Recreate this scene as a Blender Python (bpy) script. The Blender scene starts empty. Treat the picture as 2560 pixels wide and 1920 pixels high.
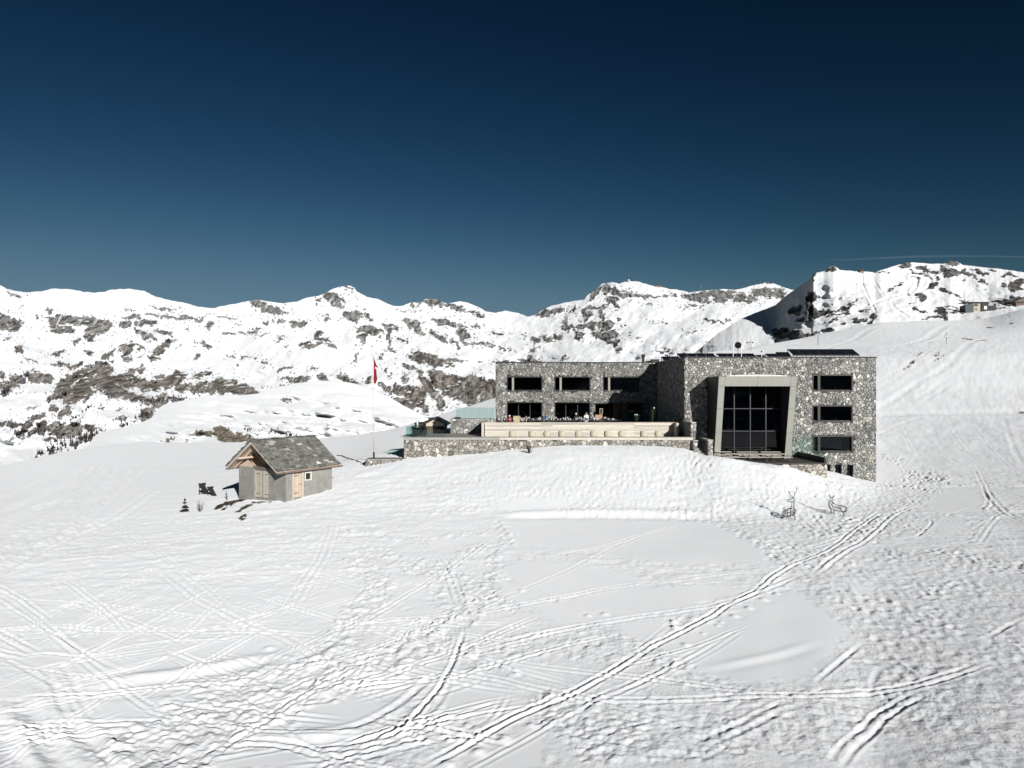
import bpy, math, random
import numpy as np
from mathutils import Vector, Matrix

random.seed(7); np.random.seed(7)
S = bpy.context.scene
COL = S.collection
R = math.radians

# ------------------------------------------------------------------ camera
F = 1776.0                       # focal length in photograph pixels (2560 wide)
HZ = 974.0                       # row of the level horizon in the photograph
cam_d = bpy.data.cameras.new('camera'); cam = bpy.data.objects.new('camera', cam_d)
COL.objects.link(cam); S.camera = cam
cam_d.sensor_width = 36.0; cam_d.lens = 36.0*F/2560.0
cam_d.shift_y = (HZ-960.0)/2560.0
cam_d.clip_start = 0.5; cam_d.clip_end = 30000
cam.location = (0, 0, 0); cam.rotation_euler = (R(90), 0, 0)

# ------------------------------------------------------------------ sun and sky
SUN_EL, SUN_AZ = 18.4, 24.0      # light travels away from the camera and to the left
LD = Vector((-math.sin(R(SUN_AZ))*math.cos(R(SUN_EL)), math.cos(R(SUN_AZ))*math.cos(R(SUN_EL)), -math.sin(R(SUN_EL))))
sun_d = bpy.data.lights.new('sun', 'SUN'); sun = bpy.data.objects.new('sun', sun_d); COL.objects.link(sun)
sun_d.energy = 5.0; sun_d.angle = R(0.5); sun_d.color = (1.0, 0.98, 0.955)
sun.rotation_euler = LD.to_track_quat('-Z', 'Y').to_euler()
sun.location = (60, -40, 60)
W = bpy.data.worlds.new('World'); S.world = W; W.use_nodes = True
wn = W.node_tree.nodes; wl = W.node_tree.links; wn.clear()
sky = wn.new('ShaderNodeTexSky'); sky.sky_type = 'NISHITA'; sky.sun_disc = False
sky.sun_elevation = R(SUN_EL)
sky.sun_rotation = R(180-SUN_AZ)
sky.altitude = 2400; sky.air_density = 1.0; sky.dust_density = 0.0; sky.ozone_density = 2.0
def vmath(op, v):
    q = wn.new('ShaderNodeVectorMath'); q.operation = op; q.inputs[1].default_value = v; return q
tint = vmath('MULTIPLY', (0.1, 0.1, 0.1)); power = vmath('MULTIPLY', (1, 1, 1))
sep = wn.new('ShaderNodeSeparateXYZ'); com = wn.new('ShaderNodeCombineXYZ')
# thin, very clear mountain air: the sky's own colour on a steeper scale, the same for the whole sky
CAP = (1.12, 2.1, 3.1)
bg = wn.new('ShaderNodeBackground'); bg.inputs[1].default_value = 0.1
wo = wn.new('ShaderNodeOutputWorld')
wl.new(sky.outputs[0], tint.inputs[0]); wl.new(tint.outputs[0], sep.inputs[0])
for k, (gain, gam) in enumerate(((28.0, 2.95), (9.0, 2.35), (4.9, 2.28))):
    pw_ = wn.new('ShaderNodeMath'); pw_.operation = 'POWER'; pw_.inputs[1].default_value = gam
    ml = wn.new('ShaderNodeMath'); ml.operation = 'MULTIPLY'; ml.inputs[1].default_value = gain/CAP[k]
    th_ = wn.new('ShaderNodeMath'); th_.operation = 'TANH'      # levels off softly towards the horizon
    mc = wn.new('ShaderNodeMath'); mc.operation = 'MULTIPLY'; mc.inputs[1].default_value = CAP[k]
    wl.new(sep.outputs[k], pw_.inputs[0]); wl.new(pw_.outputs[0], ml.inputs[0]); wl.new(ml.outputs[0], th_.inputs[0]); wl.new(th_.outputs[0], mc.inputs[0]); wl.new(mc.outputs[0], com.inputs[k])
wl.new(com.outputs[0], bg.inputs[0]); wl.new(bg.outputs[0], wo.inputs[0])

S.render.engine = 'CYCLES'
S.view_settings.view_transform = 'Standard'; S.view_settings.look = 'None'
S.view_settings.gamma = 1.0; S.view_settings.use_curve_mapping = False
S.view_settings.exposure = 0.05
S.cycles.max_bounces = 6; S.cycles.diffuse_bounces = 2; S.cycles.glossy_bounces = 3
S.cycles.transparent_max_bounces = 12

# ------------------------------------------------------------------ helpers
def P(px, py, Y):
    return Vector(((px-1280.0)/F*Y, Y, (HZ-py)/F*Y))

def tag(o, label=None, cat=None, group=None, kind=None):
    if label: o['label'] = label
    if cat: o['category'] = cat
    if group: o['group'] = group
    if kind: o['kind'] = kind
    return o

def thing(name, label, cat, loc=(0, 0, 0), rotz=0, group=None):
    o = bpy.data.objects.new(name, None); COL.objects.link(o)
    o.location = loc; o.rotation_euler = (0, 0, rotz); o.empty_display_size = 0.3
    return tag(o, label, cat, group)

def link(name, me, mat=None, parent=None, kind=None, label=None):
    o = bpy.data.objects.new(name, me); COL.objects.link(o)
    if mat is not None and not me.materials: me.materials.append(mat)
    if parent is not None: o.parent = parent
    if kind: o['kind'] = kind
    if label: o['label'] = label
    return o

def copy_tree(o, parent=None):
    c = o.copy(); COL.objects.link(c)
    if parent is not None: c.parent = parent
    for ch in [q for q in KIDS.get(o.name, [])]:
        n = copy_tree(ch, c); KIDS.setdefault(c.name, []).append(n)
    return c
KIDS = {}

class MB:
    """collects shapes, then links them as ONE mesh object. w=True: coordinates are world, parent offset is taken off"""
    def __init__(s): s.v = []; s.f = []; s.t = []
    def add(s, vs, fs, tint=0.5):
        b = len(s.v); s.v += [tuple(q) for q in vs]; s.f += [tuple(i+b for i in f) for f in fs]; s.t += [tint]*len(vs)
        return s
    def box(s, x0, x1, y0, y1, z0, z1, tint=0.5):
        return s.add([(x0,y0,z0),(x1,y0,z0),(x1,y1,z0),(x0,y1,z0),(x0,y0,z1),(x1,y0,z1),(x1,y1,z1),(x0,y1,z1)],
              [(0,3,2,1),(4,5,6,7),(0,1,5,4),(1,2,6,5),(2,3,7,6),(3,0,4,7)], tint)
    def obox(s, c, ax, ay, az, tint=0.5):
        c = Vector(c); ax = Vector(ax); ay = Vector(ay); az = Vector(az); vs = []
        for k in (-1, 1):
            for i, j in ((-1,-1),(1,-1),(1,1),(-1,1)): vs.append(c+ax*i+ay*j+az*k)
        return s.add(vs, [(0,3,2,1),(4,5,6,7),(0,1,5,4),(1,2,6,5),(2,3,7,6),(3,0,4,7)], tint)
    def prism(s, poly, d, tint=0.5):
        """poly: 3D loop, extruded by vector d"""
        n = len(poly); d = Vector(d); a = [Vector(p) for p in poly]
        return s.add(a+[p+d for p in a], [tuple(range(n-1,-1,-1)), tuple(range(n, 2*n))]+[(i,(i+1)%n,n+(i+1)%n,n+i) for i in range(n)], tint)
    def tube(s, pts, r, n=6, tint=0.5):
        pts = [Vector(p) for p in pts]; rr = r if hasattr(r, '__len__') else [r]*len(pts)
        vs = []; fs = []
        for i, p in enumerate(pts):
            t = (pts[min(i+1, len(pts)-1)]-pts[max(i-1, 0)])
            t = t.normalized() if t.length > 1e-9 else Vector((0,0,1))
            u = t.cross(Vector((0,0,1)))
            if u.length < 1e-3: u = t.cross(Vector((1,0,0)))
            u.normalize(); w = t.cross(u)
            for k in range(n):
                a = 2*math.pi*k/n; vs.append(p+(u*math.cos(a)+w*math.sin(a))*rr[i])
        for i in range(len(pts)-1):
            for k in range(n):
                fs.append((i*n+k, i*n+(k+1)%n, (i+1)*n+(k+1)%n, (i+1)*n+k))
        fs.append(tuple(range(n-1,-1,-1))); b = (len(pts)-1)*n; fs.append(tuple(range(b, b+n)))
        return s.add(vs, fs, tint)
    def lathe(s, c, prof, n=12, tint=0.5):
        c = Vector(c); vs = []; fs = []
        for r, z in prof:
            for k in range(n):
                a = 2*math.pi*k/n; vs.append(c+Vector((r*math.cos(a), r*math.sin(a), z)))
        for i in range(len(prof)-1):
            for k in range(n): fs.append((i*n+k, i*n+(k+1)%n, (i+1)*n+(k+1)%n, (i+1)*n+k))
        fs.append(tuple(range(n-1,-1,-1))); b = (len(prof)-1)*n; fs.append(tuple(range(b, b+n)))
        return s.add(vs, fs, tint)
    def build(s, name, mat, parent=None, w=True, smooth=False, kind=None, label=None, attr=True):
        me = bpy.data.meshes.new(name)
        off = Vector((0,0,0))
        if parent is not None and w:
            q = parent
            while q is not None: off = off+q.location; q = q.parent
        v = [(a-off.x, b-off.y, c-off.z) for a, b, c in s.v]
        me.from_pydata(v, [], s.f); me.update()
        if attr:
            at = me.attributes.new('tint', 'FLOAT', 'POINT'); at.data.foreach_set('value', np.array(s.t, dtype=np.float32))
        if smooth: me.polygons.foreach_set('use_smooth', [True]*len(me.polygons))
        o = link(name, me, mat, parent, kind, label)
        if parent is not None: KIDS.setdefault(parent.name, []).append(o)
        return o

# --- materials
def mat(name, col, rough=0.7, var=0.0, scale=4.0, metal=0.0, bump=0.0, bscale=20.0, spec=0.3, tintr=None, stretch=None, col2=None):
    col = tuple(min(.8, c*1.65) for c in col); col2 = tuple(min(.8, c*1.65) for c in col2) if col2 else None
    m = bpy.data.materials.new(name); m.use_nodes = True; nt = m.node_tree; n = nt.nodes; l = nt.links
    b = n['Principled BSDF']; b.inputs['Roughness'].default_value = rough; b.inputs['Metallic'].default_value = metal
    b.inputs['Specular IOR Level'].default_value = spec
    tc = n.new('ShaderNodeTexCoord'); mp = n.new('ShaderNodeMapping'); l.new(tc.outputs['Object'], mp.inputs[0])
    if stretch: mp.inputs['Scale'].default_value = stretch
    nz = n.new('ShaderNodeTexNoise'); nz.inputs['Scale'].default_value = scale; nz.inputs['Detail'].default_value = 6; l.new(mp.outputs[0], nz.inputs[0])
    c2 = col2 or tuple(c*(1-var) for c in col)
    rp = n.new('ShaderNodeValToRGB'); rp.color_ramp.elements[0].position = 0.3; rp.color_ramp.elements[1].position = 0.7
    rp.color_ramp.elements[0].color = (*c2, 1); rp.color_ramp.elements[1].color = (*[min(1, c*(1+var*0.6)) for c in col], 1)
    l.new(nz.outputs[0], rp.inputs[0])
    out = rp.outputs[0]
    if tintr:   # tint attribute picks between shades: list of (pos, colour factor)
        at = n.new('ShaderNodeAttribute'); at.attribute_name = 'tint'
        r2 = n.new('ShaderNodeValToRGB'); cr = r2.color_ramp
        cr.elements[0].position = tintr[0][0]; cr.elements[0].color = (*tintr[0][1], 1)
        cr.elements[1].position = tintr[-1][0]; cr.elements[1].color = (*tintr[-1][1], 1)
        for p, c in tintr[1:-1]:
            e = cr.elements.new(p); e.color = (*c, 1)
        l.new(at.outputs['Fac'], r2.inputs[0])
        mx = n.new('ShaderNodeMix'); mx.data_type = 'RGBA'; mx.blend_type = 'MULTIPLY'; mx.inputs[0].default_value = 1
        l.new(r2.outputs[0], mx.inputs[6]); l.new(rp.outputs[0], mx.inputs[7]); out = mx.outputs[2]
    l.new(out, b.inputs['Base Color'])
    if bump:
        n2 = n.new('ShaderNodeTexNoise'); n2.inputs['Scale'].default_value = bscale; n2.inputs['Detail'].default_value = 8; l.new(mp.outputs[0], n2.inputs[0])
        bp = n.new('ShaderNodeBump'); bp.inputs['Strength'].default_value = 1.0; bp.inputs['Distance'].default_value = bump
        l.new(n2.outputs[0], bp.inputs['Height']); l.new(bp.outputs[0], b.inputs['Normal'])
    return m

def glass_mat(name, tcol, gloss=0.12, rough=0.01, flat=False):
    m = bpy.data.materials.new(name); m.use_nodes = True; nt = m.node_tree; n = nt.nodes; l = nt.links; n.clear()
    t = n.new('ShaderNodeBsdfTransparent'); t.inputs[0].default_value = (*tcol, 1)
    g = n.new('ShaderNodeBsdfGlossy'); g.inputs['Roughness'].default_value = rough
    fr = n.new('ShaderNodeFresnel'); fr.inputs[0].default_value = 1.5
    ad = n.new('ShaderNodeMath'); ad.operation = 'ADD'; ad.inputs[1].default_value = gloss-0.04; l.new(fr.outputs[0], ad.inputs[0])
    if flat: fr.inputs[0].default_value = 1.0001; ad.inputs[1].default_value = gloss
    mx = n.new('ShaderNodeMixShader'); o = n.new('ShaderNodeOutputMaterial')
    l.new(ad.outputs[0], mx.inputs[0]); l.new(t.outputs[0], mx.inputs[1]); l.new(g.outputs[0], mx.inputs[2]); l.new(mx.outputs[0], o.inputs[0])
    return m

def terrain_mat(name, rockc, rockc2, rock_scale, bump, bscale, snow=(0.80,0.81,0.82), rbump=None, bump2=None, fine=None):
    """snow, with bare rock or soil where the 'rock' attribute of the terrain says so"""
    rockc = tuple(c*1.65 for c in rockc); rockc2 = tuple(c*1.65 for c in rockc2)
    m = bpy.data.materials.new(name); m.use_nodes = True; nt = m.node_tree; n = nt.nodes; l = nt.links
    b = n['Principled BSDF']; b.inputs['Roughness'].default_value = 0.9; b.inputs['Specular IOR Level'].default_value = 0.0
    b.inputs['Diffuse Roughness'].default_value = 0.35
    tc = n.new('ShaderNodeTexCoord')
    at = n.new('ShaderNodeAttribute'); at.attribute_name = 'rock'
    mp = n.new('ShaderNodeMapping'); mp.inputs['Scale'].default_value = (1.6, 0.3, 0.35); l.new(tc.outputs['Object'], mp.inputs[0])
    nz = n.new('ShaderNodeTexNoise'); nz.inputs['Scale'].default_value = rock_scale; nz.inputs['Detail'].default_value = 9; nz.inputs['Roughness'].default_value = 0.65
    l.new(mp.outputs[0], nz.inputs[0])
    rp = n.new('ShaderNodeValToRGB'); rp.color_ramp.elements[0].position = 0.42; rp.color_ramp.elements[1].position = 0.60
    rp.color_ramp.elements[0].color = (*rockc, 1); rp.color_ramp.elements[1].color = (*rockc2, 1); l.new(nz.outputs[0], rp.inputs[0])
    # second attribute: warmer or greyer rock
    at2 = n.new('ShaderNodeAttribute'); at2.attribute_name = 'warm'
    mw = n.new('ShaderNodeMix'); mw.data_type = 'RGBA'; mw.blend_type = 'MULTIPLY'; l.new(at2.outputs['Fac'], mw.inputs[0])
    l.new(rp.outputs[0], mw.inputs[6]); mw.inputs[7].default_value = (0.88, 0.79, 0.72, 1)
    ns = n.new('ShaderNodeTexNoise'); ns.inputs['Scale'].default_value = rock_scale*0.15; ns.inputs['Detail'].default_value = 4; l.new(tc.outputs['Object'], ns.inputs[0])
    rs = n.new('ShaderNodeValToRGB'); rs.color_ramp.elements[0].position = 0.3; rs.color_ramp.elements[1].position = 0.7
    rs.color_ramp.elements[0].color = (snow[0]*0.965, snow[1]*0.975, snow[2]*0.985, 1); rs.color_ramp.elements[1].color = (*snow, 1); l.new(ns.outputs[0], rs.inputs[0])
    mx = n.new('ShaderNodeMix'); mx.data_type = 'RGBA'; l.new(at.outputs['Fac'], mx.inputs[0])
    l.new(rs.outputs[0], mx.inputs[6]); l.new(mw.outputs[2], mx.inputs[7]); l.new(mx.outputs[2], b.inputs['Base Color'])
    nb = n.new('ShaderNodeTexNoise'); nb.inputs['Scale'].default_value = bscale; nb.inputs['Detail'].default_value = 8; nb.inputs['Roughness'].default_value = 0.6
    l.new(tc.outputs['Object'], nb.inputs[0])
    bp = n.new('ShaderNodeBump'); bp.inputs['Strength'].default_value = 1; bp.inputs['Distance'].default_value = bump; l.new(nb.outputs[0], bp.inputs['Height'])
    if fine:   # churned snow is crumbly, untouched snow is smooth
        ar_ = n.new('ShaderNodeAttribute'); ar_.attribute_name = 'churned'; l.new(ar_.outputs['Fac'], bp.inputs['Strength'])
        nf = n.new('ShaderNodeTexNoise'); nf.inputs['Scale'].default_value = fine[0]; nf.inputs['Detail'].default_value = 10; nf.inputs['Roughness'].default_value = 0.7
        l.new(tc.outputs['Object'], nf.inputs[0]); bf = n.new('ShaderNodeBump'); bf.inputs['Distance'].default_value = fine[1]
        l.new(ar_.outputs['Fac'], bf.inputs['Strength']); l.new(nf.outputs[0], bf.inputs['Height']); l.new(bp.outputs[0], bf.inputs['Normal']); bp = bf
    bp2 = n.new('ShaderNodeBump'); bp2.inputs['Distance'].default_value = rbump if rbump else bump*6; l.new(nz.outputs[0], bp2.inputs['Height'])
    l.new(at.outputs['Fac'], bp2.inputs['Strength']); l.new(bp.outputs[0], bp2.inputs['Normal']); l.new(bp2.outputs[0], b.inputs['Normal'])
    return m

# --- noise on numpy arrays
def _h(ix, iy, s):
    h = (ix.astype(np.int64)*374761393 + iy.astype(np.int64)*668265263 + s*1274126177) & 0xffffffff
    h = ((h ^ (h >> 13))*1274126177) & 0xffffffff
    h = ((h ^ (h >> 16))*2246822519) & 0xffffffff
    return ((h ^ (h >> 15)) & 0xffffff)/float(0xffffff)
def vn(x, y, s=0):
    x0 = np.floor(x); y0 = np.floor(y); fx = x-x0; fy = y-y0
    fx = fx*fx*(3-2*fx); fy = fy*fy*(3-2*fy)
    a = _h(x0, y0, s); b = _h(x0+1, y0, s); c = _h(x0, y0+1, s); d = _h(x0+1, y0+1, s)
    return (a+(b-a)*fx)*(1-fy)+(c+(d-c)*fx)*fy*1.0
def fbm(x, y, s=0, o=4, g=0.5):
    r = 0; a = 1; t = 0
    for i in range(o):
        cs, sn = math.cos(0.6*i+0.3), math.sin(0.6*i+0.3)
        r = r+a*(vn((x*cs-y*sn)*2**i+17.3*i, (x*sn+y*cs)*2**i-9.1*i, s+i)*2-1); t += a; a *= g
    return r/t
def sstep(a, b, x):
    t = np.clip((x-a)/(b-a), 0, 1); return t*t*(3-2*t)

def grid_mesh(name, X, Y, Z, attrs, mat_, kind='structure', flip=False, label=None):
    nr, nc = X.shape
    me = bpy.data.meshes.new(name)
    co = np.empty((nr*nc, 3), dtype=np.float32); co[:,0] = X.ravel(); co[:,1] = Y.ravel(); co[:,2] = Z.ravel()
    idx = np.arange(nr*nc).reshape(nr, nc)
    a = idx[:-1,:-1].ravel(); b = idx[:-1,1:].ravel(); c = idx[1:,1:].ravel(); d = idx[1:,:-1].ravel()
    q = np.stack([a,b,c,d] if not flip else [a,d,c,b], 1).astype(np.int32)
    me.vertices.add(len(co)); me.vertices.foreach_set('co', co.ravel())
    me.loops.add(q.size); me.loops.foreach_set('vertex_index', q.ravel())
    me.polygons.add(len(q)); me.polygons.foreach_set('loop_start', np.arange(0, q.size, 4, dtype=np.int32))
    me.polygons.foreach_set('use_smooth', np.ones(len(q), dtype=bool))
    me.update(calc_edges=True)
    for k, v in attrs.items():
        at = me.attributes.new(k, 'FLOAT', 'POINT'); at.data.foreach_set('value', v.astype(np.float32).ravel())
    o = link(name, me, mat_, None, kind)
    if label: o['label'] = label
    return o

# ================================================================== TERRAIN
def Zp(py, Y): return (HZ-py)/F*Y
SK = (12, -10.9)
GT = {   # photograph column -> (distance, height) knots of the snow surface, eye level = 0
-600: [(12,-10.6),(40,-10.4),(60,-12.5),(100,-17),(150,-21),(200,-32),(400,-90),(700,-150)],
0:    [(12,-11),(25,-10.1),(40,-9.8),(60,-11),(80,-12.4),(100,-13.6),(150,Zp(1165,150)),(190,-23),(400,-90),(700,-150)],
150:  [(12,-11),(25,-10.1),(40,-9.6),(60,-10.3),(80,-11.3),(100,-12.0),(150,Zp(1129,150)),(195,-20),(400,-90),(700,-150)],
300:  [(12,-11),(25,-10),(40,-9.6),(60,-9.8),(80,-10.4),(100,-11),(130,-11.4),(160,Zp(1106,160)),(200,-18),(400,-85),(700,-150)],
600:  [(12,-10.8),(40,-9.5),(54,-9.15),(64,-9.2),(80,-9.7),(100,-10.4),(130,-11.2),(160,Zp(1104,160)),(200,-17),(400,-80),(700,-150)],
760:  [(12,-10.8),(40,-9.5),(54,-9.05),(60,-8.65),(70,-8.2),(85,-8.9),(100,-9.6),(130,-10.5),(165,Zp(1101,165)),(205,-16),(400,-80),(700,-150)],
870:  [(12,-10.8),(40,-9.5),(53,-9.05),(60,-8.35),(69,-7.6),(74,-7.5),(85,-8.4),(100,-9.1),(130,-10.0),(170,Zp(1089,170)),(210,-15),(400,-75),(700,-150)],
960:  [(12,-10.8),(40,-9.5),(52,-9.05),(60,-8.2),(66,-7.45),(69,-7.1),(74,-6.8),(90,-7.6),(110,-8.2),(140,-8.9),(172,Zp(1076,172)),(212,-14),(400,-75),(700,-150)],
1010: [(12,-10.8),(40,-9.5),(52,-9.0),(60,-8.1),(67,-7.05),(69.5,-6.7),(74,-6.6),(90,-7.2),(110,-7.6),(140,-8.1),(175,Zp(1064,175)),(215,-13),(400,-70),(700,-150)],
1120: [(12,-10.8),(40,-9.5),(52,-9.0),(60,-7.9),(66,-6.9),(69.5,-6.55),(74,-6.2),(90,-7.0),(115,-7.4),(145,-6.6),(180,Zp(1029,180)),(220,-9),(400,-60),(700,-150)],
1236: [(12,-10.8),(40,-9.5),(52,-9.1),(60,-7.6),(66,-6.5),(69.5,-6.1),(90,-6),(130,-5.0),(190,Zp(993,190)),(235,-4),(400,-40),(700,-140)],
1400: [(12,-10.8),(40,-9.5),(52,-9.2),(60,-7.3),(66,-5.85),(69.5,-5.45),(90,-5.5),(130,-3),(200,2.5),(240,4),(300,2),(400,-30),(700,-130)],
1600: [(12,-10.8),(40,-9.5),(52,-9.3),(60,-7.3),(66,-5.8),(69.5,-5.45),(90,-5.5),(130,-2),(200,6),(260,Zp(896,260)),(310,12),(400,-10),(700,-100)],
1720: [(12,-10.8),(40,-9.5),(52,-9.4),(60,-7.6),(66,-6.0),(69.5,-5.7),(74,-6),(90,-5.5),(130,-2),(200,6),(290,Zp(885,290)),(350,14),(450,0),(700,-80)],
1800: [(12,-10.8),(40,-9.55),(52,-9.4),(58,-7.9),(64,-6.15),(66,-5.95),(68.3,-7.2),(74,-7.5),(90,-6),(130,-2),(200,6),(310,Zp(874,310)),(370,16),(480,4),(700,-60)],
1900: [(12,-10.8),(40,-9.55),(52,-9.4),(58,-8.25),(64,-6.85),(66,-6.75),(68.3,-7.4),(74,-7.6),(90,-6),(130,-3),(200,4),(250,9.8),(350,Zp(859,350)),(420,21),(500,5),(700,-40)],
1960: [(12,-10.8),(40,-9.6),(52,-9.5),(58,-8.6),(64,-7.15),(66,-6.85),(68.3,-7.4),(74,-7.8),(90,-7),(130,-4),(200,3),(250,10.5),(370,Zp(850,370)),(440,24),(520,5),(700,-30)],
2067: [(12,-10.8),(40,-9.6),(52,-9.6),(60,-9.3),(66,-8.55),(70,-8.25),(74,-8.5),(90,-8.5),(130,-6),(200,1),(250,10.5),(390,Zp(830,390)),(460,29),(560,8),(700,-20)],
2190: [(12,-10.8),(20,-10.6),(40,-9.7),(52,-9.7),(60,-9.8),(70,-9.8),(74.3,-9.75),(90,-9.7),(110,-9.35),(140,-7.9),(170,-5.8),(200,0),(245,11.6),(300,20),(430,Zp(803,430)),(500,38),(600,15),(700,0)],
2300: [(12,-10.8),(20,-10.5),(40,-9.7),(52,-9.7),(74,-10.1),(90,-10.2),(110,-9.8),(140,-8.2),(170,-5.9),(200,0),(245,12.2),(300,21.0),(450,Zp(799,450)),(520,42),(620,20),(700,5)],
2470: [(12,-10.8),(20,-10.4),(40,-9.7),(52,-9.7),(74,-10.2),(90,-10.3),(110,-9.8),(140,-8.2),(170,-5.9),(200,0),(245,12.6),(300,21.8),(480,Zp(796,480)),(560,46),(700,20)],
2560: [(12,-10.8),(20,-10.4),(40,-9.7),(52,-9.7),(74,-10.2),(90,-10.3),(110,-9.8),(140,-8.2),(170,-5.9),(200,0),(245,12.8),(300,22.2),(480,Zp(768,480)),(560,56),(700,40)],
3100: [(12,-10.8),(20,-10.2),(40,-9.4),(52,-9.4),(74,-9.9),(90,-10),(110,-9.4),(140,-7.6),(170,-5),(200,1),(245,14),(300,24),(480,70),(560,72),(700,60)],
}
TX = np.arange(-600, 3101, 10.0)
TW = np.linspace(math.log(12), math.log(700), 420)
_cols = sorted(GT)
_tab = np.array([np.interp(np.exp(TW), [a for a, b in GT[c]], [b for a, b in GT[c]])/np.exp(TW) for c in _cols])   # slopes z/y
_T = np.array([np.interp(TX, _cols, _tab[:, j]) for j in range(len(TW))])       # [w, x]
def gblur(a, s, ax):
    k = np.arange(-int(3*s)-1, int(3*s)+2); g = np.exp(-k*k/(2.0*s*s)); g /= g.sum()
    pad = [(0,0)]*a.ndim; pad[ax] = (len(k)//2, len(k)//2)
    b = np.pad(a, pad, mode='reflect', reflect_type='odd')
    return np.apply_along_axis(lambda m: np.convolve(m, g, 'valid'), ax, b)
_T = gblur(gblur(_T, 1.6, 0), 2.2, 1)
def gslope(px, Y):
    px = np.clip(np.asarray(px, float), TX[0], TX[-1]-1e-3); w = np.clip(np.log(Y), TW[0], TW[-1]-1e-6)
    i = (px-TX[0])/10.0; j = (w-TW[0])/(TW[1]-TW[0]); i0 = np.clip(i.astype(int), 0, len(TX)-2); j0 = np.clip(np.asarray(j).astype(int), 0, len(TW)-2)
    fi = i-i0; fj = j-j0
    return (_T[j0,i0]*(1-fi)+_T[j0,i0+1]*fi)*(1-fj)+(_T[j0+1,i0]*(1-fi)+_T[j0+1,i0+1]*fi)*fj
def gz(X, Y):
    """height of the snow at a place"""
    X = np.asarray(X, float); Y = np.asarray(Y, float)
    return gslope(1280+X/Y*F, Y)*Y
_yy = np.exp(np.linspace(math.log(13), math.log(520), 1200))
def ground_at(px, py):
    """place on the snow seen at a photograph point"""
    s = HZ-gslope(np.full_like(_yy, px), _yy)*F
    k = np.where(s <= py)[0]; Y = _yy[k[0]] if len(k) else 500.0
    return Vector(((px-1280)/F*Y, Y, float(gslope(np.array([px]), np.array([Y]))[0])*Y))

def inpoly(px, py, poly):
    r = np.zeros(px.shape, bool); n = len(poly)
    for i in range(n):
        x1, y1 = poly[i]; x2, y2 = poly[(i+1) % n]
        if y1 == y2: continue
        c = ((y1 > py) != (y2 > py)) & (px < (x2-x1)*(py-y1)/(y2-y1)+x1); r ^= c
    return r

# rows of constant distance; denser near the viewer
_a = 974+17760/np.array([14.5, 104.0]); NR1 = 640
rowsY = 17760/(np.linspace(_a[0], _a[1], NR1)-974)
rowsY = np.concatenate([rowsY, np.exp(np.linspace(math.log(105.2), math.log(660), 170))])
colsP = np.linspace(-260, 2840, 1000)
GP, GY = np.meshgrid(colsP, rowsY)
GX = (GP-1280)/F*GY
GS = gslope(GP, GY); GZ = GS*GY; GPY = HZ-GS*F
D = np.zeros_like(GZ)
def z(o, pts):   # points read off three enlarged crops of the photograph
    ox = {2: 0, 3: 800, 4: 1660}[o]
    return [(ox+a/2.304, 1200+b/2.304) for a, b in pts]

wx = fbm(GX*0.8, GY*0.8, 3, 3)*14; wy = fbm(GX*0.8+50, GY*0.8, 4, 3)*9
SM = [z(3,[(1090,240),(2074,240),(2260,250),(2440,350),(2600,450),(2350,490),(2074,480),(1400,400),(1080,350)]),
 z(3,[(1040,500),(1400,470),(1760,540),(1900,585),(1500,640),(1150,700),(1040,620)]),
 z(3,[(1250,735),(1650,650),(1850,620),(2300,610),(2500,620),(2074,740),(1600,800),(1400,830)]),
 z(4,[(-60,980),(350,780),(600,670),(740,620),(850,720),(1060,870),(980,960),(870,1080),(740,1190),(400,1170),(150,1090)]),
 z(2,[(430,1180),(450,1060),(900,985),(1500,900),(1690,960),(1400,1020),(700,1130)]),
 z(2,[(380,1300),(1100,1240),(940,1370),(560,1370)]),
 z(2,[(1450,1430),(1520,1340),(1780,1280),(2074,1230),(2200,1290),(2200,1360),(1950,1440)]),
 z(2,[(1120,1659),(1400,1565),(1700,1580),(1850,1659)]),
 z(3,[(720,1190),(800,1170),(1050,1210),(1250,1290),(1050,1370),(760,1480),(620,1430),(660,1300)]),
 z(3,[(850,1590),(1000,1510),(1310,1400),(1290,1659),(850,1700)]),
 z(3,[(1460,1290),(1640,1330),(1800,1540),(1680,1570),(1560,1440)]),
 z(3,[(1730,1310),(2074,1300),(2150,1350),(2150,1420),(1900,1530)]),
 z(2,[(220,780),(280,720),(500,630),(620,620),(560,660),(300,760)]),
 z(2,[(1770,720),(1900,640),(2074,580),(2300,620),(2200,720),(1990,800)]),
 z(3,[(400,600),(600,540),(690,600),(650,700),(480,660)]),
 z(3,[(420,840),(700,800),(560,880)]), z(3,[(960,800),(1180,790),(1250,860),(1100,880)]),
 z(3,[(1090,1050),(1350,1060),(1430,1180),(1150,1130)]),
 z(3,[(1030,120),(1400,100),(1400,180),(1030,180)]),
 z(3,[(560,330),(760,300),(980,300),(960,340),(720,400)]), z(2,[(840,540),(920,520),(900,560)]),
 z(2,[(640,760),(1000,620),(900,720),(700,790)]), z(2,[(1000,730),(1250,770),(1160,830),(1020,820)]),
 z(2,[(1190,680),(1500,760),(1320,780)]), z(3,[(1700,830),(2040,800),(1950,900),(1830,940)]),
 z(4,[(1500,110),(1700,55),(1860,110),(1830,190),(1600,185)]), z(4,[(1490,30),(2074,60),(2074,130),(1900,90),(1700,30)]),
 z(4,[(1400,250),(1750,210),(1740,300),(1500,275)]), z(4,[(1100,620),(1220,640),(1200,670),(1120,660)]),
 z(3,[(1450,900),(1640,900),(1620,960)])]
smooth = np.zeros(GP.shape)
near = (GY < 105)
for po in SM: smooth[inpoly(GP+wx*0.6, GPY+wy*0.6, po) & near] = 1
smooth = gblur(gblur(smooth, 1.2, 0), 1.0, 1)
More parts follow.
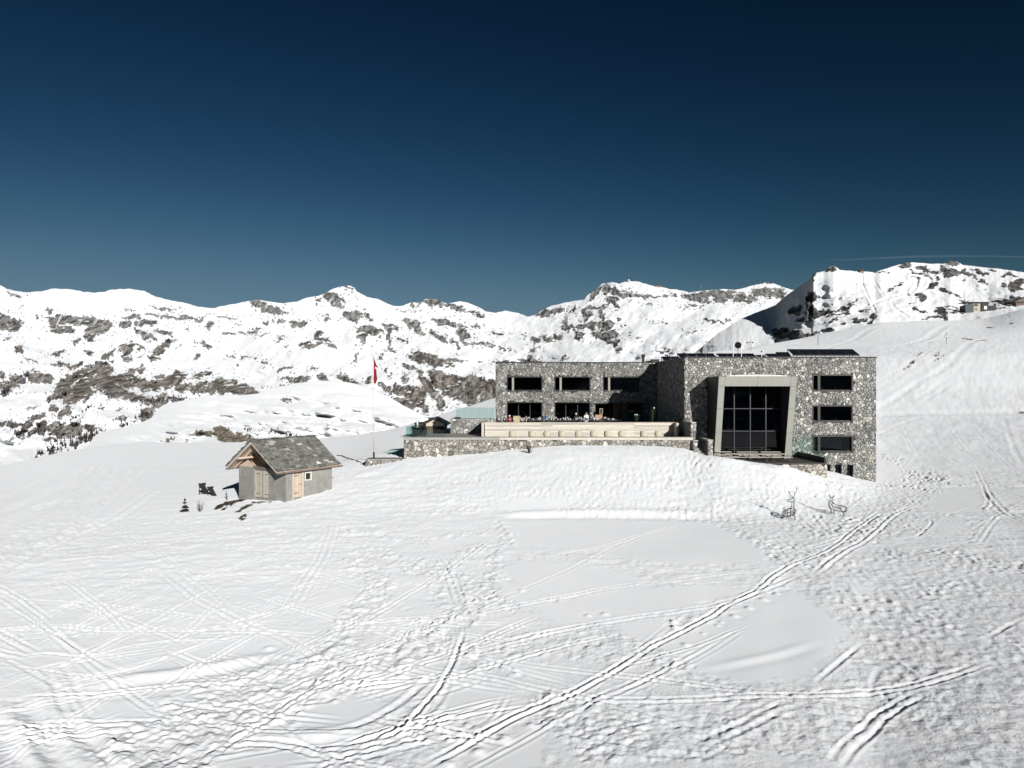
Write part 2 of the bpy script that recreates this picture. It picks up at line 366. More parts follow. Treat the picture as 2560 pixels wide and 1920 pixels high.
FP = [z(3,[(600,-20),(2074,-200),(2074,235),(1010,190),(600,200)]),
 z(4,[(0,-200),(700,-60),(1220,10),(1400,-30),(1640,0),(1540,60),(1450,150),(1480,300),(1250,330),(1100,400),(900,520),(800,540),(620,470),(450,345),(190,250),(0,235)]),
 z(4,[(760,560),(1250,400),(1700,400),(2074,480),(2400,480),(2400,1759),(1500,1759),(1350,1330),(1600,1150),(1200,1230),(900,1180),(1140,950),(1060,870),(850,690)])]
foot = np.zeros(GP.shape)
for k, po in enumerate(FP): foot[inpoly(GP+wx, GPY+wy, po) & near] = (0.8, 1.0, 0.75)[k]
foot = gblur(gblur(foot, 3, 0), 2.5, 1)*(1-smooth)
lump = np.zeros(GP.shape)

def polydist(pts, reach, fn):
    """calls fn(slice rows, slice cols, distance, along) near every piece of a polyline given in the photograph"""
    G = [ground_at(a, b) for a, b in pts]
    # finer polyline (Catmull-Rom)
    Q = []
    for i in range(len(G)-1):
        p0 = G[max(i-1, 0)]; p1 = G[i]; p2 = G[i+1]; p3 = G[min(i+2, len(G)-1)]
        for k in range(4):
            t = k/4.0
            Q.append(0.5*((2*p1)+(p2-p0)*t+(2*p0-5*p1+4*p2-p3)*t*t+(3*p1-p0-3*p2+p3)*t**3))
    Q.append(G[-1]); s = 0
    x = [q.x for q in Q]; y = [q.y for q in Q]
    y0, y1 = min(y)-reach, max(y)+reach
    r0 = np.searchsorted(rowsY, y0); r1 = np.searchsorted(rowsY, y1)
    if r1 <= r0+1: return
    best = np.full((r1-r0, GP.shape[1]), 1e9); along = np.zeros_like(best); side = np.zeros_like(best)
    for i in range(len(Q)-1):
        ax, ay, bx, by = x[i], y[i], x[i+1], y[i+1]; L = math.hypot(bx-ax, by-ay)
        if L < 1e-4: continue
        a0 = np.searchsorted(rowsY, min(ay, by)-reach); a1 = np.searchsorted(rowsY, max(ay, by)+reach)
        if a1 <= a0: s += L; continue
        yl = rowsY[a0:a1]; mn = min(ax, bx)-reach; mx = max(ax, bx)+reach
        pl = min(1280+mn/yl.min()*F, 1280+mn/yl.max()*F); ph = max(1280+mx/yl.min()*F, 1280+mx/yl.max()*F)
        c0 = np.searchsorted(colsP, pl); c1 = np.searchsorted(colsP, ph)
        if c1 <= c0: s += L; continue
        X_ = GX[a0:a1, c0:c1]-ax; Y_ = GY[a0:a1, c0:c1]-ay
        ux, uy = (bx-ax)/L, (by-ay)/L; t = np.clip(X_*ux+Y_*uy, 0, L)
        d = np.hypot(X_-t*ux, Y_-t*uy); sd = X_*(-uy)+Y_*ux
        sub = (slice(a0-r0, a1-r0), slice(c0, c1)); m = d < best[sub]
        best[sub] = np.where(m, d, best[sub]); along[sub] = np.where(m, s+t, along[sub]); side[sub] = np.where(m, sd, side[sub]); s += L
    m = best < reach
    fn(r0, r1, best, along, side, m, s)

def groove(pts, w=0.16, dep=0.07, n=1, sep=0.55, calm=True, rim=0.7):
    def fn(r0, r1, d, al, sd, m, L):
        sl = slice(r0, r1); e = np.zeros_like(d); wob = fbm(al*0.35, al*0+r0, 5, 2)*0.06
        fade = np.clip(al/1.5, 0, 1)*np.clip((L-al)/1.5, 0, 1)
        ww = w*(1+0.0035*np.maximum(GY[sl]-25, 0)*2)
        for k in range(n):
            q = sd+wob-(k-(n-1)/2.0)*sep
            e += -dep*np.exp(-(q/ww)**2)+rim*dep*np.exp(-((np.abs(q)-1.9*ww)/(0.8*ww))**2)
        e *= (0.85+0.3*vn(al*.6, al*0, 8))*fade
        e += fade*dep*.35*fbm(GX[sl]*5, GY[sl]*5, 55, 2)*np.exp(-(d/(2.2*ww+sep*(n-1)*.5))**2)
        ii = m & (d < d.max()+1)
        D[sl][ii] += e[ii]
        if calm:
            k2 = np.exp(-(d/(ww*2+sep*(n-1)*0.5))**4)
            foot[sl] *= np.where(m, 1-0.8*k2, 1); 
    polydist(pts, w*6+sep*n, fn)
def ridge(pts, w=0.5, h=0.10):
    def fn(r0, r1, d, al, sd, m, L):
        e = h*np.exp(-(sd/w)**2)-0.6*h*np.exp(-((sd+1.6*w)/w)**2)
        e *= np.clip(al/2, 0, 1)*np.clip((L-al)/2, 0, 1); D[r0:r1][m] += e[m]
    polydist(pts, w*4, fn)
def trample(pts, w=0.9, a=1.0, pits=False):
    def fn(r0, r1, d, al, sd, m, L):
        k = a*sstep(1.25, 0.6, d/w+0.5*(fbm(GX[r0:r1]*1.5, GY[r0:r1]*1.5, 9, 3)))
        t = lump if not pits else foot
        t[r0:r1] = np.maximum(t[r0:r1], np.where(m, k, 0)); smooth[r0:r1] *= np.where(m, 1-np.clip(k, 0, 1), 1)
    polydist(pts, w*2.2, fn)

# trampled trails
for pts, w, a in [
 (z(3,[(200,450),(300,540),(340,600),(270,720),(200,840),(100,950),(0,1040)]), 0.9, 1),
 (z(3,[(600,480),(760,560),(920,650),(830,770),(700,880),(500,980),(250,1080),(0,1150)]), 1.0, 1),
 (z(2,[(740,1700),(900,1500),(1050,1400),(1250,1270),(1500,1180),(1750,1090)]), 1.5, 1.2),
 (z(2,[(1000,1680),(1150,1540),(1300,1430),(1500,1330),(1750,1230),(1950,1190)]), 1.0, 1.1),
 (z(3,[(0,1150),(150,1100),(300,1080)]), 0.8, 1),
 (z(3,[(1000,240),(1070,300),(1060,370),(900,390),(780,470)]), 0.7, 0.8),
 (z(3,[(1010,380),(1000,560),(950,620),(1110,740)]), 0.5, 0.9),
 (z(3,[(180,300),(400,330),(600,350),(800,320),(960,300)]), 0.8, 0.8),
 (z(3,[(300,400),(430,470),(600,520)]), 1.2, 0.8),
 (z(3,[(640,600),(700,720)]), 0.5, 0.7),
 (z(3,[(1600,860),(1800,960),(2074,1060)]), 0.7, 0.6),
 (z(3,[(1350,1300),(1450,1400),(1640,1560)]), 0.9, 0.8), (z(3,[(1620,1290),(1750,1430),(1900,1580)]), 0.6, 0.7),
 (z(3,[(1000,950),(1400,960),(1650,1000)]), 1.3, 0.5),
 (z(3,[(900,1000),(1000,1090)]), 1.0, 0.5), (z(3,[(350,1659),(500,1450),(700,1400)]), 1.3, 0.45),
 (z(4,[(0,1110),(300,1200),(600,1270)]), 1.0, 0.5), (z(4,[(100,1400),(500,1400),(900,1330),(1300,1290)]), 2.0, 0.5)]:
    trample(pts, w, a)
trample([(2195,1131),(2240,1150),(2290,1180),(2300,1196),(2262,1230),(2230,1262),(2200,1290),(2120,1350)], 1.6, 1.5, True)
trample([(2260,1150),(2330,1180),(2345,1200),(2300,1235),(2260,1260)], 1.3, 1.6, True)
trample([(2195,1212),(2240,1210),(2290,1196)], 0.8, 1.2, True)

R_ = [  # (points, half width, depth, lines, spacing)
 (z(3,[(560,1659),(720,1590),(900,1490),(1100,1380),(1300,1290),(1440,1235),(1640,1130),(1760,1060),(1900,970),(2074,880),(2240,790),(2340,720),(2500,650),(2610,560),(2720,490),(2920,410),(3110,270),(3230,190)]), .13, .12, 2, .46),
 (z(3,[(0,760),(200,830),(400,900),(620,950),(760,1000),(1000,1030),(1200,1070),(1500,1110),(1750,1140),(2074,1170),(2240,1190),(2360,1210),(2560,1225)]), .12, .06, 2, .5),
 (z(3,[(450,1050),(700,1110),(1000,1150),(1200,1195),(1450,1245),(1640,1270),(1900,1275),(2200,1270),(2460,1250),(2900,1245),(3180,1225),(3400,1190),(3650,1120),(3850,1050)]), .12, .09, 2, .5),
 (z(3,[(-300,545),(0,540),(300,525),(600,500),(1000,470),(1400,430),(1700,370),(1850,320),(2074,260)]), .13, .09, 2, .5),
 (z(3,[(780,350),(1000,380),(1300,425),(1600,470),(1900,500),(2200,520),(2500,540)]), .13, .08, 2, .6),
 (z(3,[(850,390),(1050,430),(1400,480),(1700,540),(1960,590),(2200,560),(2380,540),(2600,530)]), .13, .07, 2, .6),
 (z(3,[(860,780),(1200,715),(1450,670),(1620,630),(1850,600),(2074,595),(2400,600),(2700,600)]), .14, .10, 2, .5),
 (z(3,[(830,1000),(1100,940),(1350,880),(1550,840),(1800,800),(2074,760),(2300,715),(2540,640),(2740,550)]), .14, .10, 2, .55),
 (z(3,[(-100,1540),(200,1515),(350,1470),(500,1400),(600,1300),(700,1170),(790,1000),(830,860)]), .14, .14, 1, .5),
 (z(3,[(-100,1480),(200,1420),(400,1330),(560,1210),(680,1110)]), .22, .09, 1, .5),
 (z(3,[(750,1130),(720,1220),(650,1330),(560,1420)]), .15, .05, 1, .5),
 (z(3,[(-200,950),(0,960),(200,1000),(450,1050)]), .12, .06, 1, .5),
 (z(3,[(500,250),(640,400),(720,500),(770,640),(810,740)]), .1, .07, 3, .5),
 (z(3,[(0,860),(300,820),(600,800),(790,770)]), .12, .08, 2, .5),
 (z(3,[(300,880),(600,920),(800,1010),(1000,940)]), .1, .05, 1, .5),
 (z(3,[(130,790),(250,650),(330,560)]), .1, .05, 2, .5),
 (z(3,[(30,1090),(200,1190),(400,1300)]), .12, .06, 2, .5),
 (z(3,[(930,1440),(1030,1340),(1090,1230)]), .12, .05, 2, .4),
 (z(3,[(920,820),(1100,850),(1250,880),(1500,960)]), .12, .05, 2, .5),
 (z(2,[(100,1250),(400,1243),(650,1222),(1000,1190),(1400,1180),(1620,1190)]), .14, .12, 1, .5),
 (z(2,[(0,1525),(250,1500),(500,1480),(700,1455),(900,1450)]), .12, .10, 1, .5),
 (z(2,[(-50,1455),(250,1458),(400,1465),(550,1435),(800,1400),(950,1410)]), .12, .09, 1, .5),
 (z(2,[(560,1380),(700,1390),(950,1395)]), .15, .07, 1, .5),
 (z(2,[(930,530),(1100,670),(1300,780),(1450,850),(1650,920),(1800,1010),(2074,1200)]), .14, .08, 2, .6),
 (z(2,[(980,500),(1200,640),(1330,770)]), .12, .05, 2, .5),
 (z(2,[(1680,740),(1760,600),(1850,470),(1900,340),(1920,250)]), .12, .07, 3, .6),
 (z(2,[(1460,660),(1650,730),(1900,800),(2074,860)]), .12, .08, 2, .5),
 (z(2,[(1340,720),(1500,770),(1650,790)]), .12, .06, 2, .5),
 (z(2,[(170,1000),(400,860),(700,700),(900,600)]), .12, .07, 2, .6),
 (z(2,[(200,950),(500,830),(800,720),(1020,620)]), .12, .07, 2, .5),
 (z(2,[(150,800),(350,740),(600,660),(900,540)]), .12, .08, 2, .5),
 (z(2,[(200,790),(450,740),(700,690),(900,595)]), .12, .07, 1, .5),
 (z(2,[(300,960),(600,850),(850,760),(1150,700)]), .12, .07, 2, .6),
 (z(2,[(430,1010),(700,890),(1000,790),(1200,740)]), .12, .07, 1, .5),
 (z(2,[(0,880),(300,850),(600,870),(900,870),(1200,860),(1500,830),(1700,820)]), .12, .07, 2, .5),
 (z(2,[(0,1040),(250,1000),(500,1020),(750,960),(1000,930),(1300,920),(1520,870)]), .12, .10, 1, .5),
 (z(2,[(900,980),(1050,900),(1200,770),(1310,660)]), .12, .06, 2, .5),
 (z(2,[(700,930),(900,860),(1170,740)]), .12, .06, 1, .5),
 (z(2,[(0,1150),(250,1090),(450,1040),(700,1010),(1000,960)]), .12, .06, 2, .5),
 (z(2,[(1100,880),(1400,880),(1650,890),(1900,910)]), .14, .07, 2, .5),
 (z(2,[(600,600),(900,480),(1100,440),(1400,450),(1700,390),(2074,330)]), .12, .07, 1, .5),
 (z(2,[(300,620),(600,520),(900,470)]), .12, .06, 2, .5),
 (z(2,[(0,690),(300,610),(600,590),(900,590),(1200,600),(1600,560)]), .12, .06, 1, .5),
 (z(2,[(-20,1280),(120,1450),(270,1680)]), .3, .07, 2, 1.1),
 (z(2,[(160,1380),(350,1500),(560,1680)]), .25, .07, 2, 1.1),
 (z(2,[(310,1080),(380,1200),(450,1400)]), .18, .07, 2, .9),
 (z(2,[(440,1250),(530,1390)]), .18, .06, 2, .8),
 (z(2,[(560,1480),(720,1620)]), .2, .06, 2, .9),
 (z(2,[(1200,1600),(1400,1525),(1550,1520),(1700,1540),(1850,1580),(2074,1565)]), .13, .09, 2, .5),
 (z(2,[(-100,560),(240,370),(500,200),(700,20),(800,-60)]), .35, .16, 2, 1.6),
 (z(2,[(-100,450),(300,240),(560,30),(640,-60)]), .35, .14, 2, 1.7),
 (z(2,[(-100,300),(200,170),(400,80),(560,-80)]), .3, .12, 2, 1.5),
 (z(2,[(-50,200),(300,60),(500,-60)]), .3, .12, 2, 1.5),
 (z(2,[(-50,120),(200,20),(400,-80)]), .3, .12, 1, 1.5),
 (z(2,[(100,470),(400,330),(700,200),(900,60)]), .25, .08, 2, 1.2),
 (z(4,[(970,1659),(1060,1540),(1170,1460),(1250,1370),(1330,1320),(1430,1260),(1530,1220)]), .13, .11, 2, .55),
 (z(4,[(1190,1240),(1210,1130),(1270,1080)]), .15, .08, 1, .6),
 (z(4,[(860,1180),(960,1090),(1050,1020),(1150,940)]), .15, .12, 1, .6),
 (z(4,[(1080,275),(1300,240),(1530,235),(1500,290),(1450,320),(1200,330)]), .14, .12, 1, .6),
 (z(4,[(1180,350),(1450,330),(1480,290)]), .14, .10, 1, .6),
 (z(4,[(1100,270),(1300,262),(1500,285),(1750,310),(2074,350)]), .16, .12, 2, .7),
 (z(4,[(1480,320),(1700,350),(1900,390),(2074,430)]), .15, .10, 1, .7),
 (z(4,[(880,540),(1050,410),(1180,330),(1330,200),(1450,150)]), .16, .11, 2, .6),
 (z(4,[(700,430),(900,380),(1050,330)]), .14, .09, 2, .6),
 (z(4,[(950,570),(1200,580),(1500,560)]), .14, .08, 1, .6),
 (z(4,[(1840,180),(1880,120),(1830,0),(1800,-60)]), .16, .07, 2, .7),
 (z(4,[(1800,370),(1900,230),(1960,200)]), .14, .05, 2, .6),
 (z(4,[(1850,60),(1950,180),(2100,250)]), .2, .08, 2, .8),
 (z(4,[(1600,20),(1700,0),(1830,30),(2100,110)]), .2, .12, 1, .8),
 (z(4,[(1640,-120),(1800,-60),(2100,20)]), .2, .12, 1, .8),
 (z(4,[(200,1540),(450,1420),(650,1330),(800,1270)]), .16, .08, 2, .6),
 (z(4,[(1850,920),(1950,860),(2074,800)]), .16, .1, 1, .6),
 ([(2300,1150),(2370,1180),(2440,1200),(2560,1225)], .2, .10, 2, .9),
 ([(2195,1120),(2300,1137),(2400,1160),(2600,1185)], .2, .07, 1, .9),
 ([(2510,1045),(2520,1080),(2540,1135),(2560,1160)], .25, .10, 1, .9),
 ([(2250,1062),(2275,1110),(2290,1135)], .18, .06, 2, 1.1),
 ([(2370,1060),(2410,1120),(2480,1170),(2560,1190)], .18, .07, 2, 1.1),
 ([(2430,1050),(2470,1110),(2530,1170)], .18, .06, 2, 1.1),
 ([(2190,1037),(2300,1035),(2420,1033),(2600,1030)], 1.4, .5, 1, .9),
 ([(2190,1090),(2250,1062),(2310,1045)], .3, .15, 1, .9),
 ([(2200,1020),(2290,960),(2380,905),(2440,850),(2560,835)], .5, .35, 1, 1), ([(2120,880),(2230,865),(2320,845),(2360,815)], .6, .5, 1, 1), ([(2060,870),(2130,850),(2180,825),(2260,815)], .6, .5, 1, 1),
 ([(2200,960),(2300,900),(2370,868),(2500,862)], .4, .3, 2, 2.2), ([(2300,1000),(2400,940),(2560,900)], .4, .25, 2, 2.2)]
for pts, w, dp, n, sp in R_: groove(pts, w*(.52 if w < .24 else .8), dp*(.40 if pts[len(pts)//2][0] > 1450 else .58 if w < .24 else 1.0), n, sp*(.62 if w < .24 else .9))
ridge(z(2,[(440,1200),(700,1150),(1080,1100),(1400,1040),(1670,995)]), .35, .16)
ridge(z(3,[(1000,205),(1400,195),(2074,195),(2300,215)]), .6, .22)
ridge(z(2,[(1450,1450),(1700,1480),(2074,1445),(2250,1400)]), .3, .14)
ridge(z(3,[(1250,745),(1040,620),(1030,500)]), .3, .05)
ridge(z(4,[(-60,1560),(60,1530),(160,1470)]), .35, .14)
ridge(z(3,[(1660,1590),(1850,1580),(2074,1500)]), .3, .14)
ridge(z(4,[(160,1095),(400,1050),(650,1000),(900,920)]), .25, .05)

# a web of fine ski tracks, mostly fanning across the left and middle of the field
tr_ = random.Random(99)
for k in range(190):
    if k < 130: cx, cy = tr_.uniform(-100, 1150), tr_.uniform(1300, 1900)
    elif k < 155: cx, cy = tr_.uniform(900, 1700), tr_.uniform(1340, 1900)
    else: cx, cy = tr_.uniform(2200, 2600), tr_.uniform(1050, 1350)
    ang = tr_.choice((-22, -14, -30, 8, 35, -18))+tr_.gauss(0, 8); L_ = tr_.uniform(180, 620); bend = tr_.gauss(0, .10)*L_
    ca, sa = math.cos(R(ang)), math.sin(R(ang)); pl = []
    for q in (-.5, -.2, .1, .3, .5):
        ox_, oy_ = q*L_, bend*(0.25-q*q); pl.append((cx+ox_*ca-oy_*sa, max(1215, cy+(ox_*sa+oy_*ca)*.75)))
    groove(pl, tr_.uniform(.05, .085), tr_.uniform(.02, .042)*(.6 if cx > 1300 else 1), tr_.choice((1, 2, 2)), tr_.uniform(.2, .34), calm=False, rim=1.0)
ns = 1-smooth
churn = fbm(GX*1.5, GY*1.5, 11, 4, 0.6)
streak = fbm(GX*0.55+GY*0.35, GY*1.6-GX*0.3, 12, 4, 0.6)
far = sstep(60, 130, GY)
left = sstep(700, 250, GP)*sstep(50, 62, GY)         # groomed piste, upper left
D += ns*(1-left*0.75)*(1-far)*((0.032*churn+0.034*streak)*(1+1.1*sstep(26, 55, GY))+0.02*fbm(GX*3.3, GY*3.3, 17, 4, .65))*(0.55+0.9*sstep(-.3, .4, fbm(GX*.12, GY*.12, 14, 3)))
lmp = np.abs(fbm(GX*1.9, GY*1.9, 15, 3, 0.55))
lm_ = sstep(1250, 800, GP)*sstep(27, 38, GY)*(1-far)*ns*(1-left)
D += lm_*(0.055*fbm(GX*1.1+GY*.5, GY*2.3-GX*.5, 18, 4, .65)+0.05*np.abs(fbm(GX*.9, GY*1.7, 19, 3, .6)))
D += np.clip(lump, 0, 1.3)*(0.26*lmp-0.04+0.05*fbm(GX*4.5, GY*4.5, 16, 3, .6))*(1-far)
mound = np.exp(-((GY-62)/6.0)**2)*sstep(820, 960, GP)*sstep(1800, 1500, GP)
D += mound*0.10*fbm(GX*1.1, GY*1.1, 21, 4, 0.6)*(1-smooth)
mound2 = sstep(56, 62, GY)*sstep(1990, 2060, GP)*sstep(2190, 2130, GP)*sstep(76, 72, GY)+sstep(60, 64, GY)*sstep(1780, 1850, GP)*sstep(2100, 2060, GP)*sstep(68.5, 66.5, GY)
D += mound2*0.16*fbm(GX*1.3, GY*1.3, 22, 4, 0.6)
# foot prints: pits with a soft rim, jittered over a grid
def pits(cell, rad, seed, thr):
    cx = np.floor(GX/cell); cy = np.floor(GY/cell); out = np.zeros_like(GX)
    for i in (-1, 0, 1):
        for j in (-1, 0, 1):
            gx = cx+i; gy = cy+j; px_ = (gx+_h(gx, gy, seed))*cell; py_ = (gy+_h(gx, gy, seed+1))*cell
            on = (_h(gx, gy, seed+2) > thr)*(0.5+0.5*_h(gx, gy, seed+3)); d2 = ((GX-px_)**2+((GY-py_)*0.8)**2)/(rad*rad)
            out += on*(-np.exp(-d2)+0.35*np.exp(-(np.sqrt(d2)-1.7)**2*2.5))
    return out
nr = slice(0, NR1)
GXs, GYs = GX, GY
GX = GXs[nr]; GY = GYs[nr]
pp = 0.11*pits(0.62, 0.17, 31, 0.35)+0.07*pits(0.43, 0.12, 41, 0.45)
dn = 0.45+0.9*sstep(-.25, .35, fbm(GX*.35, GY*.35, 33, 3))
D[nr] += foot[nr]*(pp*dn*(0.75+.25*sstep(30, 45, GY))+0.035*fbm(GX*3.1, GY*3.1, 34, 4, .65)+0.03*np.abs(fbm(GX*1.3, GY*1.3, 35, 3, .6)))
D[nr] += (1-np.clip(lump[nr]+foot[nr], 0, 1))*ns[nr]*0.035*pits(0.8, 0.14, 51, 0.72)*(1-left[nr])
GX, GY = GXs, GYs
# farther slopes: skied-out texture grows coarser with distance
D += far*(0.05*fbm(GX*.45, GY*.2, 61, 4, .6)+0.10*fbm(GX*.12+GY*.02, GY*.05, 62, 4, .55)+0.05*fbm(GX*.9, GY*.35, 63, 3, .6))*np.clip(GY/130, 0.5, 2.2)
D += far*sstep(2000, 2200, GP)*sstep(330, 250, GY)*(0.26*fbm(GX*.35-GY*.1, GY*.16, 66, 4, .65)+0.22*fbm(GX*.12+GY*.12, GY*.03-GX*.03, 67, 3, .6))
D += far*sstep(1700, 2200, GP)*1.3*fbm(GX*.018, GY*.012, 64, 3, .5)*sstep(180, 260, GY)
# balls of snow that rolled away from the tracks
for px_, py_ in z(4,[(125,950),(225,885),(310,840),(405,785),(490,740),(575,690),(650,655),(60,820),(65,850),(165,800),(330,820),(700,620),(100,1435)])+z(3,[(850,1415),(895,1435),(745,1505),(1060,1500),(910,1575),(1215,1420),(1140,1120),(370,980),(405,975),(285,1040),(465,1140),(548,1160),(1640,775),(1545,785),(2040,850),(2035,815),(1500,885),(555,600),(1160,640),(1075,565),(735,1645),(1540,1395)])+z(2,[(1580,1400),(1550,975),(1690,1410),(1605,1390),(950,1020),(1120,1070),(1165,1070)]):
    g = ground_at(px_, py_); r0 = np.searchsorted(rowsY, g.y-.8); r1 = np.searchsorted(rowsY, g.y+.8)
    rb = .09+.09*_h(np.array([int(px_)]), np.array([int(py_)]), 5)[0]; d2 = ((GX[r0:r1]-g.x)**2+(GY[r0:r1]-g.y)**2)/(rb*rb)
    D[r0:r1] += rb*.62*np.exp(-d2**1.3)-.12*rb*np.exp(-(np.sqrt(d2)-2.2)**2)
# undisturbed snow is slightly wavy
D += 0.05*fbm(GX*.22, GY*.3, 71, 2)
# a strip of bare ground where the snow has melted
rock = np.zeros_like(GZ)
def patch(cx, cy, rx, ry, ang=0, k=1.0, seed=1):
    global rock
    a = R(ang); x = GP-cx; y = GPY-cy; u = (x*math.cos(a)+y*math.sin(a))/rx; v = (-x*math.sin(a)+y*math.cos(a))/ry
    f = 1-np.sqrt(u*u+v*v); nz_ = fbm(GP*0.09+seed*7, GPY*0.16, 80+seed, 4, .65)
    rock = np.maximum(rock, sstep(0.0, 0.2, f*k+nz_*0.9-0.12)*(f > -0.5))
for i, (a, b, c, d, e) in enumerate([(575,1258,26,6,-12),(548,1266,18,5,-25),(598,1250,22,3,-5),(655,1256,26,3,0),(612,1268,18,4,-20),(600,1276,14,3,-20),(612,1287,12,4,-25),(606,1297,12,4,10),(622,1264,10,3,-20),(560,1272,10,3,-30),
        (2283,904,15,5,-38),(2268,918,9,3,-30),(2301,884,11,2.5,-30),(2335,890,14,1,-5),(2345,897,22,1.2,-33),(2532,1033,6,1.2,0),(2556,1032,10,2.2,0),(2420,847,26,1.6,8),(2455,850,14,1.4,0),(2480,820,14,2.5,8),(2530,808,10,1.5,0)]):
    patch(a, b, c, d, e, 1.0, i)
rock[(GY < 40)] = 0
edge = sstep(60, 30, GY*0+GY)
D *= 0.62+0.2*sstep(30, 60, GY)
GZf = GZ+D
grid_mesh('snow_ground', GX, GY, GZf, {'rock': rock, 'warm': np.full_like(rock, .9), 'churned': np.clip((1-smooth)*(.55+.6*foot+.5*lump+.3*far)*(1-left*.6), .06, 1)},
          terrain_mat('snow_near', (.020,.017,.012), (.085,.068,.048), 3.0, 0.05, 3.5, rbump=.1, fine=(9.0, .035)))
_interp_D = GZf
def snow_z(X, Y):
    """height of the finished snow surface"""
    p = 1280+X/Y*F; j = int(np.clip(np.searchsorted(rowsY, Y), 1, len(rowsY)-1)); i = int(np.clip(np.searchsorted(colsP, p), 1, len(colsP)-1))
    return float(GZf[j-1:j+1, i-1:i+1].mean())

# snow field behind and beside the viewer, down to a valley
bx = np.concatenate([-np.exp(np.linspace(math.log(2500), math.log(6), 60)), np.linspace(-5, 5, 6), np.exp(np.linspace(math.log(6), math.log(2500), 60))])
by = np.concatenate([-np.exp(np.linspace(math.log(2500), math.log(2), 60)), np.linspace(0, 14.9, 12)])
BX, BY = np.meshgrid(bx, by)
rr_ = np.hypot(BX, BY)
BZ = np.where(BY > 10, gz(np.clip(BX, -14, 14), np.full_like(BX, 14.6))+0*BX, -10.9)+0.4*fbm(BX*.05, BY*.05, 5, 3)*np.clip(rr_/40, 0, 1)
BZ = BZ-0.16*np.maximum(rr_-60, 0)*(rr_ > 60)+0.0
BZ = np.where(rr_ > 900, BZ+0.2*(rr_-900), BZ)-sstep(10, 14.9, BY)*0.12
grid_mesh('snow_field', BX, BY, BZ, {'rock': BX*0, 'warm': BX*0}, terrain_mat('snow_behind', (.1,.1,.1), (.2,.2,.2), 1, .05, 2))

# ================================================================== FAR TERRAIN
def skyl(o, pts):
    ox, oy, s = {5: (0,680,3.16), 6: (600,680,3.16), 7: (1300,660,3.352), 8: (1900,600,3.318)}[o]
    return [(ox+a/s, oy+b/s) for a, b in pts]
def blobs(o, L):
    ox, oy, s = {5: (0,680,3.16), 6: (600,680,3.16), 7: (1300,660,3.352), 8: (1900,600,3.318)}[o]
    return [(ox+a/s, oy+b/s, c/s, d/s, e) for a, b, c, d, e in L]
RIDGE = [(-700,690),(-300,700),(-100,690)]+skyl(5,[(0,105),(60,135),(180,160),(240,158),(340,150),(400,133),(540,135),(620,148),(730,163),(830,155),(880,140),(1020,132),(1140,150),(1200,180),(1310,218),(1440,240),(1560,272),(1680,285),(1760,268),(1880,245),(1960,228)])\
 + skyl(6,[(90,222),(160,222),(340,248),(440,235),(530,200),(620,192),(690,155),(740,130),(800,115),(870,105),(905,120),(920,150),(1000,195),(1090,212),(1160,245),(1210,268),(1280,268),(1350,242),(1430,240),(1460,216),(1490,210),(1580,222),(1640,250),(1730,232),(1800,240),(1880,275),(1940,310),(2020,322),(2100,305)])\
 + skyl(7,[(0,415),(60,440),(120,430),(180,390),(260,350),(380,320),(540,297),(560,265),(640,210),(690,165),(780,150),(830,165),(910,140),(1000,150),(1100,180),(1240,205),(1330,215),(1420,235),(1560,222),(1700,210),(1800,215),(1860,205),(2000,165),(2070,150),(2140,170),(2212,195)])\
 + [(1980,725),(2060,735),(2300,740),(2700,700)]
def mask_from(B, PX, PY, seed, k1=0.85, grow=0.0):
    """bare rock outcrops: where the snow does not hold; lists give place and size"""
    m = np.zeros(PX.shape); w1 = fbm(PX*.045, PY*.07, seed, 4, .6); w2 = fbm(PX*.16, PY*.30, seed+3, 4, .65)
    wpx = PX+w1*15; wpy = PY+fbm(PX*.06+9, PY*.09, seed+6, 4, .6)*11
    for cx, cy, rx, ry, an in B:
        rx *= 1.08+grow; ry *= 1.12+grow
        ex = max(rx, ry)*1.7+10
        i0 = np.searchsorted(PX[0], cx-ex); i1 = np.searchsorted(PX[0], cx+ex)
        if i1 <= i0: continue
        a = R(an); x = wpx[:, i0:i1]-cx; y = wpy[:, i0:i1]-cy
        u = (x*math.cos(a)+y*math.sin(a))/rx; v = (-x*math.sin(a)+y*math.cos(a))/ry
        f = 1-np.sqrt(u*u+v*v)
        q = sstep(0.0, 0.09, np.minimum(f*1.6, .8)+w2[:, i0:i1]*k1*0.48-0.02)*sstep(-.62, -.3, f)
        m[:, i0:i1] = np.maximum(m[:, i0:i1], q)
    return m
def pyrel(Z, Y): return HZ-Z/Y*F

# ---- mountain range (left ridge, middle peak, cliffs)
rx_, ry_ = zip(*sorted(RIDGE))
MPX = np.arange(-420, 2120, 2.25); nrow = 250
top = np.interp(MPX, rx_, ry_)+fbm(MPX*.08, MPX*0, 90, 4, .6)*1.8
depR = np.interp(MPX, [-420,0,600,875,1100,1300,1560,1750,1950,2120], [2900,3000,3200,3000,3250,3300,3100,3200,3350,3400]); depR = gblur(depR[None], 12, 1)[0]
depF = gblur(np.interp(MPX, [-420,0,400,900,1200,1500,2120], [1000,1050,1300,1500,1500,1400,1500])[None], 25, 1)[0]
foot_y = gblur(np.interp(MPX, [-420,0,300,700,1000,1200,1500,1800,2120], [1330,1270,1190,1130,1110,1085,1020,960,930])[None], 25, 1)[0]
t = np.linspace(0, 1, nrow)[:, None]
MPY = foot_y[None]+(top-foot_y)[None]*t
MX_ = np.broadcast_to(MPX, MPY.shape)
topS = gblur(top[None], 45, 1)[0]; te = np.clip((foot_y[None]-MPY)/(foot_y-topS)[None], 0, 1.4)
MD = depF[None]+(depR-depF)[None]*te**1.15
MD = MD+np.sin(t*math.pi)*(fbm(MX_*.006, MPY*.012, 91, 4, .5)*190)
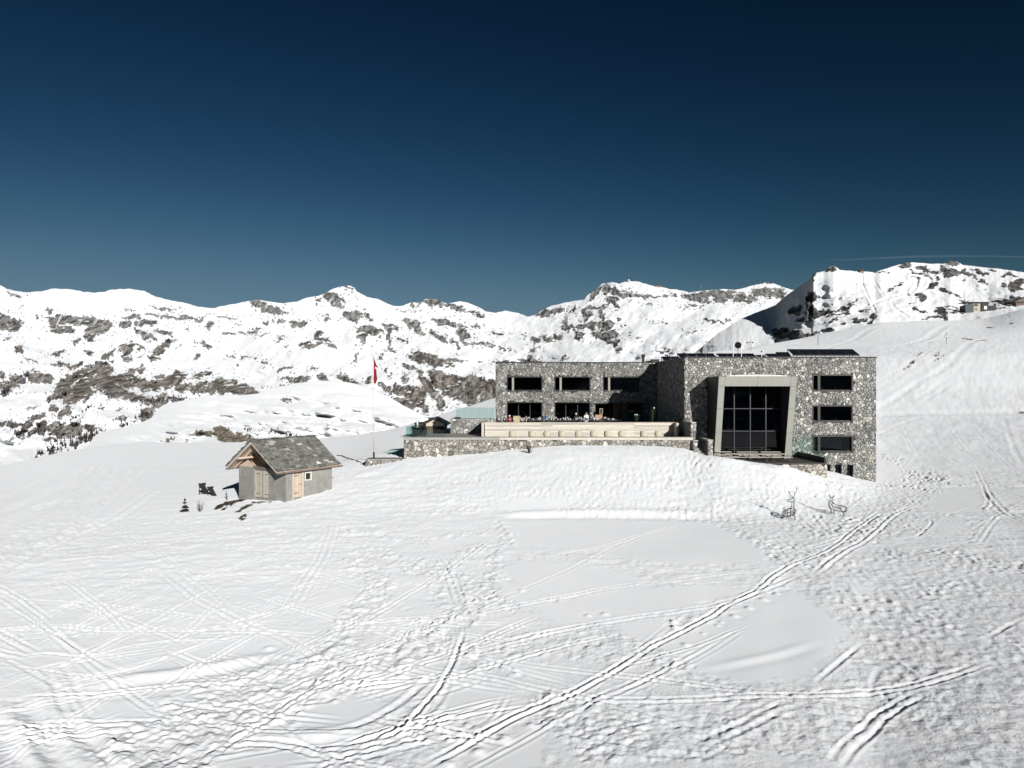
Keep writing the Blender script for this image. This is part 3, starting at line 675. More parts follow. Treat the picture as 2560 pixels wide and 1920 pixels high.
MD = MD+(fbm(MX_*.03, MPY*.05, 92, 5, .55)*38-22*np.abs(fbm((MX_+MPY*.8)*.035, (MPY-MX_*.5)*.02, 94, 3, .55)))*np.minimum(1, t*8)
# valley spurs run down to the left
MD = MD+np.sin(t*math.pi)*70*fbm((MX_+MPY*1.2)*.012, (MPY-MX_*.3)*.006, 93, 3)
MB_ = blobs(5,[(60,410,110,60,15),(40,340,80,10,25),(110,180,60,14,25),(480,375,120,33,0),(440,440,60,38,10),(540,455,50,32,0),(690,390,130,40,5),(780,440,110,45,-20),(700,500,50,45,-60),(610,550,35,15,-20),
(1040,360,70,16,0),(1190,335,70,10,0),(1160,395,80,26,-10),(980,420,60,24,-10),(1330,350,60,16,0),(1460,360,80,20,5),(1660,420,50,26,-40),(1580,370,60,10,-30),
(1140,495,88,28,20),(1290,480,75,16,10),(140,605,35,22,0),(460,640,70,14,-20),(250,700,45,12,10),
(1000,605,62,42,-40),(1060,580,80,12,15),(990,680,50,18,20),(860,650,70,20,-40),(1300,570,50,20,-40),(1230,630,50,25,-20),(1210,680,60,16,20),(1600,570,70,12,15),(1570,670,45,14,-40),(1820,665,25,9,0),(1930,680,50,9,5),(2030,685,20,8,0),(2090,720,22,13,0),(1880,725,18,13,0),
(600,740,50,22,-20),(480,735,80,13,5),(700,780,120,45,-30),(540,850,120,30,-30),(830,770,60,50,-60),(460,950,110,30,-40),(640,900,180,45,-25),(620,970,130,50,-20),(840,870,90,50,-10),(920,950,110,50,15),
(1000,860,110,55,5),(1140,890,110,42,15),(1050,990,160,36,10),(1120,770,40,30,60),(1030,780,60,16,-30),(1260,870,50,55,-30),(1380,850,90,50,-30),(1430,920,60,36,0),(1600,915,110,45,0),(1760,900,110,55,0),(1900,930,120,40,10),(2000,950,70,26,10),(1560,820,90,20,-15),(1640,800,30,12,0),
(300,830,105,45,5),(120,850,60,36,0),(10,820,30,36,0),(40,920,60,45,10),(60,890,100,18,10),
(1250,1020,80,55,-40),(1370,1000,100,25,5),(420,1080,30,26,-30),(510,1100,60,34,-50),(260,1170,110,22,-30),(60,1205,120,22,5),(330,1230,60,30,-50),(200,1240,90,20,-40),(440,1240,60,55,0),(560,1240,100,50,0),(700,1230,110,14,10),(380,1330,40,12,-10),(230,1290,40,12,-30),
(790,1070,30,7,10),(940,1090,30,7,5),(950,1150,60,8,0),(1160,1120,80,45,-30),(1300,290,90,6,12),(1800,355,90,7,5),(1810,480,50,10,0),(1890,410,20,8,0),(400,295,20,8,0),(170,265,20,10,0),(300,340,25,10,-50),(60,525,20,8,0),(320,530,8,14,0),(700,635,25,10,0),(1470,455,20,10,-30),(1930,480,80,7,0),(1000,290,50,5,10)]) \
 + blobs(6,[(135,248,70,26,20),(250,300,110,22,15),(750,210,45,45,15),(690,185,35,22,-30),(880,125,42,12,10),(770,262,60,18,30),(795,205,70,8,42),(650,215,50,5,-35),
(890,350,90,36,0),(1015,335,20,20,0),(1035,375,15,14,0),(450,410,70,18,5),(310,385,25,18,0),(680,380,18,20,-40),(190,400,20,10,0),(260,385,12,10,0),
(610,490,40,35,-60),(660,535,70,10,15),(580,570,70,16,-20),(700,580,60,9,20),(530,570,60,6,-10),(310,520,25,16,0),(375,590,12,12,0),
(1030,460,90,30,5),(970,520,26,36,60),(1205,430,68,22,10),(1180,510,22,60,10),(1200,590,10,45,-20),(1110,520,10,13,0),
(1370,420,90,30,30),(1440,480,38,20,20),(1290,540,30,12,20),(1580,510,80,20,40),(1700,560,48,12,40),(1570,385,60,16,10),(1690,410,90,22,20),(1750,490,68,30,30),(1780,560,40,16,60),(1900,570,120,11,8),(2050,490,50,12,15),(1850,435,40,8,0),(2080,605,25,8,30),
(1530,240,90,28,10),(1390,262,60,12,-5),(1780,300,160,14,15),(1340,315,90,4,0),
(1110,670,20,18,0),(910,670,10,45,25),(350,765,60,10,-15),(370,835,50,12,-5),(470,850,78,18,-5),(560,770,30,12,-10),(680,850,70,22,30),(775,815,30,14,10),(860,850,68,26,10),(930,880,28,16,0),(745,935,24,11,10),(880,965,20,14,10),(1160,770,14,12,0),(1190,815,18,5,0),
(1440,680,112,42,10),(1560,710,120,36,5),(1320,740,70,16,20),(1300,830,50,24,-50),(1690,695,25,14,0),(1745,700,30,10,20),(1680,750,25,8,0),
(1540,800,70,22,5),(1600,840,110,36,12),(1560,870,60,40,30),(1700,860,110,50,10),(1850,900,110,80,15),(1960,930,90,80,0),(1700,920,70,70,40),(1800,1000,110,45,25),(1620,930,100,32,42),
(1430,830,60,18,50),(1480,900,105,30,50),(1560,990,110,28,50),(1420,960,78,44,50),(1340,960,95,50,40),(1250,930,58,28,30),(1160,930,38,26,20),(1300,1040,80,34,30),(1420,1060,66,36,20),(1590,1080,46,16,50),(1030,850,22,36,20),(1110,890,30,10,10),
(2050,715,50,14,-10),(2150,720,60,10,0),(1900,720,12,6,0),(640,335,60,3,0),(100,460,60,6,0),(180,500,40,5,0)]) \
 + blobs(7,[(640,245,100,28,-42),(715,215,26,45,0),(830,240,112,28,20),(960,265,70,20,8),(1080,275,60,10,5),(1140,285,28,10,0),(1200,265,22,9,0),(1285,262,18,10,0),(1090,328,25,7,10),(720,180,30,18,0),(2050,160,60,8,0),
(270,400,100,24,-5),(200,410,55,28,-20),(440,385,60,8,-35),
(380,490,22,60,20),(560,400,58,22,10),(640,370,90,18,-10),(760,310,50,26,20),(800,350,60,16,30),(820,310,22,22,0),(545,460,16,35,10),(690,430,22,45,10),(560,520,80,28,0),(705,508,80,32,0),(720,585,110,42,5),(490,595,36,24,0),(455,550,22,8,0),(790,650,62,18,5),(400,525,60,16,5),(830,700,15,10,0),
(130,635,34,18,0),(240,620,58,18,10),(320,605,38,18,25),(260,650,40,9,5),(140,705,28,7,0),(20,605,20,7,0),(830,465,15,10,40),(370,785,20,5,0),
(1210,732,42,8,0),(1490,265,140,36,-5),(1680,255,110,42,5),(1800,270,80,36,0),(1940,295,65,26,0),(1540,300,70,12,5),(1680,312,48,12,10),(2060,240,110,38,0),(2170,245,60,35,0),(1460,350,60,6,5),
(110,815,70,18,0),(1640,480,80,5,10),(1200,485,60,3,-5),(1440,560,50,3,0),(1750,465,30,5,0),(880,515,12,4,40),(1000,623,15,3,10)])
MK = mask_from(MB_, MX_, MPY, 100)
# thin crumbs of rock round the outcrops
den = np.zeros(MPY.shape)
for cx, cy, rx, ry, an in MB_:
    i0 = np.searchsorted(MPX, cx-rx*2.2-8); i1 = np.searchsorted(MPX, cx+rx*2.2+8)
    if i1 > i0: den[:, i0:i1] = np.maximum(den[:, i0:i1], np.exp(-((MX_[:, i0:i1]-cx)/(rx*1.7+8))**2-((MPY[:, i0:i1]-cy)/(ry*1.7+8))**2))
crumb = fbm(MX_*.2, MPY*.45, 121, 4, .7)
MK = np.maximum(MK, sstep(.40, .52, crumb+den*.14-.05)*sstep(.1, .4, den))
# snow ledges and gullies cut through the rock
ledge = fbm(MX_*.05+MPY*.03, MPY*.20+MX_*.02, 131, 4, .6); gully = fbm((MX_+MPY*.5)*.16, MPY*.02, 132, 3, .6)
MK = MK*(1-sstep(.42, .5, ledge)*0.9)*(1-sstep(.5, .6, gully)*.6)
rel = MK*(10+30*np.abs(fbm(MX_*.16, MPY*.035, 141, 4, .6))+14*fbm(MX_*.22, MPY*.30, 142, 4, .7))
MD = MD-rel
MXw = (MX_-1280)/F*MD; MZw = (HZ-MPY)/F*MD
bk = []
for dy, dz in ((120, -60), (500, -420)): bk.append((MXw[-1]*(1+dy/3000.), MD[-1]+dy, MZw[-1]+dz))
MXw = np.vstack([MXw]+[b[0][None] for b in bk]); MYw = np.vstack([MD]+[b[1][None] for b in bk]); MZw = np.vstack([MZw]+[b[2][None] for b in bk])
MK2 = np.vstack([MK, MK[-1:], MK[-1:]*0])
warm = sstep(780, 900, MPY)*(0.6+0.5*fbm(MX_*.02, MPY*.03, 151, 3)); warm = np.vstack([warm, warm[-2:]*0])
grid_mesh('mountain_range', MXw, MYw, MZw, {'rock': MK2, 'warm': np.clip(warm, 0, 1)},
          terrain_mat('snow_mountain', (.046,.045,.044), (.20,.195,.186), .045, 1.6, .02, rbump=10))
def sheet_at(PXc, PYm, Dm, px, py):
    i = int(np.clip(np.searchsorted(PXc, px), 0, len(PXc)-1)); c = PYm[:, i]
    k = int(np.argmin(np.abs(c-py))); return P(px, py, float(Dm[k, i]))

# ---- white hill in the middle distance
HR = [(150,1160),(200,1128),(221,1113),(240,1085),(297,1072),(342,1060),(380,1046),(394,1022),(411,1011),(475,998),(522,989),(601,988),(647,984),(663,974),(695,966),(727,960),(768,955),(806,952),(850,953),(885,958),(932,974),(980,996),(1011,1015),(1043,1031),(1080,1050),(1130,1075),(1200,1110)]
HPX = np.arange(120, 1230, 2.6); ht = np.interp(HPX, *zip(*HR)); ht = gblur(ht[None], 1.6, 1)[0]+fbm(HPX*.05, HPX*0, 95, 3)*.8
nh = 110; th = np.linspace(0, 1, nh)[:, None]; hf = np.full_like(HPX, 1190.0)
HPY = hf[None]+(ht-hf)[None]*th; HX_ = np.broadcast_to(HPX, HPY.shape)
hs = gblur(ht[None], 22, 1)[0]; the = np.clip((hf[None]-HPY)/(hf-hs)[None], 0, 1.5)
HD = 430+(300+np.interp(HPX, [120,600,1200], [60,0,-90])[None])*the**1.15
HD = HD+np.sin(np.clip(th*1.02, 0, 1)*math.pi)**.8*(34*fbm(HX_*.010+HPY*.012, HPY*.05-HX_*.008, 96, 4, .5)+12*fbm(HX_*.03, HPY*.12-HX_*.02, 97, 3, .5))
HB = blobs(5,[(1760,1270,60,55,0),(1900,1310,100,34,10),(1640,1275,90,14,0),(1830,1310,110,34,5),(1340,1320,35,9,0),(1470,1328,10,5,0)])+blobs(6,[(345,1015,40,8,0),(675,1200,20,4,0),(120,1275,20,4,0)])
HK = mask_from(HB, HX_, HPY, 200); HD = HD-HK*(2+6*np.abs(fbm(HX_*.2, HPY*.3, 97, 4)))
HXw = (HX_-1280)/F*HD; HZw = (HZ-HPY)/F*HD
HXw2 = np.vstack([HXw, HXw[-1:]*1.05, HXw[-1:]*1.2]); HYw2 = np.vstack([HD, HD[-1:]+40, HD[-1:]+200]); HZw2 = np.vstack([HZw, HZw[-1:]-10, HZw[-1:]-150])
HK2 = np.vstack([HK, HK[-1:]*0, HK[-1:]*0])
grid_mesh('snow_hill', HXw2, HYw2, HZw2, {'rock': HK2, 'warm': HK2*0+.5}, terrain_mat('snow_hill', (.05,.045,.038), (.20,.185,.15), .25, .35, .06, rbump=1.2))

# ---- ski mountain on the right
SR = [(1690,905),(1740,880),(1774,851),(1792,836),(1852,797),(1897,779),(1939,763),(1960,743),(1990,722),(2030,696),(2033,684),(2060,677),(2070,670),(2084,663),(2092,668),(2099,675),(2129,677),(2153,678),(2186,681),(2216,671),(2244,662),(2274,655),(2322,659),(2361,659),(2376,651),(2394,654),(2406,662),(2458,668),(2515,674),(2560,681),(2700,700),(2900,740)]
SPX = np.arange(1690, 2880, 2.4); st = np.interp(SPX, *zip(*SR))+fbm(SPX*.1, SPX*0, 98, 4)*1.2
sb = np.interp(SPX, [1690,1774,1900,2014,2177,2400,2560,2880], [960,930,895,870,835,825,800,800])
ns_ = 170; tt = np.linspace(0, 1, ns_)[:, None]
SPY = sb[None]+(st-sb)[None]*tt; SX_ = np.broadcast_to(SPX, SPY.shape)
# the spur's edge runs from its crest down to the left; left of it the slope turns away from the sun
edge_x = np.interp(SPY, [680, 700, 760, 800, 860], [2032, 2034, 2022, 2012, 1990])
lx = np.maximum(edge_x-SX_, 0)
base = np.interp(SPX, [1690,2000,2200,2400,2560,2880], [560,520,520,590,600,600])[None]
crest = np.interp(SPX, [1690,2033,2200,2300,2400,2560,2880], [900,830,900,1050,1100,1050,1000])[None]
SD = base+(crest-base)*tt**1.1
turn = np.clip(42+(850-SPY)*.75, 32, 100)
lx2 = lx/(1+(lx/turn)**4)**.25
SD = SD+lx2*1.3-np.maximum(lx-turn-12, 0)*.85+sstep(0, 30, lx)*(8*fbm(SX_*.07, SPY*.03, 111, 4, .6)+10*fbm((SX_+SPY)*.02, (SPY-SX_)*.008, 112, 3))
SD = SD+np.sin(tt*math.pi)*(34*fbm(SX_*.012, SPY*.02, 102, 4, .5)+9*fbm(SX_*.05, SPY*.09, 103, 4, .55))*sstep(60, 0, lx)
# a wind hollow and the cut of the piste road
hol = np.exp(-(((SX_-2290+(SPY-710)*.25)/9)**2))*np.exp(-((SPY-708)/16)**2); SD = SD+26*hol*0
SB_ = blobs(8,[(595,232,62,20,0),(440,480,45,50,0),(425,560,34,95,-10),(440,620,66,36,10),(380,660,80,18,0),(300,590,50,30,-30),(445,310,12,36,0),(250,600,30,20,0),
(175,785,80,46,-10),(310,790,70,36,-5),(430,780,70,16,-10),(560,600,68,14,-15),(690,570,90,7,-15),(640,620,60,5,-15),(800,510,60,8,-20),(840,665,48,16,-5),(690,695,24,11,0),(560,745,50,8,0),(940,640,24,16,0),(930,660,15,12,0),(480,770,30,10,0),
(1210,205,60,18,5),(1360,235,50,18,10),(1440,255,50,13,10),(1590,188,60,18,0),(1600,270,90,32,5),(1510,240,30,22,0),(1700,270,25,16,30),(1830,270,70,12,20),(1770,300,60,8,15),(1860,340,40,8,15),(2130,380,60,46,0),(2020,370,30,16,0),(2080,290,38,13,0),(2030,300,18,10,0),(1000,268,60,5,0),(1950,245,30,5,0),(2150,340,30,10,0),(1900,290,30,8,20),(1700,345,15,10,0),(1310,270,80,8,20),(1380,290,40,8,20),
(1470,310,28,14,-50),(1440,380,38,20,-20),(1340,470,50,26,40),(1300,455,28,12,0),(1580,430,92,5,22),(1680,500,58,5,18),(1320,580,50,9,15),(1600,565,50,7,25),(1500,590,56,32,20),(1540,640,30,20,60),(1260,520,30,5,-10),(1870,418,20,3,15),(1160,380,40,6,-30),(1100,410,40,6,-20),(700,620,60,4,-12),(620,660,60,5,-12),(740,545,70,5,-18),(860,580,30,5,0),
(2000,510,78,16,5),(2090,530,70,12,5),(2140,480,60,8,20),(1640,600,50,7,-5),(2060,500,60,8,20),(1960,555,60,5,0),(1450,640,100,6,-5)])
SKm = mask_from(SB_, SX_, SPY, 300, .8)
SD = SD-SKm*(4+9*np.abs(fbm(SX_*.12, SPY*.1, 105, 4, .6))+3*fbm(SX_*.3, SPY*.3, 106, 3))
# piste: a groomed trough with soft banks, and the lift track
def trough(pts, w, dep):
    global SD
    q = np.full(SPY.shape, 1e9)
    for (ax, ay), (bx2, by2) in zip(pts[:-1], pts[1:]):
        L2 = (bx2-ax)**2+(by2-ay)**2; tq = np.clip(((SX_-ax)*(bx2-ax)+(SPY-ay)*(by2-ay))/L2, 0, 1)
        q = np.minimum(q, np.hypot(SX_-ax-tq*(bx2-ax), SPY-ay-tq*(by2-ay)))
    SD = SD+dep*np.exp(-(q/w)**2)-dep*.6*np.exp(-((q-2*w)/w)**2)
trough(skyl(8,[(850,280),(850,360),(880,440),(915,500),(960,600)]), 2.2, 5)
trough(skyl(8,[(920,280),(970,370),(1040,480)]), 2.0, 3)
trough(skyl(8,[(1240,250),(1380,280),(1420,330),(1400,390),(1290,440),(1280,500)]), 3.0, 7)
trough(skyl(8,[(1250,310),(1310,320),(1300,380),(1260,430)]), 3.5, 16)
trough(skyl(8,[(1090,490),(1110,560),(1230,640)]), 2.5, 4)
trough(skyl(8,[(930,530),(1100,470),(1250,430)]), 2.5, 4)
SXw = (SX_-1280)/F*SD; SZw = (HZ-SPY)/F*SD
SXw = np.vstack([SXw, SXw[-1:]*1.03, SXw[-1:]*1.2]); SYw = np.vstack([SD, SD[-1:]+40, SD[-1:]+300]); SZw = np.vstack([SZw, SZw[-1:]-12, SZw[-1:]-200])
SK2 = np.vstack([SKm, SKm[-1:], SKm[-1:]*0])
wm = np.exp(-((SX_-2080)/30)**2)*(SPY < 690)+sstep(2200, 2330, SX_)*.6*(SPY > 700); wm = np.vstack([wm, wm[-2:]*0])
grid_mesh('ski_mountain', SXw, SYw, SZw, {'rock': SK2, 'warm': wm}, terrain_mat('snow_ski', (.022,.022,.022), (.13,.128,.122), .10, .5, .05, rbump=3))

# valley floor that closes the gaps between the sheets
vm = MB(); vm.box(-5000, 6000, 600, 8000, -760, -750)
me_v = vm.build('valley_floor', mat('snow_valley', (.8,.81,.82), .6, .03, .01), None, kind='structure')

# ---- unseen shaded mountains behind the viewer, added to darken the window reflections
ba = np.linspace(R(-110), R(110), 240); bt = np.linspace(0, 1, 40)[:, None]
bh = (300+260*fbm(ba*5, ba*0, 401, 5, .55)+60*fbm(ba*30, ba*0, 402, 3))[None]
br = 2300+900*bt+80*fbm(np.broadcast_to(ba, (40, 240))*20, bt*6+ba*0, 403, 4)
bz = -420+(bh+420)*bt
BXr = np.vstack([br*np.sin(ba), (br[-1:]+500)*np.sin(ba)]); BYr = np.vstack([-br*np.cos(ba), -(br[-1:]+500)*np.cos(ba)]); BZr = np.vstack([bz, bz[-1:]-500])
BRk = sstep(-.05, .1, fbm(BXr*.006, BZr*.012, 404, 5, .6)+.1)
grid_mesh('added_opposite_range', BXr, BYr, BZr, {'rock': BRk, 'warm': BRk*.5}, terrain_mat('snow_added_range', (.05,.05,.05), (.15,.14,.13), .03, 1, .02))

# ================================================================== MATERIALS FOR THE BUILDINGS
STONE_T = [(0, (.36,.36,.36)), (.25, (.60,.60,.59)), (.5, (.86,.855,.83)), (.72, (1.2,1.18,1.13)), (.88, (1.55,1.52,1.44)), (1, (1.95,1.9,1.8))]
M_stone = mat('rubble_stone', (.222,.220,.210), .85, .45, 7, bump=.02, bscale=25, tintr=STONE_T)
M_stone2 = mat('terrace_stone', (.240,.228,.208), .85, .45, 7, bump=.02, bscale=25, tintr=STONE_T)
M_mortar = mat('dark_joint', (.030,.029,.028), .95, .2, 8)
M_cope = mat('dark_metal', (.018,.018,.02), .5, .1, 3)
M_frame = mat('window_metal', (.028,.026,.022), .45, .1, 3)
M_reveal = mat('pale_reveal', (.20,.185,.16), .6, .1, 3)
M_entry = mat('champagne_metal', (.205,.203,.182), .42, .06, 1.2, spec=.4)
M_glass = glass_mat('window_glass', (.30,.34,.38), .075)
M_rail = glass_mat('railing_glass', (.84,.945,.92), .05, flat=True)
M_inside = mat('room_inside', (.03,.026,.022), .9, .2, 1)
M_wood = mat('weathered_larch', (.385,.36,.318), .75, .22, 3, stretch=(.25,1,6), bump=.004, bscale=30, tintr=[(0,(.72,.72,.72)),(.5,(.95,.95,.93)),(1,(1.18,1.12,1.02))])
M_cap = mat('concrete_cap', (.21,.205,.19), .8, .12, 3)
M_capw = mat('pale_cap', (.34,.315,.27), .7, .12, 3)
M_snow = mat('snow_lying', (.80,.81,.82), .55, .03, 3, bump=.03, bscale=6)
M_panel = mat('solar_cell', (.008,.009,.013), .18, .2, 6, spec=.5)
M_black = mat('black_steel', (.012,.012,.012), .5, .1, 5)
M_white = mat('white_paint', (.75,.74,.72), .5, .03, 5)
M_dark = mat('dark_plastic', (.015,.015,.016), .6, .1, 5)
M_tile = mat('deck_boards', (.045,.042,.038), .8, .2, 3, stretch=(1,.2,1))
M_floor = mat('terrace_floor', (.22,.21,.19), .85, .15, 2)
M_brown = mat('brown_door', (.10,.062,.038), .6, .2, 4, stretch=(1,1,.2))
M_curt = mat('curtain', (.36,.35,.31), .9, .08, 4)

def clip_poly(poly, nx, ny, c):
    """keep the side where nx*x+ny*y <= c"""
    out = []
    for i in range(len(poly)):
        a = poly[i]; b = poly[(i+1) % len(poly)]; da = nx*a[0]+ny*a[1]-c; db = nx*b[0]+ny*b[1]-c
        if da <= 0: out.append(a)
        if (da < 0 < db) or (db < 0 < da):
            t = da/(da-db); out.append((a[0]+(b[0]-a[0])*t, a[1]+(b[1]-a[1])*t))
    return out

def stones(u0, u1, v0, v1, holes, rng, pitch=.46, drop=.30):
    """irregular stones filling a rectangle with openings: list of convex outlines"""
    px = pitch; pz = pitch*.84; seeds = []
    nu = int((u1-u0)/px)+3; nv = int((v1-v0)/pz)+3; cell = {}
    for j in range(-1, nv):
        for i in range(-1, nu):
            if rng.random() < drop: continue
            p = (u0+(i+.5+(j % 2)*.5+rng.uniform(-.42,.42))*px, v0+(j+.5+rng.uniform(-.42,.42))*pz)
            cell.setdefault((i, j), []).append(p)
            if rng.random() < .16: cell[(i, j)].append((p[0]+rng.uniform(-.5,.5)*px, p[1]+rng.uniform(-.5,.5)*pz))
    out = []
    for (i, j), L in cell.items():
        nb = [q for a in range(-3, 4) for b in range(-3, 4) for q in cell.get((i+a, j+b), ())]
        for p in L:
            if not (u0-.1 < p[0] < u1+.1 and v0-.1 < p[1] < v1+.1): continue
            if any(h[0] < p[0] < h[1] and h[2] < p[1] < h[3] for h in holes): continue
            poly = [(max(u0,p[0]-1), max(v0,p[1]-1)), (min(u1,p[0]+1), max(v0,p[1]-1)), (min(u1,p[0]+1), min(v1,p[1]+1)), (max(u0,p[0]-1), min(v1,p[1]+1))]
            nb2 = sorted(nb, key=lambda q: (q[0]-p[0])**2+(q[1]-p[1])**2)[1:15]
            gap = rng.uniform(.008, .017)
            for q in nb2:
                dx, dy = q[0]-p[0], q[1]-p[1]; d = math.hypot(dx, dy)
                if d < 1e-6: continue
                poly = clip_poly(poly, dx/d, dy/d, (dx/d)*(p[0]+q[0])/2+(dy/d)*(p[1]+q[1])/2-gap)
                if len(poly) < 3: break
            if len(poly) < 3: continue
            for h in holes:
                xs = [a for a, _ in poly]; ys = [b for _, b in poly]
                if max(xs) <= h[0] or min(xs) >= h[1] or max(ys) <= h[2] or min(ys) >= h[3]: continue
                opts = [(1,0,h[0],h[0]-p[0]), (-1,0,-h[1],p[0]-h[1]), (0,1,h[2],h[2]-p[1]), (0,-1,-h[3],p[1]-h[3])]
                o = max(opts, key=lambda q: q[3]); poly = clip_poly(poly, o[0], o[1], o[2])
                if len(poly) < 3: break
            if len(poly) < 3: continue
            poly = [q for k2 in range(len(poly)) for q in ((poly[k2][0]*.88+poly[k2-1][0]*.12, poly[k2][1]*.88+poly[k2-1][1]*.12), (poly[k2][0]*.88+poly[(k2+1)%len(poly)][0]*.12, poly[k2][1]*.88+poly[(k2+1)%len(poly)][1]*.12))]
            poly = [q for k2, q in enumerate(poly) if math.hypot(q[0]-poly[k2-1][0], q[1]-poly[k2-1][1]) > .018]
            if len(poly) < 3: continue
            ar = abs(sum(poly[k][0]*poly[(k+1)%len(poly)][1]-poly[(k+1)%len(poly)][0]*poly[k][1] for k in range(len(poly))))/2
            if ar > .006: out.append((ar, poly))
    return out

def stone_face(O, U, V, N, ext, holes, parent, matl, rng, single=0, pitch=.46, drop=.3, thick=.055, bright=.5, keep=None):
    """stones laid on the plane O+u*U+v*V, standing proud along N. 'single' largest become parts, the rest one part"""
    O, U, V, N = Vector(O), Vector(U), Vector(V), Vector(N)
    L = stones(ext[0], ext[1], ext[2], ext[3], holes, rng, pitch, drop)
    if keep: L = [q for q in L if keep(q[1])]
    L.sort(key=lambda q: -q[0])
    rest = MB()
    for k, (ar, poly) in enumerate(L):
        n = len(poly); cx = sum(a for a, _ in poly)/n; cy = sum(b for _, b in poly)/n
        th = thick*rng.uniform(.6, 1.3); tx, ty = rng.uniform(-.03,.03), rng.uniform(-.03,.03)
        vs = [O+U*a+V*b for a, b in poly]
        sh = .84
        r1 = [O+U*(cx+(a-cx)*sh)+V*(cy+(b-cy)*sh)+N*(th*.8+(a-cx)*tx*3+(b-cy)*ty*3+rng.uniform(-.006,.006)) for a, b in poly]
        vs += r1; vs.append(O+U*(cx+rng.uniform(-.03,.03))+V*(cy+rng.uniform(-.03,.03))+N*th*1.15)
        fl = U.cross(V).dot(N) > 0
        fs = []
        for i in range(n):
            j = (i+1) % n
            fs.append((i, j, n+j, n+i) if fl else (i, n+i, n+j, j)); fs.append((n+i, n+j, 2*n) if fl else (n+j, n+i, 2*n))
        t = min(1, max(0, rng.gauss(bright, .2)+(rng.random() < .10)*.3))
        if k < single:
            m = MB(); m.add(vs, fs, t); m.build('stone', matl, parent)
        else: rest.add(vs, fs, t)
    if rest.v: rest.build('stonework', matl, parent, kind='stuff')

def wall_holes(mb, axis, a0, a1, z0, z1, d0, d1, holes):
    """solid wall with rectangular openings, built of blocks"""
    xs = sorted({a0, a1, *[h[0] for h in holes], *[h[1] for h in holes]}); zs = sorted({z0, z1, *[h[2] for h in holes], *[h[3] for h in holes]})
    for i in range(len(xs)-1):
        run = None
        for j in range(len(zs)):
            solid = j < len(zs)-1 and not any(h[0] <= xs[i]+1e-6 and xs[i+1] <= h[1]+1e-6 and h[2] <= zs[j]+1e-6 and zs[j+1] <= h[3]+1e-6 for h in holes)
            if solid and run is None: run = zs[j]
            if not solid and run is not None:
                if axis == 'x': mb.box(xs[i], xs[i+1], d0, d1, run, zs[j])
                else: mb.box(d0, d1, xs[i], xs[i+1], run, zs[j])
                run = None

# ================================================================== THE LODGE
Y1, Y2 = 74.3, 88.4
MX0, MX1, MTOP, WX0 = 18.1, 38.07, 3.32, -1.99
lodge = thing('mountain_lodge', 'large flat-roofed stone mountain lodge with two wings and a tall framed entrance window', 'building', (18.1, 81, -7))
rng = random.Random(11)
mwin = [(31.38, 35.65, -.21, 1.59), (31.38, 35.65, -3.42, -1.63), (31.38, 35.65, -6.60, -4.81)]
slots = [(33.0, 33.24, -9.6, -7.87), (33.8, 34.45, -9.6, -7.87), (35.05, 35.65, -9.6, -7.87)]
ent = [(21.0, 27.3, -7.0, .3)]
wwin = [(-.65, 3.78, -.22, 1.62), (5.28, 9.75, -.22, 1.62), (11.3, 15.85, -.22, 1.62)]
wdoor = [(-.65, 3.78, -4.2, -1.55), (5.28, 9.75, -4.2, -1.55), (10.3, 16.4, -4.2, -1.66)]
m = MB()
wall_holes(m, 'x', MX0+.02, MX1-.02, -12, MTOP, Y1, Y1+.45, mwin+slots+ent)
wall_holes(m, 'x', WX0+.02, MX0+.02, -6, MTOP, Y2, Y2+.45, wwin+wdoor)
m.box(MX0+.02, MX0+.45, Y1+.45, Y2, -12, MTOP); m.box(MX1-.45, MX1-.02, Y1+.45, 100, -12, MTOP)
m.box(WX0+.02, WX0+.45, Y2+.45, 100, -6, MTOP); m.box(WX0+.45, MX1-.45, 99.5, 100, -12, MTOP)
m.build('wall', M_mortar, lodge)
m = MB(); m.box(MX0+.45, MX1-.45, Y1+.45, 99.5, MTOP-.5, MTOP-.25); m.box(WX0+.45, MX0+.45, Y2+.45, 99.5, MTOP-.5, MTOP-.25); m.build('roof', M_cope, lodge)
m = MB(); m.box(MX0+.45, MX1-.45, Y1+.45, 99.5, MTOP-.25, MTOP-.05); m.box(WX0+.45, MX0+.45, Y2+.45, 99.5, MTOP-.25, MTOP-.05); m.build('roof_snow', M_snow, lodge)
m = MB(); m.box(MX0-.06, MX1+.06, Y1-.08, Y1+.47, MTOP, MTOP+.12); m.box(MX0-.06, MX0+.47, Y1+.47, Y2-.08, MTOP, MTOP+.12)
m.box(WX0-.06, MX0+.47, Y2-.08, Y2+.47, MTOP, MTOP+.12); m.box(MX1-.47, MX1+.06, Y1+.47, 100, MTOP, MTOP+.12); m.box(WX0-.06, WX0+.47, Y2+.47, 100, MTOP, MTOP+.12)
m.build('parapet_cap', M_cope, lodge)
stone_face((0,Y1,0), (1,0,0), (0,0,1), (0,-1,0), (MX0, MX1, -11.5, MTOP), mwin+slots+[(20.5,28.0,-7.2,1.2)], lodge, M_stone, rng, single=300, pitch=.275)
stone_face((0,Y2,0), (1,0,0), (0,0,1), (0,-1,0), (WX0, MX0, -5.2, MTOP), wwin+wdoor, lodge, M_stone, rng, pitch=.275, bright=.42)
stone_face((MX0,0,0), (0,1,0), (0,0,1), (-1,0,0), (Y1, Y2, -6, MTOP), [], lodge, M_stone, rng, pitch=.275)
stone_face((MX1,0,0), (0,1,0), (0,0,1), (1,0,0), (Y1, 100, -12, MTOP), [], lodge, M_stone, rng, pitch=.6)
stone_face((WX0,0,0), (0,1,0), (0,0,1), (-1,0,0), (Y2, 100, -6, MTOP), [], lodge, M_stone, rng, pitch=.6)

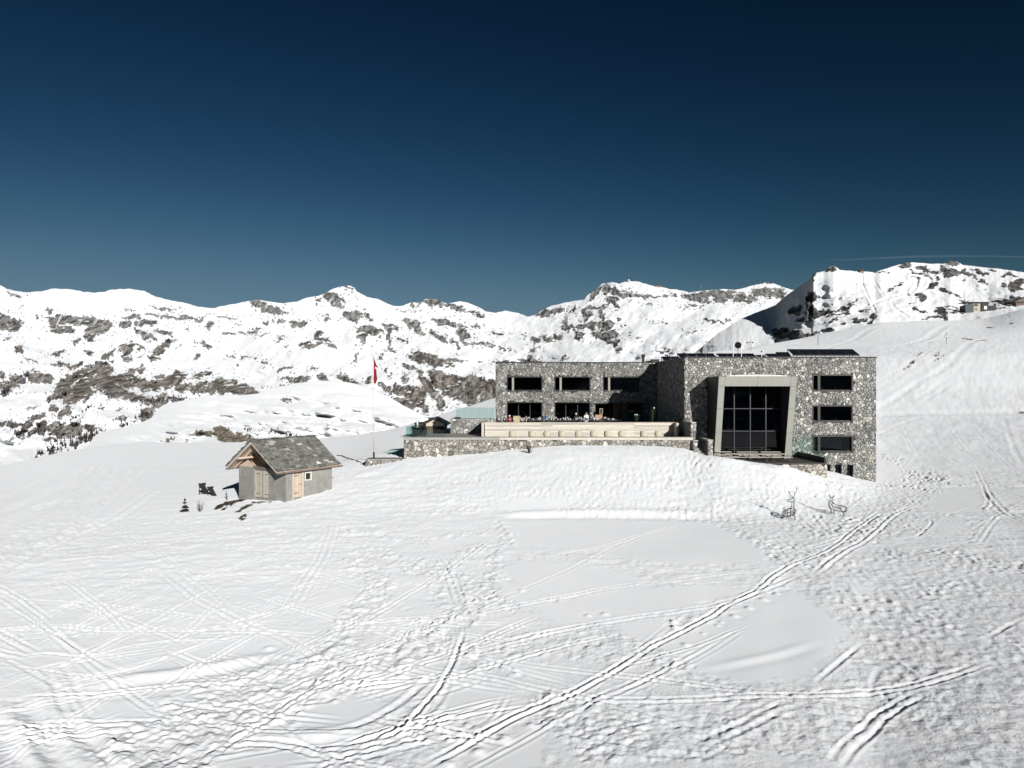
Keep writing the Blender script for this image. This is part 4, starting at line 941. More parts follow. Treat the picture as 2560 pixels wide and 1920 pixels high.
def room(par, x0, x1, y0, y1, z0, z1, mat_=None):
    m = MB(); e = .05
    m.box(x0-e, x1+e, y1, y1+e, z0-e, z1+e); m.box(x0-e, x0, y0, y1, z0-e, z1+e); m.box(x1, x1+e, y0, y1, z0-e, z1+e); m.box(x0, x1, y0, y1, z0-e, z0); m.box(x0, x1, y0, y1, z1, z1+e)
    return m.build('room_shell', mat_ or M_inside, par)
def window(h, Y, split, recess=.22, reveal_left=True, dark=True, frame_w=.10):
    x0, x1, z0, z1 = h; f = MB(); w = frame_w; ya = Y-.03; yb = Y+recess+.1
    f.box(x0, x1, ya, yb, z1-w, z1); f.box(x0, x1, ya, yb, z0, z0+w); f.box(x0, x0+w, ya, yb, z0+w, z1-w); f.box(x1-w, x1, ya, yb, z0+w, z1-w)
    f.box(x0+w, x1-w, Y+recess-.05, Y+recess+.05, z0+w, z0+w+.06)
    win = f.build('window', M_frame, lodge)
    xs = x0+(x1-x0)*split
    m = MB(); m.box(xs-.09, xs+.17, Y+.02, yb, z0+w, z1-w); m.build('mullion', M_frame if not reveal_left else M_reveal, win)
    for a, b in ((x0+w, xs-.09), (xs+.17, x1-w)):
        m = MB(); m.box(a, b, Y+recess, Y+recess+.02, z0+w+.06, z1-w); m.build('pane', M_glass, win)
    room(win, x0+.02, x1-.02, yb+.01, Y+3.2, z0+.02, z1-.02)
    return win
for k, h in enumerate(mwin):
    wn_ = window(h, Y1, .165, reveal_left=False, frame_w=.13)
    m = MB()
    if k < 2:
        for q in range(3): m.box(h[0]+1.15+q*.16, h[0]+1.22+q*.16, Y1+.6, Y1+.8, h[2]+.2, h[2]+.75-q*.12)
        m.build('book', M_curt, wn_)
        m = MB(); m.lathe((h[0]+.5, Y1+.5, h[2]+.16), [(.05,0),(.07,.12),(.03,.2),(.05,.26)], 8); m.build('cup', M_white, wn_)
        m = MB(); m.lathe((h[0]+2.75, Y1+.7, h[2]+.16), [(.16,0),(.12,.12),(.05,.3),(.03,.42)], 8); m.build('table_lamp', M_white, wn_)
    else:
        for q in range(28):
            x = h[0]+.95+q*.085; m.box(x, x+.055, Y1+.48+.05*(q % 2), Y1+.52+.05*(q % 2), h[2]+.2, h[3]-.32)
        m.build('curtain', M_curt, wn_)
for h in wwin:
    wn_ = window(h, Y2, .165)
    m = MB(); m.prism([(h[0]+1.2, Y2+.7, h[2]+.18), (h[1]-.3, Y2+.7, h[2]+.18), (h[1]-.4, Y2+.7, h[2]+.42), (h[0]+2.4, Y2+.7, h[2]+.24), (h[0]+1.4, Y2+.7, h[2]+.36)], (0,.5,0)); m.build('bed_linen', M_curt, wn_)
for k, h in enumerate(wdoor):
    x0, x1, z0, z1 = h; rec = .75 if k < 2 else 1.3
    f = MB(); f.box(x0, x1, Y2-.03, Y2+rec, z1-.1, z1); f.box(x1-.1, x1, Y2-.03, Y2+rec, z0, z1-.1); f.box(x0, x0+.1, Y2-.03, Y2+.05, z0, z1-.1)
    f.box(x0+.1, x1-.1, Y2+rec-.03, Y2+rec+.05, z0, z0+.08)
    for q in (.33, .66): f.box(x0+(x1-x0)*q-.04, x0+(x1-x0)*q+.04, Y2+rec-.03, Y2+rec+.05, z0+.08, z1-.1)
    wn_ = f.build('sliding_door', M_frame, lodge)
    m = MB(); m.box(x0, x0+.1, Y2+.051, Y2+rec, z0, z1-.1); m.build('reveal', M_reveal, wn_)
    if k < 2:
        m = MB(); m.box(x0+.1, x1-.1, Y2+rec, Y2+rec+.02, z0+.08, z1-.1); m.build('pane', M_glass, wn_)
    else:
        m = MB(); m.box(x0+.1, x0+2.4, Y2+rec, Y2+rec+.02, z0+.08, z1-.1); m.build('pane', M_glass, wn_); m = MB(); m.box(x0+4.3, x1-.1, Y2+rec, Y2+rec+.02, z0+.08, z1-.1); m.build('pane', M_glass, wn_)
        for q in (2.42, 3.42): m = MB(); m.box(x0+q, x0+q+.86, Y2+rec-.04, Y2+rec+.03, z0+.05, z1-.1); m.build('door_leaf', M_brown, wn_)
        m = MB(); m.box(x0-.0, x0+.9, Y2-.04, Y2-.02, z0+.1, z0+.6); 
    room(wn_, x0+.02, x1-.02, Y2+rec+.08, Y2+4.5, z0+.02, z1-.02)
for h in slots:
    m = MB(); w = .04; m.box(h[0], h[0]+w, Y1+.1, Y1+.4, h[2], h[3]); m.box(h[1]-w, h[1], Y1+.1, Y1+.4, h[2], h[3]); m.box(h[0]+w, h[1]-w, Y1+.1, Y1+.4, h[3]-w, h[3])
    wn_ = m.build('slot_window', M_cope, lodge)
    m = MB(); m.box(h[0]+w, h[1]-w, Y1+.3, Y1+.32, h[2], h[3]-w); m.build('pane', M_glass, wn_)
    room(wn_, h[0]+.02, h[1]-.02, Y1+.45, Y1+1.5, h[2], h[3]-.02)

# the leaning entrance frame: a metal box that stands 4 m out of the facade
FX0, FX1, FT = 20.4, 28.16, 1.30
def fy(z): return 70.1+(FT-z)*.205         # front plane leans outward at the top
ef = thing('entrance_frame_anchor', None, None) if False else None
m = MB()
zb = -7.0; fl = .64; lt = .98
def slab(m, x0, x1, za, zb_, yb):
    m.add([(x0,fy(zb_),zb_),(x1,fy(zb_),zb_),(x1,yb,zb_),(x0,yb,zb_),(x0,fy(za),za),(x1,fy(za),za),(x1,yb,za),(x0,yb,za)],
          [(0,3,2,1),(4,5,6,7),(0,1,5,4),(1,2,6,5),(2,3,7,6),(3,0,4,7)])
# core in dark metal, pale cladding panels set on its front with open joints
slab(m, FX0+.02, FX0+fl-.02, FT-.02, zb, Y1-.08); slab(m, FX1-fl+.02, FX1-.02, FT-.02, zb, Y1-.08); slab(m, FX0+fl-.02, FX1-fl+.02, FT-.02, FT-lt+.02, Y1-.08)
efr = m.build('entrance_frame', M_cope, lodge)
def clad(x0, x1, za, zb_):
    m = MB(); g = .012; a = .035
    m.add([(x0+g,fy(zb_)-a,zb_+g),(x1-g,fy(zb_)-a,zb_+g),(x1-g,fy(zb_)+.05,zb_+g),(x0+g,fy(zb_)+.05,zb_+g),(x0+g,fy(za)-a,za-g),(x1-g,fy(za)-a,za-g),(x1-g,fy(za)+.05,za-g),(x0+g,fy(za)+.05,za-g)],
          [(0,3,2,1),(4,5,6,7),(0,1,5,4),(1,2,6,5),(2,3,7,6),(3,0,4,7)])
    m.build('panel', M_entry, efr)
xm = (FX0+FX1)/2
clad(FX0+fl, xm, FT, FT-lt); clad(xm, FX1-fl, FT, FT-lt)
for x0, x1 in ((FX0, FX0+fl), (FX1-fl, FX1)):
    for za, zb_ in ((FT, FT-lt), (FT-lt, -1.9), (-1.9, -4.35), (-4.35, -7.0)): clad(x0, x1, za, zb_)
for xa, xb, par in ((FX0-.015, FX0+.018, 0), (FX1-.018, FX1+.015, 0)):
    m = MB(); slab(m, xa, xb, FT, zb, Y1-.08); m.build('side_cladding_shade', M_cope, efr)  # dark metal here puts the shade of the frame's sides into their colour
m = MB(); slab(m, FX0, FX1, FT+.02, FT, Y1-.08); m.build('top_cladding', M_entry, efr)
m = MB()
for i in range(24):
    x0 = 21.3+i*.26; hgt = .13*math.sin(math.pi*min(1, (i+1)/24.0))**.5+.02*rng.random()
    m.box(x0, x0+.262, 70.35+.1*rng.random(), 73.9, FT+.021, FT+.03+hgt)
m.build('snow_cap', M_snow, efr)
gy = 72.7; gx0, gx1 = FX0+fl, FX1-fl
m = MB()
for x in (1835, 1875, 1914): X = (x-1280)/F*gy; m.box(X-.05, X+.05, gy-.1, gy+.06, zb, FT-lt)
for z_ in (-1.95, -4.25): m.box(gx0, gx1, gy-.07, gy+.05, z_-.04, z_+.04)
m.box(gx0, gx1, gy-.1, gy+.06, zb, zb+.12)
gw = m.build('glazing_bar', mat('glazing_metal', (.022,.022,.028), .4), efr)
xs = [gx0]+[(x-1280)/F*gy for x in (1835, 1875, 1914)]+[gx1]; zs = [zb+.12, -4.25, -1.95, FT-lt]
for i in range(4):
    for j in range(3):
        m = MB(); m.box(xs[i]+(.05 if i else 0), xs[i+1]-(.05 if i < 3 else 0), gy, gy+.02, zs[j]+(.04 if j else 0), zs[j+1]-(.04 if j < 2 else 0)); m.build('pane', M_glass, efr)
room(efr, gx0, gx1, gy+.1, 79, zb, FT-lt)
m = MB()
for x in (23.0, 25.1, 26.6): m.box(x, x+.35, 76, 76.3, zb, -3.2)
m.box(gx0, gx1, 75.5, 79, -3.2, -3.0); m.build('inner_column', mat('inner_wall', (.12,.115,.11), .8), efr)
m = MB(); m.box(24.2, 24.6, 73.6, 73.65, -6.9, -5.0); m.build('inner_door', M_brown, efr)

# ================================================================== TERRACES
tw = thing('retaining_wall', 'long low stone retaining wall with a pale cap holding the sun terrace above the snow', 'wall', (3.5, 69.8, -8))
m = MB(); m.box(-10.58, 17.68, 69.8, 70.3, -8.5, -4.95); m.box(-10.58, -10.1, 70.3, 80, -8.5, -4.95); m.build('wall', M_mortar, tw)
stone_face((0,69.8,0), (1,0,0), (0,0,1), (0,-1,0), (-10.6, 17.7, -8.2, -4.95), [], tw, M_stone2, random.Random(5), single=300, pitch=.36, bright=.5)
stone_face((-10.6,0,0), (0,1,0), (0,0,1), (-1,0,0), (69.8, 80, -8.2, -4.95), [], tw, M_stone2, random.Random(6), pitch=.5)
m = MB(); m.box(-10.68, -1.2, 69.7, 70.75, -4.95, -4.69); m.build('cap', M_cap, tw)
m = MB(); m.box(-1.195, 17.75, 69.7, 70.75, -4.95, -4.70); m.build('cap', M_capw, tw)
tf = MB(); tf.box(-10.1, 17.68, 70.3, 75.1, -5.3, -4.951); tf.box(-10.1, -3.0, 75.1, 80, -5.3, -4.951)
tag(tf.build('promenade_floor', M_floor), kind='structure')
tf = MB(); tf.box(-2.9, 18.1, 75.35, 88.4, -5.3, -4.2); tf.box(-6.4, -2.9, 80.5, 88.4, -5.3, -4.2)
tag(tf.build('terrace_floor', M_floor), kind='structure')
# boarded wall
bwl = thing('boarded_wall', 'long wall of weathered horizontal larch boards behind the round chairs', 'wall', (7.2, 75, -4.95))
m = MB(); m.box(-2.87, 17.3, 75.04, 75.34, -4.95, -3.52); m.build('core', M_dark, bwl)
rg = random.Random(3); zt = -3.5
m = MB(); m.box(-2.9, 17.33, 74.92, 75.4, -3.52, -3.46); m.build('top_board', M_wood, bwl)
for r in range(7):
    h_ = .205; za = -3.53-r*h_; cuts = [-2.87]+sorted([3.1+rg.uniform(-.1,2.5)*(r % 3 == 1), 8.6+rg.uniform(-.2,.3), 12.9+rg.uniform(-.1,.1)])+[17.3]
    for a, b in zip(cuts[:-1], cuts[1:]):
        m = MB(); d = rg.uniform(0, .012); m.box(a+.006, b-.006, 75.0-d, 75.035, za-h_+.014, za, rg.random()); m.build('board', M_wood, bwl)
m = MB(); m.box(17.08, 17.33, 73.8, 74.9, -4.95, -3.46); m.build('end_wall', M_capw, bwl)
m = MB(); m.box(-3.2, -2.95, 74.6, 80.3, -4.95, -3.46); m.build('end_wall', M_capw, bwl)
# raised stone block left of the boards
sb_ = thing('terrace_stone_wall', 'tall rough stone wall of the upper terrace left of the boarded wall', 'wall', (-5, 80, -5))
m = MB(); m.box(-6.9, -3.2, 80, 80.5, -5, -3.42); m.box(-6.9, -6.4, 80.5, 88.4, -5, -3.42); m.build('wall', M_mortar, sb_)
stone_face((0,80,0), (1,0,0), (0,0,1), (0,-1,0), (-6.92, -3.2, -4.95, -3.3), [], sb_, M_stone, random.Random(9), single=60, pitch=.36, drop=.2)
stone_face((-6.9,0,0), (0,1,0), (0,0,1), (-1,0,0), (80, 88.4, -5.2, -3.3), [], sb_, M_stone, random.Random(10), pitch=.5)
m = MB(); m.box(-3.2, -1.0, 80, 80.5, -4.2, -3.42); m.build('low_wall', M_mortar, sb_)
stone_face((0,80,0), (1,0,0), (0,0,1), (0,-1,0), (-3.19, -1.0, -4.2, -3.35), [], sb_, M_stone, random.Random(12), pitch=.36)
# paved bay and entrance deck
dk = thing('entrance_deck', 'dark raised deck with a stone front in front of the tall entrance window', 'terrace', (24, 71, -7))
m = MB(); m.box(18.4, 29.98, 67.7, 74.25, -11, -7.12); m.build('base', M_mortar, dk)
for i in range(26):
    m = MB(); m.box(18.4, 30.0, 67.65+i*.252, 67.65+i*.252+.24, -7.12, -7.0, .5); m.build('board', M_tile, dk)
stone_face((0,67.7,0), (1,0,0), (0,0,1), (0,-1,0), (18.4, 30.0, -10.5, -7.14), [], dk, M_stone2, random.Random(14), pitch=.42, bright=.6)
stone_face((30.0,0,0), (0,1,0), (0,0,1), (1,0,0), (67.7, 74.3, -10.5, -7.14), [], dk, M_stone2, random.Random(15), pitch=.42)
m = MB(); m.box(29.8, 30.0, 67.72, 74.2, -7.0, -6.52); m.build('side_parapet', M_cope, dk)

def glass_rail(label, pts, z0, z1, n, group='glass railings', post=True):
    a, b = Vector(pts[0]), Vector(pts[1]); t = thing('glass_railing', label, 'railing', ((a.x+b.x)/2, (a.y+b.y)/2, z0), 0, group)
    for i in range(n):
        p = a+(b-a)*(i/n); q = a+(b-a)*((i+1)/n); u = (q-p).normalized(); w = Vector((-u.y, u.x))*.012
        p = p+u*.012; q = q-u*.012
        m = MB(); m.prism([(p.x-w.x,p.y-w.y,z0),(q.x-w.x,q.y-w.y,z0),(q.x+w.x,q.y+w.y,z0),(p.x+w.x,p.y+w.y,z0)], (0,0,z1-z0)); m.build('glass_panel', M_rail, t)
    m = MB(); u = (b-a).normalized(); w = Vector((-u.y, u.x))*.03
    m.prism([(a.x-w.x,a.y-w.y,z0-.02),(b.x-w.x,b.y-w.y,z0-.02),(b.x+w.x,b.y+w.y,z0-.02),(a.x+w.x,a.y+w.y,z0-.02)], (0,0,.06)); m.build('base_rail', M_frame, t)
    return t
glass_rail('glass railing on the cap at the left end of the retaining wall', [(-10.5,70.4),(-6.7,70.4)], -4.69, -3.62, 3)
glass_rail('glass railing running back from the left corner of the retaining wall', [(-10.5,70.5),(-10.45,79)], -4.9, -3.72, 4)
glass_rail('long glass railing above the raised stone wall left of the lodge', [(-6.35,80.25),(-1.95,80.25)], -3.3, -2.03, 6)
glass_rail('glass railing on the boarded wall in the shade of the lodge', [(11.6,75.25),(17.25,75.25)], -3.46, -2.26, 4)
glass_rail('greenish glass balustrade at the right edge of the entrance deck', [(29.9,67.8),(29.9,74.1)], -6.52, -4.80, 6)
glass_rail('small glass railing beside the stone steps', [(18.55,70.1),(18.55,72.2)], -5.2, -3.75, 2)

# steps and their stone piers at the right end of the terrace
def pier(x0, x1, y0, y1, z0, z1, label, seed):
    t = thing('stone_pier', label, 'pier', ((x0+x1)/2, y0, z0), 0, 'stone piers by the steps')
    m = MB(); m.box(x0+.01, x1-.01, y0, y1, z0, z1-.08); m.build('core', M_mortar, t)
    stone_face((0,y0,0), (1,0,0), (0,0,1), (0,-1,0), (x0, x1, z0, z1-.08), [], t, M_stone, random.Random(seed), single=40, pitch=.3, drop=.15, bright=.6)
    stone_face((x0,0,0), (0,1,0), (0,0,1), (-1,0,0), (y0, y1, z0, z1-.08), [], t, M_stone, random.Random(seed+1), pitch=.275)
    m = MB(); m.box(x0-.02, x1+.02, y0-.03, y1, z1-.08, z1); m.build('cap', M_capw, t)
pier(17.85, 18.35, 70.8, 74.2, -6.2, -3.25, 'tall stone pier before the corner of the lodge', 31)
pier(17.72, 18.1, 69.2, 69.78, -7.0, -4.95, 'short stone pier at the right end of the retaining wall', 33)
pier(18.95, 19.4, 68.6, 71.5, -7.4, -4.85, 'low stone pier at the foot of the steps, half in snow', 35)
st_ = thing('stone_steps', 'short flight of stone steps going up beside the boarded wall', 'steps', (17.5, 76, -5))
for i in range(5):
    m = MB(); m.box(17.4, 18.0, 75.0+i*.35, 76.8, -4.95+i*.16, -4.95+(i+1)*.16-.002); m.build('step', M_cap, st_)
st2 = thing('stone_steps', 'snowy stone steps going down to the right of the retaining wall', 'steps', (18.5, 69.4, -6.5))
for i in range(6):
    m = MB(); m.box(18.12, 18.93, 68.8+i*.33, 71.4, -6.6+i*.2, -6.6+(i+1)*.2-.002); m.build('step', M_cap, st2)
hr = thing('handrail', 'thin dark metal handrail slanting down the outer steps', 'handrail', (18.5, 69, -6))
m = MB(); m.tube([(18.9,68.5,-5.9),(18.6,70.2,-4.3),(18.5,71.6,-4.0)], .03); m.build('rail', M_black, hr)
for p in ((18.88,68.6,-6.9,-5.85),(18.6,70.2,-5.9,-4.3),(18.5,71.5,-5.6,-4.02)):
    m = MB(); m.tube([(p[0],p[1],p[2]),(p[0],p[1],p[3])], .025); m.build('post', M_black, hr)

# ================================================================== ROOF EQUIPMENT
def solar(xa, xb, yb, zb_, yt, zt_, n, label, posts=False, group='rows of solar panels on the lodge roof'):
    t = thing('solar_array', label, 'solar panels', ((xa+xb)/2, yb, MTOP), 0, group)
    for i in range(n):
        a = xa+(xb-xa)*i/n+.02; b = xa+(xb-xa)*(i+1)/n-.02
        d = Vector((0, yt-yb, zt_-zb_)); nrm = Vector((0, -(zt_-zb_), yt-yb)).normalized()*.04; sk = Vector((0, 0, 0))
        m = MB(); m.prism([(a,yb,zb_),(b,yb,zb_),(b,yt,zt_),(a,yt,zt_)], nrm); pn = m.build('solar_panel', M_panel, t)
        m = MB()
        for q in (1/3., 2/3.): p0 = Vector((a+(b-a)*q, yb, zb_))+nrm*1.02; m.prism([p0-Vector((.008,0,0)), p0+Vector((.008,0,0)), p0+Vector((.008,0,0))+d, p0-Vector((.008,0,0))+d], nrm*.15)
        m.build('cell_seam', M_frame, pn)
    m = MB(); m.box(xa, xb, yt-.05, yt, zt_-.09, zt_-.005); m.box(xa, xb, yb, yb+.05, zb_-.09, zb_-.005); m.build('support_rail', M_black, t, kind='stuff')
    for i in range(n+1):
        x = xa+.05+(xb-xa-.1)*i/n; m = MB(); m.box(x-.03, x+.03, yt-.12, yt-.06, MTOP-.04, zt_-.09); m.build('post', M_black, t)
        if posts: m = MB(); m.box(x-.03, x+.03, yb+.06, yb+.12, MTOP-.04, zb_-.09); m.build('post', M_black, t)
    return t
def xw(px, Y): return (px-1280)/F*Y
solar(xw(1694,76.2), xw(1786,76.2), 75.4, 3.42, 76.6, 3.88, 4, 'row of four tilted solar panels at the left corner of the high roof')
solar(xw(1793,76.2), xw(1886,76.2), 75.4, 3.42, 76.6, 3.87, 4, 'row of four tilted solar panels behind the round dish')
solar(xw(1890,79), xw(1912,79), 78, 3.45, 79.2, 3.84, 1, 'single low solar panel right of the round dish')
solar(xw(1914,81), xw(1944,81), 80, 3.5, 81.2, 4.08, 1, 'short solar panel pair stepping up to the big array', True)
solar(xw(1940,84), xw(1973,84), 83, 3.7, 84.2, 4.42, 1, 'solar panel just left of the big raised array', True)
solar(xw(1971,77.8), xw(2136,77.8), 76.6, 3.72, 78.2, 4.42, 7, 'big raised solar array on posts above the right part of the roof', True)
solar(xw(1653,86), xw(1697,86), 84.9, 3.5, 86.1, 3.98, 2, 'pair of solar panels on the roof where the two wings meet')
dish = thing('round_dish', 'round black disc held between two white poles on the roof edge', 'antenna', (xw(1845,76.9), 76.9, 3.3))
m = MB(); cx_, cz_ = xw(1845,76.9), Zp(863,76.9)
m.prism([(cx_+.36*math.cos(a*math.pi/14), 76.85, cz_+.36*math.sin(a*math.pi/14)) for a in range(28)], (0,.06,0)); m.build('disc', mat('dull_black', (.008,.008,.008), 1.0, .1, 5, spec=0), dish)
for px, top in ((1833, 859), (1853.5, 864)):
    m = MB(); m.tube([(xw(px,75.0), 75.0, 3.36), (xw(px,75.0), 75.0, Zp(top,75.0))], .045, 8); m.build('pole', M_white, dish)
m = MB(); m.tube([(cx_, 76.92, cz_-.3), (cx_, 76.92, 3.3)], .03); m.tube([(cx_, 76.92, cz_-.2), (xw(1853.5,75.0), 75.05, cz_-.35)], .02); m.build('bracket', M_black, dish, kind='stuff')
tag_ = thing('roof_pole', 'short white pole on the roof between the small solar panels', 'pole', (xw(1904,75.2), 75.2, 3.4))
m = MB(); m.tube([(xw(1904,75.2), 75.2, 3.4), (xw(1904,75.2), 75.2, Zp(881,75.2))], .05, 8); m.build('mast', M_white, tag_); m = MB(); m.lathe((xw(1904,75.2), 75.2, Zp(881,75.2)), [(.03,0),(.07,.05),(.07,.14),(.02,.18)], 8); m.build('vent_cap', M_cope, tag_)
chim = thing('chimney', 'dark steel chimney with a flared top on the left wing roof', 'chimney', (xw(1608,91), 91, 3.2))
m = MB(); m.lathe((xw(1608,91), 91, 3.1), [(.17,0),(.17,1.0)], 12); m.build('pipe', M_cope, chim); m = MB(); m.lathe((xw(1608,91), 91, 4.1), [(.18,0),(.25,.12),(.27,.38),(.2,.42)], 12); m.build('cowl', M_cope, chim)
for a, b, c_, h_, l in ((1618,1628,93,.35,'low dark roof box beside the steel chimney'), (1630,1648,92,.5,'wide dark ventilation box on the roof right of the steel chimney')):
    v = thing('roof_vent', l, 'ventilation box', (xw((a+b)/2,c_), c_, 3.1)); m = MB(); m.box(xw(a,c_), xw(b,c_), c_, c_+1, 3.1, 3.35+h_); m.build('housing', M_dark, v)
    m = MB(); m.box(xw(a,c_)-.04, xw(b,c_)+.04, c_-.05, c_+1.05, 3.351+h_, 3.43+h_); m.build('lid', M_cope, v)

# ================================================================== THINGS ON THE TERRACES
def lounge_chair():
    t = thing('round_chair', 'x', 'chair', (0,0,0))
    m = MB(); vs = []; fs = []; n = 14                      # shell: a curved round back
    for j in range(7):
        zz = .12+.62*j/6.0; wv = math.sqrt(max(0.03, 1-((zz-.40)/.44)**2))
        for i in range(n):
            a = (i/(n-1.0)-.5)*2.5*wv; r = .40; vs.append((r*math.sin(a), -r*math.cos(a)+.05, zz))
    for j in range(7):
        for i in range(n): x, y, zz = vs[j*n+i]; vs.append((x*.93, y*.93+.01, zz))
    for j in range(6):
        for i in range(n-1):
            a = j*n+i; fs.append((a, a+1, a+n+1, a+n)); b = a+7*n; fs.append((b, b+n, b+n+1, b+1))
    for i in range(n-1): fs.append((i, i+7*n, i+1+7*n, i+1)); a = 6*n+i; fs.append((a, a+1, a+1+7*n, a+7*n))
    for j in range(6): a = j*n; fs.append((a, a+n, a+n+7*n, a+7*n)); a = j*n+n-1; fs.append((a, a+7*n, a+8*n, a+n))
    m.add(vs, fs); m.build('backrest', M_wick, t, w=False, smooth=True)
    m = MB(); m.lathe((0, .05, .28), [(.30,0),(.34,.03),(.34,.08),(.28,.11)], 16); m.build('seat', M_wick, t, w=False)
    for x, y in ((-.22,-.15),(.22,-.15),(-.22,.25),(.22,.25)):
        m = MB(); m.tube([(x*1.1, y*1.1, 0), (x, y, .29)], .018, 6); m.build('leg', M_black, t, w=False)
    return t
M_wick = mat('woven_straw', (.33,.305,.23), .8, .2, 30, bump=.004, bscale=60)
proto = lounge_chair(); xs_c = [1281,1330,1367,1404.6,1446,1484,1519,1554,1609,1645]
lab = ['leftmost round woven chair, well apart from the others','second round woven chair from the left before the boarded wall','third round woven chair from the left before the boarded wall','fourth round woven chair from the left before the boarded wall','fifth round woven chair from the left before the boarded wall',
 'fifth round woven chair from the right before the boarded wall','fourth round woven chair from the right before the boarded wall','third round woven chair from the right, left of the wide gap','second round woven chair from the right, right of the wide gap','rightmost round woven chair, nearest the end of the boarded wall']
for i, px in enumerate(xs_c):
    o = proto if i == 0 else copy_tree(proto)
    o.location = (xw(px,73.2), 73.2, -4.95); o.rotation_euler.z = random.uniform(-.25,.25); o.scale = (1.0,1.0,.96); o['label'] = lab[i]; o['group'] = 'round chairs along the boarded wall'

def picnic(label, px, Y, first=[None], s=1.0):
    if first[0] is None:
        t = thing('picnic_table', label, 'picnic table', (0,0,0))
        for k in range(4): m = MB(); m.box(-1.05, 1.05, -.36+k*.185, -.36+k*.185+.17, .72, .76, .3+.2*k); m.build('table_board', M_capw, t, w=False)
        for y in (-.72, .55):
            m = MB(); m.box(-1.0, 1.0, y, y+.24, .42, .46, .6); m.build('bench', M_capw, t, w=False)
        for x in (-.75, .75):
            m = MB(); m.box(x-.04, x+.04, -.70, .78, .36, .418); m.build('crossbar', M_black, t, w=False)
            for y in (-.62, -.3, .25, .66): m = MB(); m.tube([(x, y, 0), (x, y*.9, .36 if abs(y) > .5 else .718)], .03, 6); m.build('leg', M_black, t, w=False)
        first[0] = t
    else: t = copy_tree(first[0]); t['label'] = label
    t.location = (xw(px,Y), Y, -7.0); t['group'] = 'picnic tables on the entrance deck'; t.scale = (s,.8,1); return t
picnic('front left picnic table on the entrance deck, partly behind the snow', 1838, 69.3)
picnic('front middle picnic table on the entrance deck', 1893, 69.2, s=1.05)
picnic('front right picnic table on the entrance deck, next to the dark parapet', 1950, 69.2, s=1.05)
picnic('back left picnic table under the tall entrance window', 1808, 71.6, s=.75)
picnic('back middle picnic table under the tall entrance window', 1867, 71.4)
picnic('back right picnic table under the tall entrance window', 1925, 71.4, s=.95)

# bistro tables and dark chairs of the upper terrace
def bistro():
    t = thing('terrace_table', 'x', 'table', (0,0,0))
    m = MB(); m.box(-.42, .42, -.42, .42, .72, .75); m.build('tabletop', M_tt, t, w=False)
    m = MB(); m.tube([(0,0,0.02),(0,0,.72)], .03, 8); m.build('leg', M_black, t, w=False)
    m = MB(); m.box(-.25,.25,-.25,.25,0,.02); m.build('base', M_black, t, w=False)
    return t
def dchair():
    t = thing('terrace_chair', 'x', 'chair', (0,0,0))
    m = MB(); m.box(-.22,.22,-.22,.22,.43,.47); m.build('seat', M_dark, t, w=False)
    m = MB(); m.box(-.22,.22,.19,.23,.55,.86); m.build('backrest', M_dark, t, w=False)
    for x in (-.2,.2):
        for y in (-.2,.21): m = MB(); m.tube([(x,y,0),(x,y,.43 if y < 0 else .86)], .014, 5); m.build('leg', M_black, t, w=False)
    return t
M_tt = mat('dark_table_top', (.05,.048,.045), .5, .2, 3)
tb, ch = bistro(), dchair(); n_t = 0
rows = [(76.6, 9, 0), (78.8, 9, .5), (81.0, 8, 0), (83.4, 9, .4)]
rr2 = random.Random(77); tables = []; fb = True; fc = True
for ri, (Y, n, off) in enumerate(rows):
    for i in range(n):
        X = -1.6+(i+off)*1.52+rr2.uniform(-.1,.1)
        if X > 12.5: continue
        o = tb if fb else copy_tree(tb); fb = False; o.location = (X, Y, -4.2+(.18 if ri == 0 else .08)); o.rotation_euler.z = rr2.uniform(-.1,.1)
        o['label'] = 'small square dark table among the crowded chairs of the upper terrace'; o['group'] = 'dark tables of the upper terrace'; tables.append((X, Y, o.location.z))
        for dx, dy, rz in ((-.62,0,R(90)),(.62,0,R(-90)),(0,.62,0)):
            if rr2.random() < .12: continue
            c_ = ch if fc else copy_tree(ch); fc = False; c_.location = (X+dx+rr2.uniform(-.06,.06), Y+dy+rr2.uniform(-.06,.06), o.location.z); c_.rotation_euler.z = rz+rr2.uniform(-.3,.3)
            c_['label'] = 'dark terrace chair drawn up to a small square table behind the boarded wall'; c_['group'] = 'dark chairs of the upper terrace'
gm_ = bpy.data.meshes.new('drinking_glass'); q = MB(); q.lathe((0,0,0), [(.035,0),(.045,.16),(.04,.165)], 8)
gm_.from_pydata(q.v, [], q.f); gm_.materials.append(M_white)
gl2 = MB(); gl2.lathe((0,0,0), [(.12,0),(.14,.02)], 12); pm_ = bpy.data.meshes.new('plate'); pm_.from_pydata(gl2.v, [], gl2.f); pm_.materials.append(M_white)
for k, (X, Y, z0) in enumerate(tables):
    for j in range(3):
        nm = 'drinking_glass' if j < 2 else 'plate'
        o = link(nm, gm_ if j < 2 else pm_); o.location = (X+rr2.uniform(-.33,.33), Y+rr2.uniform(-.33,.33), z0+.751)
        tag(o, 'pale drinking glass standing on a dark terrace table' if j < 2 else 'white plate lying on a dark terrace table', 'glass' if j < 2 else 'plate', 'glasses on the terrace tables' if j < 2 else 'plates on the terrace tables')
def simple(name, label, cat, pieces, loc):
    t = thing(name, label, cat, loc)
    for nm, mb, mt in pieces: mb.build(nm, mt, t)
    return t
M_beige = mat('plywood', (.30,.24,.15), .7, .15, 3, stretch=(1,1,4))
Yt = 75.9
m1 = MB(); m1.box(xw(1284,Yt), xw(1298,Yt), Yt, Yt+.5, -4.2, Zp(1041,Yt)); m2 = MB(); m2.box(xw(1283,Yt)-.03, xw(1298,Yt)+.03, Yt-.03, Yt+.53, Zp(1041,Yt)+.001, Zp(1041,Yt)+.04)
